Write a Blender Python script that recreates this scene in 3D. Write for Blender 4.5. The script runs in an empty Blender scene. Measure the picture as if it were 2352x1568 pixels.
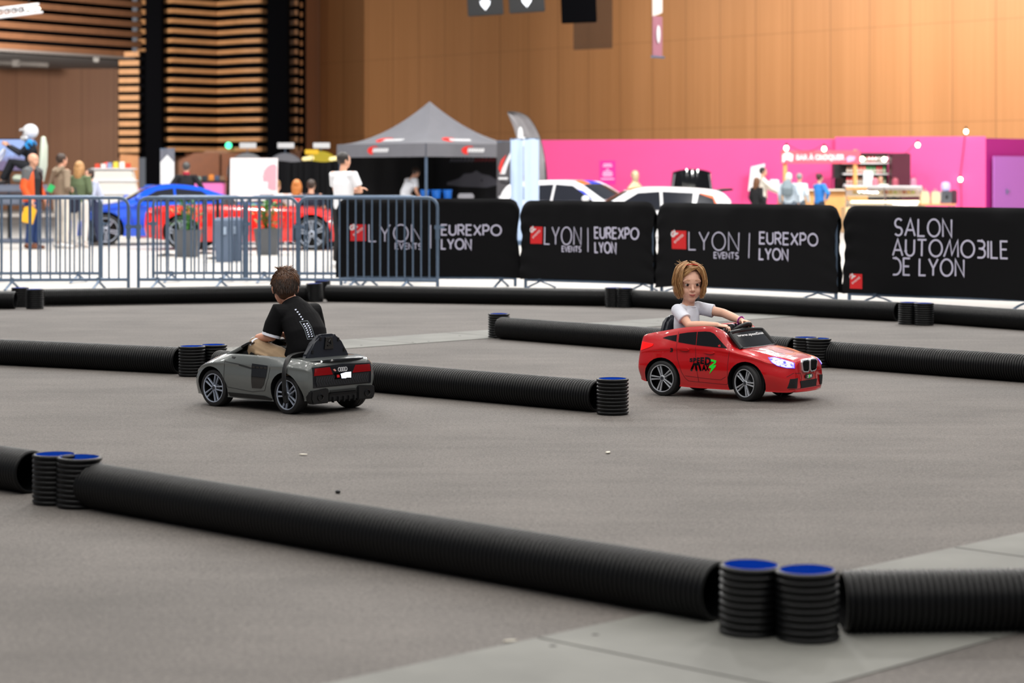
import bpy, bmesh, math, random
from mathutils import Vector, Matrix, Euler
from mathutils.bvhtree import BVHTree
V = Vector
PI = math.pi
random.seed(7)
SC = bpy.context.scene
COL = SC.collection

# ------------------------------------------------------------------ camera
FOC, EYE, CX, HY = 5000.0, 1.28, 1176.0, 415.0      # focal length in px of a 2352 px wide frame, eye height, level horizon
cam = bpy.data.cameras.new('camera')
camera = bpy.data.objects.new('camera', cam)
COL.objects.link(camera)
camera.location = (0, 0, EYE)
camera.rotation_euler = (PI / 2, 0, 0)
cam.sensor_width = 36
cam.lens = 36 * FOC / 2352
cam.shift_y = (HY - 784) / 2352
cam.clip_end = 400
cam.dof.use_dof = True
cam.dof.focus_distance = 12.6
cam.dof.aperture_fstop = 2.9
SC.camera = camera
SC.view_settings.view_transform = 'Standard'
SC.view_settings.look = 'None'
SC.view_settings.gamma = 1
SC.view_settings.exposure = 0.0

# ------------------------------------------------------------------ light
wd = bpy.data.worlds.new('world'); SC.world = wd; wd.use_nodes = True
wd.node_tree.nodes['Background'].inputs[0].default_value = (0.86, 0.9, 1.0, 1)
wd.node_tree.nodes['Background'].inputs[1].default_value = 0.17

def lamp(x, y, z, size, power, col=(1, .96, .9), aim=None, spread=180):
    l = bpy.data.lights.new('hall_and_fill_lamp', 'AREA'); l.shape = 'DISK'; l.size = size; l.energy = power
    l.color = col; l.spread = math.radians(spread)
    o = bpy.data.objects.new('hall_and_fill_lamp', l); COL.objects.link(o); o.location = (x, y, z)
    if aim is not None:
        o.rotation_euler = (V(aim) - V((x, y, z))).to_track_quat('-Z', 'Y').to_euler()
    return o

for ix in range(8):                       # pendant hall lamps above the track
    for iy in range(7):
        lamp(-10.5 + ix * 3 + (iy % 2) * .9, -4 + iy * 3.6, 9.5, .2, 53 + 4.5 * iy)
for ix in range(5):                       # brighter rows over the exhibition area
    for iy in range(3):
        lamp(-13 + ix * 6.5, 28 + iy * 9.5, 11, .8, 760, (1, .98, .95))
for x, y, e in ((5, 54, 200), (10, 50, 500), (14, 47, 560), (18, 48, 300)):         # stand spotlights that wash the pink wall and the panels above it
    lamp(x, y, 8.2, .6, e, (1, .97, .93), aim=(x + 1.0, y + 16, 3.0), spread=150)
for x, e in ((5, 130), (9, 330), (13, 520), (17, 620)):                       # added unseen lamps behind the pink stand that brighten only the panelled wall
    lamp(x - 4.6, 91.7 - (x + 8.1) * 1.1 - 4.2, 9.2, .6, e, (1, .97, .93), aim=(x, 91.7 - (x + 8.1) * 1.1, 2.5), spread=160)
lamp(-14, 62, 10.5, .8, 300, (1, .95, .88), aim=(-12, 90, 5), spread=140)
lamp(-2, 62, 10.5, .8, 200, (1, .95, .88), aim=(-3, 90, 4), spread=140)
lamp(-17, 76, 5.6, .6, 1200, (1, .95, .9), aim=(-19, 97, 2.2), spread=150)             # unseen lamp added below the beam to brighten the left wall

# ------------------------------------------------------------------ helpers
def lin(h):
    h = h.lstrip('#')
    c = [int(h[i:i + 2], 16) / 255 for i in (0, 2, 4)]
    return tuple((v / 12.92 if v <= .04045 else ((v + .055) / 1.055) ** 2.4) for v in c) + (1,)

_mats = {}
def mat(name, col='#808080', rough=.5, metal=0., emit=0., ecol=None, coat=0., noise=0., nscale=40., bump=0., spec=.5, alpha=1., trans=0., sheen=0.):
    if name in _mats: return _mats[name]
    m = bpy.data.materials.new(name); m.use_nodes = True
    nt = m.node_tree; b = nt.nodes['Principled BSDF']
    c = lin(col) if isinstance(col, str) else tuple(col) + (1,)
    b.inputs['Base Color'].default_value = c
    b.inputs['Roughness'].default_value = rough
    b.inputs['Metallic'].default_value = metal
    b.inputs['Specular IOR Level'].default_value = spec
    b.inputs['Coat Weight'].default_value = coat
    b.inputs['Coat Roughness'].default_value = .018
    b.inputs['Alpha'].default_value = alpha
    b.inputs['Transmission Weight'].default_value = trans
    b.inputs['Sheen Weight'].default_value = sheen
    if emit:
        b.inputs['Emission Color'].default_value = lin(ecol) if ecol else c
        b.inputs['Emission Strength'].default_value = emit
    if noise or bump:
        tc = nt.nodes.new('ShaderNodeTexCoord'); n = nt.nodes.new('ShaderNodeTexNoise')
        n.inputs['Scale'].default_value = nscale; n.inputs['Detail'].default_value = 4
        nt.links.new(tc.outputs['Object'], n.inputs['Vector'])
        if noise:
            r = nt.nodes.new('ShaderNodeMapRange')
            r.inputs[1].default_value = .25; r.inputs[2].default_value = .75
            r.inputs[3].default_value = 1 - noise; r.inputs[4].default_value = 1 + noise
            mx = nt.nodes.new('ShaderNodeVectorMath'); mx.operation = 'SCALE'
            mx.inputs[0].default_value = c[:3]
            nt.links.new(n.outputs['Fac'], r.inputs[0]); nt.links.new(r.outputs[0], mx.inputs['Scale'])
            nt.links.new(mx.outputs[0], b.inputs['Base Color'])
        if bump:
            bp = nt.nodes.new('ShaderNodeBump'); bp.inputs['Strength'].default_value = bump; bp.inputs['Distance'].default_value = .01
            nt.links.new(n.outputs['Fac'], bp.inputs['Height']); nt.links.new(bp.outputs[0], b.inputs['Normal'])
    _mats[name] = m
    return m

def catmull(pts, k, closed=False):
    """points through all of pts, k steps a span"""
    n = len(pts); out = []
    spans = n if closed else n - 1
    for i in range(spans):
        g = (lambda j: pts[j % n]) if closed else (lambda j: pts[min(max(j, 0), n - 1)])
        p0, p1, p2, p3 = g(i - 1), g(i), g(i + 1), g(i + 2)
        for s in range(k):
            t = s / k; t2 = t * t; t3 = t2 * t
            out.append(tuple(.5 * (2 * b + (c - a) * t + (2 * a - 5 * b + 4 * c - d) * t2 + (3 * b - a - 3 * c + d) * t3)
                             for a, b, c, d in zip(p0, p1, p2, p3)))
    if not closed: out.append(tuple(pts[-1]))
    return out

class MB:
    """collects shapes, then links them as ONE mesh object"""
    def __init__(s): s.bm = bmesh.new()
    def _f(s, vs, mi):
        try:
            f = s.bm.faces.new(vs); f.material_index = mi; return f
        except ValueError: return None
    def box(s, c, size, rot=None, mi=0, bevel=0.):
        r = bmesh.ops.create_cube(s.bm, size=1); vs = r['verts']
        M = Matrix.Translation(V(c)) @ (Euler(rot).to_matrix().to_4x4() if rot is not None and not isinstance(rot, Matrix) else (rot.to_4x4() if rot is not None else Matrix())) @ Matrix.Diagonal((*size, 1))
        bmesh.ops.transform(s.bm, matrix=M, verts=vs)
        fs = set(f for v in vs for f in v.link_faces)
        for f in fs: f.material_index = mi
        if bevel:
            es = list(set(e for v in vs for e in v.link_edges))
            r = bmesh.ops.bevel(s.bm, geom=es, offset=bevel, segments=2, affect='EDGES', clamp_overlap=True)
            for f in r['faces']: f.material_index = mi
        return s
    def rings(s, rings, mi=0, caps=True, closed=True):
        R = [[s.bm.verts.new(p) for p in r] for r in rings]
        for a, b in zip(R, R[1:]):
            n = len(a)
            for i in range(n if closed else n - 1):
                s._f((a[i], a[(i + 1) % n], b[(i + 1) % n], b[i]), mi)
        if caps:
            s._f(R[0][::-1], mi); s._f(R[-1], mi)
        return s
    def tube(s, pts, r, seg=8, mi=0, caps=True, side=None, closed=False):
        """round (or, with (a,b) radii and a side vector, oval) tube along pts"""
        pts = [V(p) for p in pts]; n = len(pts)
        rad = r if isinstance(r, list) else [r] * n
        rings = []; prev = None
        for i in range(n):
            if closed: t = pts[(i + 1) % n] - pts[i - 1]
            else: t = pts[min(i + 1, n - 1)] - pts[max(i - 1, 0)]
            if t.length < 1e-9: t = V((0, 0, 1))
            t.normalize()
            if side is not None: a = V(side) - t * t.dot(V(side))
            elif prev is not None: a = prev - t * t.dot(prev)
            else:
                a = V((0, 0, 1)) if abs(t.z) < .9 else V((1, 0, 0)); a = a - t * t.dot(a)
            a.normalize(); prev = a; b = t.cross(a)
            ra, rb = rad[i] if isinstance(rad[i], tuple) else (rad[i], rad[i])
            rings.append([pts[i] + a * (math.cos(2 * PI * j / seg) * ra) + b * (math.sin(2 * PI * j / seg) * rb) for j in range(seg)])
        if closed: rings.append(rings[0]); return s.rings(rings, mi, False)
        return s.rings(rings, mi, caps)
    def limb(s, pts, rad, seg=14, side=None, mi=0):
        """closed tube with rounded ends"""
        P = [V(p) for p in pts]; R = [x if isinstance(x, tuple) else (x, x) for x in rad]
        d0 = (P[0] - P[1]).normalized(); d1 = (P[-1] - P[-2]).normalized()
        pre = []; post = []
        for a in (75, 50, 25):
            c, q = math.cos(math.radians(a)), math.sin(math.radians(a))
            pre.append((P[0] + d0 * q * min(R[0]), (R[0][0] * c, R[0][1] * c)))
            post.append((P[-1] + d1 * q * min(R[-1]), (R[-1][0] * c, R[-1][1] * c)))
        allp = [p for p, _ in pre] + P + [p for p, _ in post[::-1]]
        allr = [r for _, r in pre] + R + [r for _, r in post[::-1]]
        return s.tube(allp, allr, seg, mi, True, side)
    def ell(s, c, r, rot=None, mi=0, seg=16):
        q = bmesh.ops.create_uvsphere(s.bm, u_segments=seg, v_segments=max(8, seg * 2 // 3), radius=1)
        r = (r, r, r) if not hasattr(r, '__len__') else r
        M = Matrix.Translation(V(c)) @ (rot.to_4x4() if rot is not None else Matrix()) @ Matrix.Diagonal((*r, 1))
        bmesh.ops.transform(s.bm, matrix=M, verts=q['verts'])
        for f in set(f for v in q['verts'] for f in v.link_faces): f.material_index = mi
        return s
    def lathe(s, prof, seg=24, M=None, mi=0, caps=False):
        """prof = (radius, height) pairs round the local z axis"""
        M = M or Matrix()
        rings = [[M @ V((r * math.cos(2 * PI * j / seg), r * math.sin(2 * PI * j / seg), z)) for j in range(seg)] for r, z in prof]
        return s.rings(rings, mi, caps)
    def prism(s, poly, z0, z1, M=None, mi=0, bevel=0.):
        M = M or Matrix()
        a = [s.bm.verts.new(M @ V((x, y, z0))) for x, y in poly]
        b = [s.bm.verts.new(M @ V((x, y, z1))) for x, y in poly]
        n = len(poly); fs = [s._f(a[::-1], mi), s._f(b, mi)]
        for i in range(n): fs.append(s._f((a[i], a[(i + 1) % n], b[(i + 1) % n], b[i]), mi))
        if bevel:
            es = list(set(e for v in a + b for e in v.link_edges))
            r = bmesh.ops.bevel(s.bm, geom=es, offset=bevel, segments=2, affect='EDGES', clamp_overlap=True)
            for f in r['faces']: f.material_index = mi
        return s
    def mesh2d(s, vs, fs, fn, mi=0):
        q = [s.bm.verts.new(fn(x, y)) for x, y in vs]
        for f in fs: s._f([q[i] for i in f], mi)
        return s
    def build(s, name, mats, parent=None, smooth=32, recalc=True):
        if recalc: bmesh.ops.recalc_face_normals(s.bm, faces=s.bm.faces[:])
        me = bpy.data.meshes.new(name); s.bm.to_mesh(me); s.bm.free()
        return link(name, me, mats, parent, smooth)

def link(name, me, mats, parent=None, smooth=32):
    if not isinstance(mats, (list, tuple)): mats = [mats]
    if len(me.materials): me.materials.clear()
    for m in mats: me.materials.append(m)
    if smooth:
        me.shade_smooth()
        me.set_sharp_from_angle(angle=math.radians(smooth))
    o = bpy.data.objects.new(name, me); COL.objects.link(o)
    if parent is not None: o.parent = parent
    return o

def tag(o, label, cat, group=None, kind=None):
    if label: o['label'] = label
    if cat: o['category'] = cat
    if group: o['group'] = group
    if kind: o['kind'] = kind
    return o
def thing(name, label, cat, loc=(0, 0, 0), rz=0., group=None):
    o = bpy.data.objects.new(name, None); COL.objects.link(o); o.empty_display_size = .1
    o.location = loc; o.rotation_euler = (0, 0, rz)
    return tag(o, label, cat, group)
def structure(o): o['kind'] = 'structure'; return o
def copy_tree(o, parent=None):
    c = o.copy(); COL.objects.link(c)
    if parent is not None: c.parent = parent
    for ch in [q for q in COL.objects if q.parent == o]: copy_tree(ch, c)
    return c
def evaluated(o):
    bpy.context.view_layer.update(); dg = bpy.context.evaluated_depsgraph_get(); dg.update()
    return bpy.data.meshes.new_from_object(o.evaluated_get(dg), depsgraph=dg)
def fused(mb, voxel, it=4, fac=.5):
    """one continuous skin over overlapping shapes"""
    me = bpy.data.meshes.new('t'); mb.bm.to_mesh(me); mb.bm.free()
    o = bpy.data.objects.new('t', me); COL.objects.link(o)
    r = o.modifiers.new('r', 'REMESH'); r.mode = 'VOXEL'; r.voxel_size = voxel; r.adaptivity = 0
    if it:
        q = o.modifiers.new('s', 'SMOOTH'); q.iterations = it; q.factor = fac
    m2 = evaluated(o)
    bpy.data.objects.remove(o); bpy.data.meshes.remove(me)
    return m2
def bool_cut(o, cutters):
    """o minus each cutter MB; cutter faces keep their material index"""
    tmp = []
    for mb in cutters:
        bmesh.ops.recalc_face_normals(mb.bm, faces=mb.bm.faces[:])
        me = bpy.data.meshes.new('c'); mb.bm.to_mesh(me); mb.bm.free()
        for m in o.data.materials: me.materials.append(m)
        c = bpy.data.objects.new('c', me); COL.objects.link(c); c.parent = o.parent; tmp.append((c, me))
        md = o.modifiers.new('b', 'BOOLEAN'); md.object = c; md.operation = 'DIFFERENCE'; md.solver = 'MANIFOLD'
    m2 = evaluated(o); o.modifiers.clear(); o.data = m2
    for c, me in tmp: bpy.data.objects.remove(c); bpy.data.meshes.remove(me)
    o.data.shade_smooth(); o.data.set_sharp_from_angle(angle=math.radians(32))
def tree_of(o):
    me = o.data
    return BVHTree.FromPolygons([v.co.copy() for v in me.vertices], [tuple(p.vertices) for p in me.polygons])
def text2d(s, size=1., bold=0., align='LEFT', shear=0.):
    c = bpy.data.curves.new('t', 'FONT'); c.body = s; c.size = size; c.offset = bold; c.align_x = align; c.shear = shear
    c.resolution_u = 3
    o = bpy.data.objects.new('t', c); COL.objects.link(o)
    me = evaluated(o)
    vs = [(v.co.x, v.co.y) for v in me.vertices]; fs = [tuple(p.vertices) for p in me.polygons]
    bpy.data.objects.remove(o); bpy.data.meshes.remove(me)
    return vs, fs
def fit(vs, x0, x1, y0, y1):
    ax = min(v[0] for v in vs); bx = max(v[0] for v in vs); ay = min(v[1] for v in vs); by = max(v[1] for v in vs)
    return [(x0 + (x - ax) / (bx - ax) * (x1 - x0), y0 + (y - ay) / (by - ay) * (y1 - y0)) for x, y in vs]
def project(tree, vs, fs, ray, off, maxlen=.02, thick=True):
    """2D faces thrown on a surface; ray(u,v) -> (origin, direction)"""
    bm = bmesh.new()
    q = [bm.verts.new((x, y, 0)) for x, y in vs]
    for f in fs:
        try: bm.faces.new([q[i] for i in f])
        except ValueError: pass
    bmesh.ops.triangulate(bm, faces=bm.faces[:])
    for _ in range(5):
        es = [e for e in bm.edges if e.calc_length() > maxlen]
        if not es: break
        bmesh.ops.subdivide_edges(bm, edges=es, cuts=1)
        bmesh.ops.triangulate(bm, faces=bm.faces[:])
    bad = []
    back = {}
    for v in bm.verts:
        o, d = ray(v.co.x, v.co.y); d = V(d).normalized()
        hit, nrm, _, _ = tree.ray_cast(V(o), d)
        if hit is None: bad.append(v); continue
        v.co = hit - d * off
        back[v] = d * off * 1.2
    if bad: bmesh.ops.delete(bm, geom=bad, context='VERTS')
    if thick:                                    # skirt back to the surface, so a raised patch has an edge
        be = [e for e in bm.edges if e.is_boundary]
        nv = {}
        for e in be:
            for v in e.verts:
                if v not in nv: nv[v] = bm.verts.new(v.co + back.get(v, V((0, 0, 0))))
        for e in be:
            a, b = e.verts
            try: bm.faces.new((a, b, nv[b], nv[a]))
            except ValueError: pass
    bmesh.ops.recalc_face_normals(bm, faces=bm.faces[:])
    r = MB(); r.bm.free(); r.bm = bm
    return r
def poly(pts): return list(pts), [tuple(range(len(pts)))]
def stroke(lines, w):
    """flat ribbons along 2D polylines -> verts, faces"""
    vs, fs = [], []
    for L in lines:
        n = len(L); closed = n > 2 and L[0] == L[-1]
        base = len(vs)
        for i in range(n):
            p = V(L[i])
            a = V(L[i - 1]) if i > 0 else (V(L[-2]) if closed else None)
            b = V(L[i + 1]) if i < n - 1 else (V(L[1]) if closed else None)
            d0 = (p - a).normalized() if a is not None else (b - p).normalized()
            d1 = (b - p).normalized() if b is not None else d0
            t = d0 + d1
            t = t.normalized() if t.length > 1e-6 else d0
            nn = V((-t.y, t.x)); k = 1 / max(.5, nn.dot(V((-d0.y, d0.x))))
            ext = V((0, 0))
            vs.append(tuple(p + nn * (w / 2 * k))); vs.append(tuple(p - nn * (w / 2 * k)))
        for i in range(n - 1):
            j = base + 2 * i; fs.append((j, j + 1, j + 3, j + 2))
    return vs, fs
def at(px, py, Z): return V(((px - CX) / FOC * Z, Z, EYE - (py - HY) / FOC * Z))
def ground(px, py):
    Z = FOC * EYE / (py - HY); return V(((px - CX) / FOC * Z, Z, 0))
# ------------------------------------------------------------------ shared materials
m_black_plastic = mat('corrugated black plastic', '#08090b', rough=.4, noise=.12, nscale=9, spec=.3)
m_blue_plastic = mat('blue pipe lining', '#0a4fc8', rough=.35)
m_galv = mat('galvanised steel', '#62758c', rough=.42, metal=.4, noise=.1, nscale=12)
m_cloth_black = mat('black printed cloth', '#050508', rough=.8, noise=.1, nscale=20, spec=.2)
m_print_white = mat('pale print', '#c9c6dc', rough=.6)
m_red_print = mat('red print', '#d5161c', rough=.55)
m_white = mat('white paint', '#e6e6e8', rough=.45)
m_dark = mat('black satin', '#101114', rough=.4)
m_rubber = mat('black rubber', '#1a1a1c', rough=.6, noise=.1, nscale=60)
m_chrome = mat('chrome', '#d5d8de', rough=.12, metal=1.)
m_skin = mat('skin', '#d9a387', rough=.5, spec=.4)
m_skin_pale = mat('pale skin', '#e0ac90', rough=.5, spec=.4)
m_dark_hair = mat('dark hair', '#241c18', rough=.55)
m_lit = mat('warm bulb', '#fff0d0', emit=14, ecol='#ffe2b0')

# ------------------------------------------------------------------ ground
def ground_material():
    m = bpy.data.materials.new('grey asphalt'); m.use_nodes = True; nt = m.node_tree; N = nt.nodes; L = nt.links
    b = N['Principled BSDF']; b.inputs['Roughness'].default_value = .78; b.inputs['Specular IOR Level'].default_value = .35
    tc = N.new('ShaderNodeTexCoord')
    def noise(scale, detail, rough=.6, stretch=None):
        n = N.new('ShaderNodeTexNoise'); n.inputs['Scale'].default_value = scale; n.inputs['Detail'].default_value = detail; n.inputs['Roughness'].default_value = rough
        if stretch:
            mp = N.new('ShaderNodeMapping'); mp.inputs['Scale'].default_value = stretch; mp.inputs['Rotation'].default_value = (0, 0, .2)
            L.new(tc.outputs['Object'], mp.inputs[0]); L.new(mp.outputs[0], n.inputs['Vector'])
        else: L.new(tc.outputs['Object'], n.inputs['Vector'])
        return n
    def rng(src, a, b_, lo, hi):
        r = N.new('ShaderNodeMapRange'); r.inputs[1].default_value = a; r.inputs[2].default_value = b_; r.inputs[3].default_value = lo; r.inputs[4].default_value = hi
        L.new(src, r.inputs[0]); return r.outputs[0]
    def mul(a, c):
        q = N.new('ShaderNodeMath'); q.operation = 'MULTIPLY'; L.new(a, q.inputs[0]); L.new(c, q.inputs[1]); return q.outputs[0]
    grit = noise(120, 3, .75); blot = noise(1.1, 5, .6); streak = noise(3.2, 5, .6, (.35, 1.6, 1)); big = noise(.25, 3)
    mid = noise(48, 3, .7)
    f = mul(rng(mid.outputs['Fac'], .3, .7, .72, 1.28), rng(big.outputs['Fac'], .3, .7, 1, 1))
    f = mul(f, mul(rng(grit.outputs['Fac'], .3, .72, .45, 1.6), rng(blot.outputs['Fac'], .3, .7, .82, 1.17)))
    f = mul(f, rng(streak.outputs['Fac'], .3, .7, .9, 1.1)); f = mul(f, rng(big.outputs['Fac'], .3, .7, .93, 1.07))
    sc = N.new('ShaderNodeVectorMath'); sc.operation = 'SCALE'; sc.inputs[0].default_value = (.124, .112, .103)
    L.new(f, sc.inputs['Scale']); L.new(sc.outputs[0], b.inputs['Base Color'])
    bp = N.new('ShaderNodeBump'); bp.inputs['Strength'].default_value = .35; bp.inputs['Distance'].default_value = .006
    L.new(grit.outputs['Fac'], bp.inputs['Height']); L.new(bp.outputs[0], b.inputs['Normal'])
    return m
def slab(name, pts, z, m, th=.0):
    mb = MB(); mb.prism(pts, z - th if th else z - .05, z); o = mb.build(name, m, smooth=0); return structure(o)
m_floor = ground_material()
m_conc = mat('pale concrete strip', '#6f6f6a', rough=.7, noise=.22, nscale=2.6, bump=.05)
m_conc2 = mat('pale exhibition floor', '#b6b2ad', rough=.6, noise=.05, nscale=1.4)
slab('floor', [(-48, -6), (30, -6), (30, 110), (-48, 110)], 0, m_floor, .3)
# lighter floor of the exhibition area beyond the track
a0, a1 = V((-30, 24.0)), V((30, 20.2))
slab('floor_hall', [(-48, 24.2), (-2.0, 24.2), (1.0, 23.3), (5.0, 20.0), (9.0, 16.6), (30, 16), (30, 109), (-48, 109)], .004, m_conc2, .003)
# diagonal concrete strip with cross joints: edge line through (0.28, 6.3), direction (1.57, 1.57)
def strip(name, p, d, w, s0, s1):
    d = V(d).normalized(); n = V((d.y, -d.x)); p = V(p)
    m_joint = mat('dark joint', '#3e3d3b', rough=.9)
    s = s0; mb = MB(); rnd = random.Random(3); first = True
    while s < s1:
        e = min(s + rnd.choice((.9, 1.2, 1.0)), s1)
        q = [p + d * (s + .006), p + d * (e - .006), p + d * (e - .006) + n * w, p + d * (s + .006) + n * w]
        mb.prism([tuple(v) for v in q], .0, .004); s = e
    for k in range(int((s1 - s0) * 3)):            # dark drilled spots
        a = p + d * rnd.uniform(s0, s1) + n * rnd.uniform(.08, w - .08)
        mb.ell((a.x, a.y, .0035), (.012, .012, .002), mi=1, seg=8)
    return structure(mb.build(name, [m_conc, m_joint], smooth=0))
strip('trim_1', (.28, 6.3), (1, 1.02), .92, -3.2, 4.6)
strip('trim_2', (-.2, 18.66), (1, 1.0), .72, -3.4, 5.6)

# ------------------------------------------------------------------ corrugated pipes of the track
PR, PITCH = .0885, .019
def corrugated(length, seg=40, upright=False):   # lying pipes are black inside near the ends: shade put into the colour
    """walls along +z from 0, open at both ends, ribbed outside, smooth lining"""
    n = max(2, round(length / PITCH)); p = length / n; prof = []
    rv = PR - .0075
    for i in range(n):
        z = i * p
        prof += [(rv, z), (rv, z + .16 * p), (PR - .001, z + .34 * p), (PR, z + .5 * p), (PR, z + .7 * p), (PR - .001, z + .84 * p)]
    prof.append((rv, length))
    mb = MB(); mb.lathe(prof, seg)
    inner = rv - .0055
    k = .002 if upright else .42
    mb.lathe([(rv, 0), (inner + .001, 0), (inner + .001, k)], seg); mb.lathe([(rv, length), (inner + .001, length), (inner + .001, length - k)], seg)
    return mb, inner
def lining(length, inner, seg=40, k=.41):
    mb = MB(); mb.lathe([(inner, k), (inner, length - k)], seg); return mb
def lay(p0, p1, label, group='lying corrugated pipes of the track edge'):
    p0, p1 = V(p0), V(p1); d = p1 - p0
    t = thing('corrugated_pipe', label, 'pipe', (p0.x, p0.y, PR), 0, group)
    q = d.to_track_quat('Z', 'Y'); t.rotation_euler = q.to_euler()
    mb, inner = corrugated(d.length); mb.build('pipe_wall', m_black_plastic, t, smooth=50)
    lining(d.length, inner).build('lining', m_blue_plastic, t)
    return t
POST_H = .197
_post = None
def post(px, py, label, tilt=(0, 0), rz=0.):
    """upright short piece whose near bottom edge shows at px, py"""
    global _post
    g = ground(px, py); d = V((g.x, g.y, 0)).normalized(); g = g + d * PR
    if _post is None:
        _post = thing('pipe_post', label, 'post', g, 0, 'upright pipe pieces that join the track edge')
        mb, inner = corrugated(POST_H, upright=True); mb.build('pipe_wall', m_black_plastic, _post, smooth=50)
        lining(POST_H, inner, k=.001).build('lining', m_blue_plastic, _post); o = _post
    else: o = copy_tree(_post)
    o.location = (g.x, g.y, 0); o.rotation_euler = (tilt[0], tilt[1], rz); o['label'] = label
    return o
def G2(px, py): g = ground(px, py); return V((g.x, g.y, 0))
def along(p, q, L): return p + (q - p).normalized() * L
e = G2(74, 1133); lay(e, e + V((-.167, .155, 0)).normalized() * 3.3, 'black ribbed pipe end entering beside the blue-lined overlapping post pair near the camera')
lay(G2(196, 1163), G2(1652, 1428), 'longest black ribbed pipe, lying across the front of the track')
lay(G2(1934, 1452), along(G2(1934, 1452), G2(2352, 1447), 3.3), 'black ribbed pipe lying over the pale concrete strip by the big blue-lined posts')
e = G2(413, 858); lay(e, e + V((-1.35, .72, 0)).normalized() * 3.3, 'black ribbed pipe ending at the post pair in front of the grey toy car')
lay(G2(503, 866), G2(1374, 946), 'black ribbed pipe running behind the grey toy car to a single post')
lay(G2(1152, 778), G2(1824, 832), 'black ribbed pipe running behind the red toy car')
lay(G2(1897, 842), along(G2(1897, 842), G2(2352, 877), 3.3), 'black ribbed pipe leading away from the posts at the nose of the red toy car')
e = G2(36, 709); lay(e, e + V((-1, .02, 0)) * 3.3, 'short visible end of black ribbed pipe under the steel fence at the picture edge')
lay(G2(100, 703), G2(706, 692), 'black ribbed pipe below the steel fences, passing behind the boy')
lay(G2(752, 692), G2(1393, 703), 'black ribbed pipe in front of the first two cloth-covered barriers')
lay(G2(1450, 705), G2(2064, 738), 'black ribbed pipe passing behind the girl in the red toy car')
lay(G2(2140, 742), along(G2(2140, 742), G2(2352, 758), 3.3), 'black ribbed pipe in front of the barrier lettered SALON AUTOMOBILE')
post(126, 1163, 'upright pipe piece, rear one of the overlapping blue-lined pair near the camera', (.0, .0))
post(181, 1171, 'upright pipe piece, front one of the overlapping blue-lined pair near the camera', (.02, .0), 1)
post(1723, 1470, 'biggest-looking pair of upright pipes, the one touching the long front pipe', (.0, -.02), 2)
post(1856, 1484, 'biggest-looking pair of upright pipes, the one touching the pipe on the pale strip', (-.015, .015), 3)
post(441, 866, 'upright pipe piece beside the nose of the grey toy car, whole side in view', (0, 0), 4)
post(491, 862, 'upright pipe piece partly hidden by the nose of the grey toy car', (0, 0), 5)
post(1407, 955, 'lone upright pipe piece with blue lining between the two toy cars', (0, 0), 1.5)
post(1146, 777, 'lone upright pipe piece at the pipe end behind and beside the boy', (0, 0), 2.5)
post(1851, 842, 'upright pipe piece behind the hood of the red toy car', (0, 0), 3.2)
post(1880, 845, 'upright pipe piece beside the nose of the red toy car', (0, 0), .6)
post(46, 706, 'upright pipe piece under the steel fence, dark sided, first of its pair', (0, 0), .2)
post(80, 710, 'upright pipe piece under the steel fence with blue rim, second of its pair', (0, 0), 4.4)
post(724, 694, 'upright pipe piece just behind the boy, leaning and nearer of its pair', (-.04, .03), 2.2)
post(741, 687, 'upright pipe piece just behind the boy, farther of its pair', (0, 0), 1.2)
post(1409, 706, 'upright pipe piece between the girl and the barriers, first of its pair', (0, 0), 5.2)
post(1434, 707, 'upright pipe piece between the girl and the barriers, nearer the girl of its pair', (0, 0), 3.8)
post(2086, 746, 'upright pipe piece in front of the SALON barrier, first of its pair', (0, 0), 1.9)
post(2122, 748, 'upright pipe piece in front of the SALON barrier, second of its pair', (0, 0), 2.9)
# litter
def scrap(px, py, s, m, label):
    g = ground(px, py); mb = MB()
    mb.prism([(-s, -.3 * s), (-.2 * s, -.5 * s), (s, -.1 * s), (.7 * s, .4 * s), (-.5 * s, .35 * s)], .004, .008, bevel=.001)
    o = mb.build('paper_scrap', m); o.location = (g.x, g.y, 0); o.rotation_euler = (.05, 0, px); tag(o, label, 'litter')
m_paper = mat('paper', '#d8d2c4', rough=.8)
scrap(1396, 1041, .025, m_paper, 'pale paper scrap lying on the open asphalt between the front pipe and the post')
scrap(697, 1046, .022, m_paper, 'pale paper scrap on the asphalt in front of the grey toy car')
scrap(1172, 1476, .02, m_paper, 'pale paper scrap on the asphalt in front of the long pipe')
g = ground(776, 1133); mb = MB(); mb.ell((0, 0, .007), (.011, .009, .008)); o = mb.build('pebble', m_dark); o.location = g
tag(o, 'small dark pebble on the asphalt just behind the long front pipe', 'stone')
g = ground(1830, 706)
# ------------------------------------------------------------------ toy cars
def car_body(name, stations, mats, parent, ky=5, kx=6):
    """smooth shell through cross sections (x, zb, ws, wm, zm, wsh, zsh, wt, zte, zt)"""
    secs = []
    for (x, zb, ws, wm, zm, wsh, zsh, wt, zte, zt) in stations:
        pts = [(0, zb), (ws * .6, zb), (ws * .96, zb + .002), (ws, zb + .012), (wm, zm), (wm * .35 + wsh * .65, zm * .25 + zsh * .75), (wsh, zsh), (wt, zte), (wt * .9, zte * .6 + zt * .4), (wt * .5, zt), (0, zt)]
        secs.append((x, pts))
    flat = [tuple([x] + [c for p in pts for c in p]) for x, pts in secs]
    dense = catmull(flat, kx)
    rings = []
    for row in dense:
        x = row[0]; pts = [(row[1 + 2 * i], row[2 + 2 * i]) for i in range(11)]
        half = catmull(pts, ky)
        loop = half + [(-y, z) for y, z in half[-2:0:-1]]
        rings.append([V((x, y, z)) for y, z in loop])
    mb = MB(); mb.rings(rings, 0, True)
    return mb.build(name, mats, parent)
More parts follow.
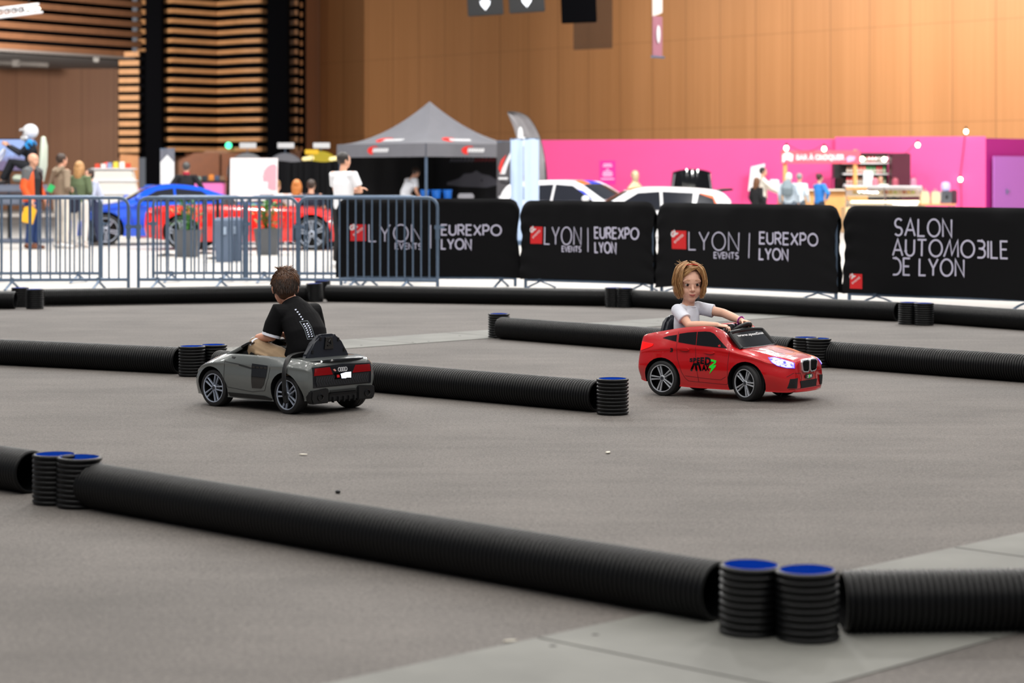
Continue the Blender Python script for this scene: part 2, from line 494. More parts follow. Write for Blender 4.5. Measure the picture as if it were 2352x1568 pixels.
def wheel(parent, x, y, r, w, rim_mat, dark, style, steer=0., rot=0.):
    """tyre > rim, outer face towards the side of y"""
    sgn = 1 if y > 0 else -1
    M = Matrix.Translation((x, y, r)) @ Matrix.Rotation(steer, 4, 'Z') @ Matrix.Rotation(-sgn * PI / 2, 4, 'X') @ Matrix.Rotation(rot, 4, 'Z')
    # local z now points outwards
    mb = MB(); h = w / 2
    mb.lathe([(r * .78, -h), (r * .9, -h), (r * .97, -h * .9), (r, -h * .7), (r, -h * .36), (r - .0022, -h * .32), (r - .0022, -h * .26), (r, -h * .22), (r, h * .22), (r - .0022, h * .26), (r - .0022, h * .32), (r, h * .36), (r, h * .7),
              (r * .97, h * .9), (r * .9, h), (r * .8, h * 1.0), (r * .78, h * .92), (r * .76, h * .2), (r * .76, -h * .4)], 40, M)
    mb.lathe([(0.001, -h * .98), (r * .8, -h)], 40, M)
    t = mb.build('tyre', m_rubber, parent)
    mb = MB()
    mb.lathe([(r * .79, h * .93), (r * .775, h * .99), (r * .735, h * .97), (r * .725, h * .86)], 40, M); mb.lathe([(r * .725, h * .86), (r * .715, h * .7), (r * .70, h * .1)], 40, M, mi=1)     # rim lip
    mb.lathe([(0.001, h * .05), (r * .74, h * .05)], 40, M, mi=1)                                                            # dark back plate
    for k in range(5):
        a = 2 * PI * k / 5
        for s in (-1, 1):
            w0, w1 = (.075, .125) if style == 'twin' else (.045, .10)
            pts = [(r * .12, s * w0 * r), (r * .73, s * w1 * r)]
            p0, p1 = [V((q[0] * math.cos(a) - q[1] * math.sin(a), q[0] * math.sin(a) + q[1] * math.cos(a), 0)) for q in pts]
            mid = (p0 + p1) / 2; d = p1 - p0
            R = Matrix.Rotation(math.atan2(d.y, d.x), 3, 'Z')
            bw = r * (.062 if style == 'twin' else .066)
            tm = MB()
            tm.prism([(-d.length / 2, -bw * .4), (d.length / 2, -bw * .75), (d.length / 2, bw * .75), (-d.length / 2, bw * .4)], -.007, .007, None, 0, .003)
            bmesh.ops.transform(tm.bm, matrix=M @ Matrix.Translation(mid + V((0, 0, h * .72))) @ R.to_4x4(), verts=tm.bm.verts)
            me = bpy.data.meshes.new('t'); tm.bm.to_mesh(me); tm.bm.free(); mb.bm.from_mesh(me); bpy.data.meshes.remove(me)
    mb.lathe([(r * .17, h * .1), (r * .17, h * .78), (r * .13, h * .86), (0.001, h * .86)], 20, M)
    rim = mb.build('rim', [rim_mat, dark], t)
    mb = MB(); mb.lathe([(r * .1, h * .86), (r * .1, h * .92), (0.001, h * .92)], 16, M)
    mb.build('hub_cap', mat('hub badge', '#3a4a9a' if style != 'twin' else '#33363c', rough=.3), t)
    return t
def arch(x, r, y0, y1, seg=28, mi=1):
    mb = MB(); M = Matrix.Translation((x, 0, .105)) @ Matrix.Rotation(-PI / 2, 4, 'X')
    mb.lathe([(r, y0), (r, y1)], seg, M, mi, True); return mb
def side_ray(sgn): return lambda u, v: ((u, sgn * 1.0, v), (0, -sgn, 0))
rear_ray = lambda u, v: ((-1.5, u, v), (1, 0, 0))
front_ray = lambda u, v: ((1.5, u, v), (-1, 0, 0))
top_ray = lambda u, v: ((u, v, 1.5), (0, 0, -1))
def patch(name, tree, ply, ray, m, parent, off=.002, maxlen=.018, k=0, closed_spline=0):
    p = catmull(ply, closed_spline, True) if closed_spline else ply
    mb = project(tree, *poly(p), ray, off, maxlen); return mb.build(name, m, parent)
def line_patch(name, tree, lines, w, ray, m, parent, off=.0012):
    mb = project(tree, *stroke(lines, w), ray, off, .02); return mb.build(name, m, parent)
def mirror(p): return [(-u, v) for u, v in p]

m_grey_paint = mat('grey car paint', '#626665', rough=.25, coat=.9, noise=.02, nscale=26, bump=.14)
m_red_paint = mat('red car paint', '#c40812', rough=.25, coat=1., noise=.02, nscale=26, bump=.12)
m_inner = mat('black plastic trim', '#0c0d0f', rough=.5)
m_gloss = mat('gloss black', '#08090b', rough=.08, coat=.6)
m_seam = mat('panel gap', '#5a060e', rough=.6)
m_seamg = mat('grey panel gap', '#2a2c2d', rough=.7)
m_tail = mat('red lamp lens', '#8c060d', rough=.2, coat=.5)
m_tail_lit = mat('lit red lens', '#ff1414', rough=.2, emit=.4, ecol='#ff1010')
m_head_lit = mat('lit headlamp', '#5a5c78', rough=.15, emit=1.35, ecol='#dfe4ff')
def _facets():
    nt = m_head_lit.node_tree; b = nt.nodes['Principled BSDF']; tc = nt.nodes.new('ShaderNodeTexCoord'); n = nt.nodes.new('ShaderNodeTexNoise'); r = nt.nodes.new('ShaderNodeValToRGB')
    n.inputs['Scale'].default_value = 42; n.inputs['Detail'].default_value = 3; r.color_ramp.elements[0].position = .34; r.color_ramp.elements[0].color = lin('#3a34c8'); r.color_ramp.elements[1].position = .52; r.color_ramp.elements[1].color = lin('#eef1ff')
    nt.links.new(tc.outputs['Object'], n.inputs['Vector']); nt.links.new(n.outputs['Fac'], r.inputs[0]); nt.links.new(r.outputs[0], b.inputs['Emission Color'])
_facets()
m_head_blue = mat('blue tinted lamp rim', '#4038ff', rough=.3, emit=2.0, ecol='#4a3cff')
m_silver = mat('silver wheel paint', '#b9c2d2', rough=.3, metal=.5)
m_gunmetal = mat('wheel dark plate', '#0d0e11', rough=.6, spec=.2)
m_plate = mat('black wheel disc', '#060607', rough=.35, spec=.3)
m_mesh = mat('black mesh', '#141518', rough=.6, noise=.5, nscale=160)
m_seat = mat('navy black seat plastic', '#1a1f29', rough=.45)

# --- grey sports toy car, seen from behind
grey = thing('toy_car', 'grey open-top ride-on toy sports car with red tail lights, driven by the boy', 'toy car', (-1.289, 12.342, 0), math.radians(138))
GS = [(-.472, .10, .19, .225, .17, .215, .235, .19, .262, .266), (-.462, .085, .22, .252, .17, .242, .248, .208, .280, .284), (-.44, .078, .236, .266, .17, .255, .256, .222, .288, .292), (-.39, .07, .25, .28, .17, .268, .262, .232, .297, .300),
      (-.31, .065, .256, .288, .17, .278, .266, .238, .302, .305), (-.15, .058, .252, .272, .16, .264, .262, .236, .303, .306), (0, .056, .25, .266, .16, .259, .26, .236, .303, .306),
      (.15, .058, .25, .268, .16, .262, .26, .234, .302, .307), (.25, .06, .254, .279, .16, .273, .258, .224, .295, .303), (.32, .062, .256, .284, .16, .276, .25, .208, .283, .292),
      (.41, .062, .25, .275, .15, .262, .228, .195, .254, .262), (.475, .06, .235, .252, .14, .232, .195, .17, .214, .222), (.512, .062, .2, .21, .125, .19, .165, .145, .182, .19), (.525, .07, .17, .178, .12, .165, .148, .12, .166, .17)]
gb = car_body('body', GS, [m_grey_paint, m_inner], grey)
tr = tree_of(gb)
cuts = []
for ax in (.315, -.305):
    for y0, y1 in ((.155, .4), (-.4, -.155)): cuts.append(arch(ax, .124, y0, y1))
c = MB(); c.prism([(-.30, .12), (.15, .12), (.17, .36), (-.31, .36)], -.2, .2, Matrix.Rotation(PI / 2, 4, 'X'), 1); cuts.append(c)
bool_cut(gb, cuts)
for ax, st in ((.315, .04), (-.305, 0)):
    for s in (1, -1): wheel(grey, ax, s * .222, .105, .082, m_silver, m_gunmetal, 'twin', st, .3 + ax)
for s in (1, -1):
    R = side_ray(s)
    patch('side_blade', tr, [(-.018, .262), (-.156, .258), (-.15, .20), (-.128, .15), (-.10, .128), (-.022, .126)], R, m_gloss, grey, .0022)
    line_patch('door_seam', tr, [[(.205, .27), (.205, .16), (.185, .118), (-.02, .104), (-.13, .118), (-.168, .19), (-.18, .265)]], .0022, R, m_seamg, grey)
    line_patch('crease_line', tr, [[(.21, .262), (.09, .252), (-.02, .236), (-.02, .232), (.09, .247)]], .005, R, m_seamg, grey)
    patch('door_handle', tr, [(.17, .292), (.135, .289), (.14, .279), (.165, .283)], R, m_inner, grey)
    patch('sill_skirt', tr, [(.19, .088), (.175, .066), (-.17, .066), (-.185, .074), (-.12, .088)], R, m_inner, grey, .004)
    patch('tail_light', tr, [(s * .208, .256), (s * .214, .216), (s * .075, .216), (s * .098, .258)], rear_ray, m_tail, grey, .006, .012)
    patch('headlight', tr, [(.425, s * .225), (.47, s * .215), (.50, s * .16), (.485, s * .14), (.45, s * .17)], lambda u, v: ((u, v, 1.5), (0, 0, -1)), m_head_lit, grey, .003, .012)
    mb = MB(); mb.prism([(s * .238, .135), (s * .243, .092), (s * .23, .062), (s * .11, .062), (s * .11, .138), (s * .12, .144)], -.0, .05, Matrix.Translation((-.486, 0, 0)) @ Matrix(((0, 0, 1, 0), (1, 0, 0, 0), (0, 1, 0, 0), (0, 0, 0, 1))), 0, .008)
    ex = mb.build('exhaust_surround', m_inner, grey)
    mb = MB(); mb.lathe([(.019, 0), (.020, -.006), (.016, -.007), (.013, .004), (.001, .004)], 20, Matrix.Translation((-.485, s * .178, .098)) @ Matrix.Rotation(PI / 2, 4, 'Y'))
    mb.build('exhaust_pipe', m_gloss, ex)
patch('rear_panel', tr, [(.222, .262), (.218, .150), (-.218, .150), (-.222, .262), (0, .270)], rear_ray, mat('rear panel black', '#15171c', rough=.25, coat=.3), grey, .003)
patch('mesh_grille', tr, [(.205, .212), (.196, .155), (-.196, .155), (-.205, .212)], rear_ray, m_mesh, grey, .0055)
L = []
for k in range(22):
    y = -.19 + k * .018
    L.append([(y, .16 + (k % 2) * .003), (y + .012, .182), (y, .205)])
line_patch('mesh_wire', tr, L, .0018, rear_ray, mat('mesh wire', '#3a3d44', rough=.5), grey, .007)
patch('licence_plate', tr, [(-.06, .224), (-.06, .190), (.062, .190), (.062, .224)], rear_ray, m_gloss, grey, .009)
patch('plate_light', tr, [(-.058, .222), (-.058, .191), (-.025, .193), (-.02, .190), (.012, .191), (.015, .203), (.02, .216), (-.02, .222)], rear_ray, mat('lit plate', '#eef3ff', emit=2.5, ecol='#dfe8ff'), grey, .0105, .012)
patch('plate_mark', tr, [(.032, .212), (.028, .197), (.048, .197), (.050, .212)], rear_ray, m_red_print, grey, .0108)
L = [[(-.036 + k * .0155 + .0105 * math.cos(a * PI / 8), .240 + .0105 * math.sin(a * PI / 8)) for a in range(17)] for k in range(4)]
L = [[(-u - .012, v) for u, v in q] for q in L]
line_patch('ring_badge', tr, L, .0036, rear_ray, mat('bright badge', '#d9dade', rough=.3), grey, .006)
patch('model_badge', tr, [(.062, .246), (.050, .236), (.058, .231), (.072, .241)], rear_ray, mat('badge pink', '#e8a39a', rough=.3), grey, .006)
mb = MB(); pr = []
for i in range(15):
    y = -.225 + .45 * i / 14
    pr.append(V((-.47 + .055 * (abs(y) / .225) ** 2.2, y, .286 - .008 * (abs(y) / .225) ** 2)))
mb.rings([[p + V((.03, 0, .010)), p + V((-.012, 0, .012)), p + V((-.016, 0, .004)), p + V((.02, 0, -.006))] for p in pr])
mb.build('spoiler_lip', m_gloss, grey)
mb = MB(); mb.box((-.455, 0, .092), (.05, .22, .05), bevel=.006)
for k in range(5): mb.box((-.483, -.08 + k * .04, .078), (.016, .006, .03))
for k in range(3): mb.box((-.482, 0, .112 + k * .008), (.008, .2, .003))
mb.build('diffuser', m_inner, grey)
mb = MB(); mb.prism([(.44, -.235), (.525, -.18), (.545, 0), (.525, .18), (.44, .235), (.43, .2), (.43, -.2)], .052, .062, None, 0, .003); mb.build('front_splitter', m_gloss, grey)
# windscreen frame with side glass, dashboard, wheel, seat, belt
for s in (1, -1):
    mb = MB()
    mb.tube([(.235, s * .213, .297), (.18, s * .209, .318), (.13, s * .204, .341)], [(.010, .008)] * 3, 8, side=(0, 0, 1)); mb.tube([(.13, s * .204, .343), (.09, s * .2, .362), (.06, s * .197, .374)], [(.009, .007), (.008, .007), (.005, .005)], 8, mi=1, side=(0, 0, 1)); mb.build('windscreen_pillar', [m_grey_paint, m_gloss], grey)
mb = MB()
a = [V((.222, y, .30 + .004 * (1 - (y / .21) ** 2))) for y in [-.2 + .04 * i for i in range(11)]]
b = [V((.06, y * .95, .370 + .010 * (1 - (y / .21) ** 2))) for y in [-.2 + .04 * i for i in range(11)]]
mb.rings([a, b, [p - V((.004, 0, .006)) for p in b], [p - V((.004, 0, .006)) for p in a], a], caps=False, closed=False)
mb.build('windscreen', m_gloss, grey)
mb = MB(); mb.prism([(.20, .30), (.05, .345), (.03, .33), (.05, .2), (.2, .15)], -.19, .19, Matrix.Rotation(PI / 2, 4, 'X'), 0, .01); d = mb.build('dashboard', m_inner, grey)
mb = MB(); mb.box((.035, .12, .309), (.006, .024, .006)); mb.build('dash_light', mat('dash red', '#ff1a10', emit=4, ecol='#ff1408'), d)
mb = MB(); Mw = Matrix.Translation((.07, .0, .385)) @ Matrix.Rotation(-1.05, 4, 'Y')
mb.tube([Mw @ V((.075 * math.cos(a), .085 * math.sin(a), 0)) for a in [2 * PI * i / 28 for i in range(28)]], .010, 8, closed=True)
for k in (0, 2.1, 4.2): mb.tube([Mw @ V((0, 0, -.008)), Mw @ V((.074 * math.cos(k), .084 * math.sin(k), 0))], .008, 6)
mb.ell(Mw @ V((0, 0, -.006)), (.026, .026, .014)); mb.tube([Mw @ V((0, 0, -.01)), (.12, 0, .32)], .014, 8)
mb.build('steering_wheel', m_inner, grey)
mb = MB()
mb.prism([(-.165, .285), (-.163, .315), (-.10, .385), (-.075, .418), (-.05, .428), (.05, .428), (.075, .418), (.10, .385), (.163, .315), (.165, .285)], -.36, -.315, Matrix(((0, 0, 1, 0), (1, 0, 0, 0), (0, 1, 0, 0), (0, 0, 0, 1))), 0, .012)
mb.box((-.2, 0, .15), (.22, .3, .06), bevel=.02)
st = mb.build('seat', m_seat, grey)
mb = MB()
mb.rings([[V((-.3615, y, z)) for y, z in ((-.036, .345), (.036, .345), (.026, .412), (-.026, .412))], [V((-.368, y, z)) for y, z in ((-.034, .347), (.034, .347), (.024, .41), (-.024, .41))]], caps=True)
mb.build('seat_recess', m_gloss, st)
mb = MB(); mb.tube([(-.369, .012, .365), (-.37, -.012, .372), (-.37, -.004, .398), (-.37, .006, .385)], .005, 6)
mb.build('recess_lever', m_inner, st)
for y, z in ((-.075, .395), (.06, .405), (-.12, .335), (.12, .335)):
    mb = MB(); mb.box((-.361, y, z), (.006, .016, .02), bevel=.002); mb.build('seat_slot', m_inner, st)
mb = MB(); pts = [V((-.27, .10, .33)), V((-.285, .19, .325)), V((-.30, .246, .306)), V((-.318, .29, .24)), V((-.33, .302, .17)), V((-.335, .305, .125))]
mb.tube(catmull([tuple(p) for p in pts], 4), [(.017, .003)] * 21, 8, side=(1, 0, 0)); mb.box((-.337, .306, .118), (.03, .02, .032), bevel=.005)
mb.box((-.345, .304, .09), (.034, .016, .05), rot=(0, .3, 0), bevel=.004)
mb.build('safety_belt', m_inner, grey)

# --- red toy car with the girl
red = thing('toy_car', 'red ride-on toy car lettered SPEED MAX on its doors, driven by the girl', 'toy car', (1.261, 12.999, 0), math.radians(-35))
RS = [(-.462, .10, .185, .215, .16, .195, .25, .165, .315, .32), (-.452, .088, .20, .228, .16, .21, .258, .178, .335, .34), (-.43, .08, .212, .238, .165, .225, .265, .188, .348, .354), (-.385, .075, .225, .248, .17, .236, .275, .196, .36, .365),
      (-.29, .07, .232, .252, .17, .246, .29, .202, .378, .382), (-.15, .06, .232, .246, .17, .24, .302, .204, .402, .405), (0, .058, .232, .245, .17, .24, .305, .206, .415, .418), (.07, .058, .232, .245, .17, .24, .303, .207, .408, .411),
      (.12, .058, .232, .245, .17, .24, .298, .209, .384, .386), (.165, .058, .232, .246, .17, .241, .29, .213, .330, .332), (.20, .058, .233, .248, .17, .243, .284, .216, .304, .308), (.26, .058, .235, .252, .17, .247, .274, .212, .295, .304),
      (.35, .06, .235, .254, .165, .246, .258, .196, .282, .292), (.43, .06, .23, .25, .155, .238, .236, .18, .264, .274),  (.49, .06, .222, .24, .145, .224, .228, .172, .252, .266), (.53, .06, .208, .222, .14, .2, .222, .155, .245, .257),
      (.555, .062, .185, .196, .135, .178, .212, .14, .236, .247), (.567, .07, .165, .176, .13, .16, .205, .125, .226, .236)]
rb = car_body('body', RS, [m_red_paint, m_inner], red)
tr = tree_of(rb)
cuts = []
for ax in (.29, -.28):
    for y0, y1 in ((.14, .4), (-.4, -.14)): cuts.append(arch(ax, .124 if ax < 0 else .126, y0, y1))
c = MB(); c.prism([(-.37, .13), (.165, .13), (.18, .6), (-.38, .6)], -.172, .172, Matrix.Rotation(PI / 2, 4, 'X'), 1); cuts.append(c)
bool_cut(rb, cuts)
for ax, stt in ((.29, -.30), (-.28, 0)):
    for s in (1, -1): wheel(red, ax, s * .205, .105, .085, mat('polished spokes', '#d2d6dd', rough=.2, metal=.55), m_plate, 'star', stt, .9 + ax)
m_win = mat('smoked side window', '#0b0c0e', rough=.1, coat=.5)
for s in (-1, 1):
    R = side_ray(s)
    patch('side_window', tr, [(-.172, .324), (-.175, .372), (-.12, .382), (-.055, .389), (-.05, .312)], R, m_win, red)
    patch('side_window', tr, [(-.046, .312), (-.05, .389), (0, .393), (.035, .392), (.062, .383), (.09, .360), (.16, .302)], R, m_win, red)
    patch('side_window', tr, [(-.287, .343), (-.25, .356), (-.19, .366), (-.186, .327)], R, m_win, red)
    line_patch('door_seam', tr, [[(-.182, .385), (-.18, .30), (-.172, .23), (-.145, .15), (-.12, .112), (-.10, .098), (.03, .094), (.155, .09), (.165, .098), (.168, .2), (.178, .29)], [(-.05, .30), (-.046, .22), (-.03, .096)], [(-.12, .128), (.03, .118), (.12, .116), (.152, .135)]], .002, R, m_seam, red)
    for x0, z0 in ((-.125, .285), (.045, .274)):
        mb = project(tr, *poly([(x0 + .034 * math.cos(a * PI / 8), z0 + .0105 * math.sin(a * PI / 8) - .05 * (.034 * math.cos(a * PI / 8))) for a in range(16)]), R, .009, .01); mb.build('door_handle', m_red_paint, red)
    patch('tail_light', tr, [(-.444, .315), (-.40, .311), (-.345, .306), (-.35, .294), (-.38, .282), (-.442, .262)], R, m_tail_lit, red, .0035)
    # headlamp: lit lens with blue rim
    hp = [(.435, .262), (.46, .266), (.49, .254), (.545, .228), (.545, .196), (.51, .198), (.47, .212), (.448, .232)]
    rs = lambda u, v, s=s: ((u + .7, s * 1.0, v), (-.62, -s * .9, 0))
    def hray(u, v, s=s):
        d = V((-.55, -s * .83, -.1)).normalized(); p = V((u, s * (.245 - (u - .43) * .95), v)); return (p - d * .4, d)
    patch('headlight_rim', tr, hp, hray, m_head_blue, red, .003, .012)
    cxm = sum(p[0] for p in hp) / len(hp); czm = sum(p[1] for p in hp) / len(hp)
    h2 = [(cxm + (u - cxm) * .93, czm + (v - czm) * .9) for u, v in hp]
    patch('headlight', tr, h2, hray, m_head_lit, red, .006, .012)
    # kidney grille
    kp = [(s * .005, .236), (s * .012, .247), (s * .082, .244), (s * .098, .230), (s * .086, .182), (s * .074, .172), (s * .018, .168), (s * .005, .182)]
    patch('grille_frame', tr, kp, front_ray, mat('bright grille frame', '#dfe2e8', rough=.22, metal=.5), red, .010, .012)
    kc = (sum(p[0] for p in kp) / 8, sum(p[1] for p in kp) / 8)
    kq = [(kc[0] + (u - kc[0]) * .84, kc[1] + (v - kc[1]) * .82) for u, v in kp]
    patch('grille_opening', tr, kq, front_ray, m_gloss, red, .0115, .012)
    line_patch('grille_slat', tr, [[(kc[0] + d, .232), (kc[0] + d, .185)] for d in (-.031, -.022, -.013, -.004, .005, .014, .023, .031)], .0025, front_ray, m_inner, red, .0135)
    patch('side_intake', tr, [(s * .135, .142), (s * .20, .140), (s * .208, .086), (s * .145, .084)], front_ray, m_mesh, red, .003)
    line_patch('bumper_crease', tr, [[(s * .215, .152), (s * .18, .172), (s * .10, .168), (s * .085, .14), (s * .10, .078), (s * .2, .08)]], .0025, front_ray, m_seam, red, .0012)
    # hood creases and vents
    line_patch('hood_crease', tr, [[(.21, s * .17), (.33, s * .145), (.46, s * .10), (.53, s * .075)]], .0025, top_ray, m_seam, red)
    line_patch('hood_vent', tr, [[(.34, s * .055), (.40, s * .085), (.44, s * .07)]], .006, top_ray, m_inner, red)
    patch('mirror_patch', tr, [(.10, .318), (.112, .322), (.118, .31), (.105, .308)], R, m_red_paint, red, .004)
patch('lower_intake', tr, [(-.105, .122), (.105, .122), (.092, .080), (-.092, .080)], front_ray, m_mesh, red, .003)
patch('nose_badge', tr, [(-.048, .150), (-.02, .159), (.02, .159), (.048, .150), (.044, .134), (.0, .127), (-.044, .134)], front_ray, m_gloss, red, .006)
vs, fs = text2d('S', 1, .02, shear=.2); vs = fit(vs, -.026, -.006, .135, .151)
project(tr, vs, fs, front_ray, .0085, .01).build('badge_lettering', m_white, red)
vs, fs = text2d('M', 1, .02); vs = fit(vs, .006, .028, .135, .152)
project(tr, vs, fs, front_ray, .0085, .01).build('badge_lettering', m_white, red)
m_bolt = mat('green bolt', '#20d838', rough=.4, emit=.15, ecol='#20d838')
project(tr, *poly([(-.004, .152), (.006, .153), (.002, .144), (.007, .144), (-.006, .132), (-.002, .142), (-.007, .142)]), front_ray, .0088, .01).build('badge_bolt', m_bolt, red)
mb = MB(); M = Matrix.Translation((.515, 0, .2505)) @ Matrix.Rotation(.42, 4, 'Y')
mb.lathe([(.017, -.004), (.017, .004), (.012, .0055), (.001, .0055)], 20, M); em = mb.build('hood_emblem', m_chrome, red)
mb = MB()
for q in range(4): mb.prism([(0, 0)] + [(.0105 * math.cos(q * PI / 2 + a * PI / 8), .0105 * math.sin(q * PI / 2 + a * PI / 8)) for a in range(5)], .0052, .0064, M, q % 2)
mb.build('emblem_quarter', [mat('emblem dark', '#22262e', rough=.3), m_white], em)
# front lip
mb = MB(); lp = [(.47, .225), (.53, .205), (.572, .15), (.588, .06), (.59, 0)]
lp = lp + [(x, -y) for x, y in lp[-2::-1]]
mb.prism(lp + [(.46, -.2), (.46, .2)], .060, .070, None, 0, .003); mb.build('front_lip', m_red_paint, red)
# door lettering, drawn along x for the camera side, mirrored for the other
def door_text(s):
    R = side_ray(s)
    def place(word, size, boxes, name, m, off=.0016):
        for ch, (x0, x1, z0, z1, sk) in boxes:
            vs, fs = text2d(ch, 1, .05); vs = fit(vs, 0, 1, 0, 1)
            vs = [(x0 + u * (x1 - x0) + sk * v * (z1 - z0), z0 + v * (z1 - z0)) for u, v in vs]
            if s > 0: vs = [(.03 - u, v) for u, v in vs]
            project(tr, vs, fs, R, off, .02).build(name, m, red)
    place('SPEED', 1, [('S', (-.088, -.066, .212, .234, .0)), ('P', (-.063, -.042, .209, .237, 0)), ('E', (-.039, -.019, .206, .240, 0)), ('E', (-.015, .010, .203, .243, 0)), ('D', (.014, .055, .198, .245, .05))], 'door_lettering', m_gloss)
    vs, fs = stroke([[(-.078, .159), (-.058, .200), (-.046, .200), (-.040, .160)], [(-.046, .200), (-.024, .201), (-.012, .162)]], .013)
    if s > 0: vs = [(.03 - u, v) for u, v in vs]
    project(tr, vs, fs, R, .0016, .02).build('door_lettering', m_gloss, red)
    place('AX', 1, [('A', (-.004, .024, .163, .200, 0)), ('X', (.022, .044, .166, .198, 0))], 'door_lettering', m_gloss)
    bolt = [(.056, .232), (.090, .226), (.086, .212), (.066, .212), (.064, .204), (.088, .207), (.084, .188), (.046, .148), (.056, .182), (.043, .183), (.052, .206), (.062, .218), (.075, .220), (.058, .222)]
    bolt = [(.056, .234), (.092, .228), (.090, .214), (.068, .198), (.091, .203), (.088, .192), (.046, .148), (.060, .182), (.044, .182), (.046, .192), (.077, .214), (.078, .219), (.056, .222)]
    if s > 0: bolt = [(.03 - u, v) for u, v in bolt]
    project(tr, *poly(bolt), R, .0022, .02).build('door_bolt', m_bolt, red)
    place('3', 1, [('3', (-.222, -.203, .264, .288, .1))], 'side_number', m_gloss)
for s in (-1, 1): door_text(s)
# windscreen panel with top rail, dash, wheel, seat
def wsp(y, t):      # t 0 bottom .. 1 top
    k = (y / .2) ** 2
    return V((.258 - .02 * k - t * .083, y * (1.06 - .05 * t), .300 - .0 * k + t * (.098 - .012 * k)))
ys = [-.196 + .028 * i for i in range(15)]
mb = MB()
f = [[wsp(y, t) for y in ys] for t in (0, .2, .4, .6, .8, 1.)]
bk = [[p - V((.012, 0, .006)) for p in r] for r in f[::-1]]
mb.rings(f + bk + [f[0]], caps=False, closed=False)
for r in (0, -1):
    pass
ws = mb.build('windscreen', mat('black windscreen sheet', '#121316', rough=.14, coat=.4), red)
tw = tree_of(ws)
mb = MB(); mb.tube([wsp(y, 1.0) + V((-.004, 0, .002)) for y in ys], .012, 8)
for y in (-.196, .196): mb.tube([wsp(y, t) + V((0, 0, 0)) for t in (0, .3, .6, 1)], [.013, .012, .012, .012], 8)
mb.tube([wsp(y, 0) for y in ys], .007, 8); mb.build('windscreen_frame', m_inner, red)
vs, fs = text2d('www.speed2max', 1, .02); vs = fit(vs, -.155, .165, .362, .382)
project(tw, vs, fs, lambda u, v: ((1.2, u, v + .10), (-1, 0, -.1)), .0015, .03, False).build('windscreen_lettering', m_white, red)
mb = MB(); mb.prism([(.245, .30), (.16, .355), (.13, .345), (.13, .25), (.2, .18)], -.168, .168, Matrix.Rotation(PI / 2, 4, 'X'), 0, .008); mb.build('dashboard', m_inner, red)
mb = MB(); Mw = Matrix.Translation((.122, 0, .400)) @ Matrix.Rotation(-.62, 4, 'Y')
mb.tube([Mw @ V((.058 * math.cos(a), .074 * math.sin(a), 0)) for a in [2 * PI * i / 30 for i in range(30)]], .0115, 10, closed=True)
for k in (.0, 2.0, 4.3): mb.tube([Mw @ V((0, 0, -.01)), Mw @ V((.058 * math.cos(k), .074 * math.sin(k), 0))], [(.016, .007), (.012, .007)], 8)
mb.ell(Mw @ V((0, 0, -.008)), (.032, .032, .016)); mb.tube([Mw @ V((0, 0, -.01)), (.19, 0, .32)], .016, 10)
mb.build('steering_wheel', m_inner, red)
mb = MB(); mb.prism([(-.14, .16), (-.14, .36), (-.10, .44), (-.055, .468), (.055, .468), (.10, .44), (.14, .36), (.14, .16)], -.368, -.325, Matrix(((0, 0, 1, 0), (1, 0, 0, 0), (0, 1, 0, 0), (0, 0, 0, 1))), 0, .016)
mb.box((-.22, 0, .15), (.24, .29, .05), bevel=.02); mb.build('seat', m_seat, red)
mb = MB(); mb.tube([(.43, -.12, .06), (.44, -.125, .035), (.455, -.13, .03), (.47, -.13, .06)], .004, 6); mb.build('loose_cable', m_inner, red)
# ------------------------------------------------------------------ people
def hand(mb, wrist, d, palm, size=.18, curl=(.5, .9, .7), spread=.06, thumb=1, thumb_curl=.5):
    """palm, four unequal bent fingers and a thumb; d points to the knuckles, palm is where the palm looks"""
    d = V(d).normalized(); n = V(palm); n = (n - d * n.dot(d)).normalized(); w = d.cross(n) * thumb; s = size; W = V(wrist)
    k = W + d * s * .5
    mb.limb([W, W + d * s * .14, W + d * s * .32, k], [(s * .15, s * .10), (s * .19, s * .105), (s * .225, s * .10), (s * .215, s * .075)], 12, side=w)
    for i, (off, ln, r) in enumerate(((-.165, .36, .044), (-.055, .46, .048), (.055, .50, .05), (.165, .45, .048))):
        b = k + w * s * off - d * s * .03; dd = (d + w * spread * (off * 6)).normalized(); pts = [b - dd * s * .06, b]; rr = [s * r, s * r]
        ang = 0; p = b
        for j, (c, f) in enumerate(zip(curl, (.44, .32, .24))):
            ang += c; q = dd * math.cos(ang) + n * math.sin(ang); p = p + q * (s * ln * f); pts.append(p.copy()); rr.append(s * r * (.97 - .08 * j))
        mb.limb(pts, rr, 8)
    b = W + d * s * .14 + w * s * .15; td = (d * .75 + w * .62 + n * .25).normalized()
    p1 = b + td * s * .22; t2 = (td + n * thumb_curl - w * thumb_curl * .5).normalized(); p2 = p1 + t2 * s * .17; t3 = (t2 + n * thumb_curl * .6 - w * thumb_curl * .4).normalized()
    mb.limb([b - td * s * .08, b + td * s * .1, p1, p2, p2 + t3 * s * .09], [s * .075, s * .07, s * .055, s * .05, s * .042], 8)
def frame(fwd, up):
    f = V(fwd).normalized(); u = V(up); u = (u - f * u.dot(f)).normalized(); l = u.cross(f)
    return Matrix((f, l, u)).transposed()
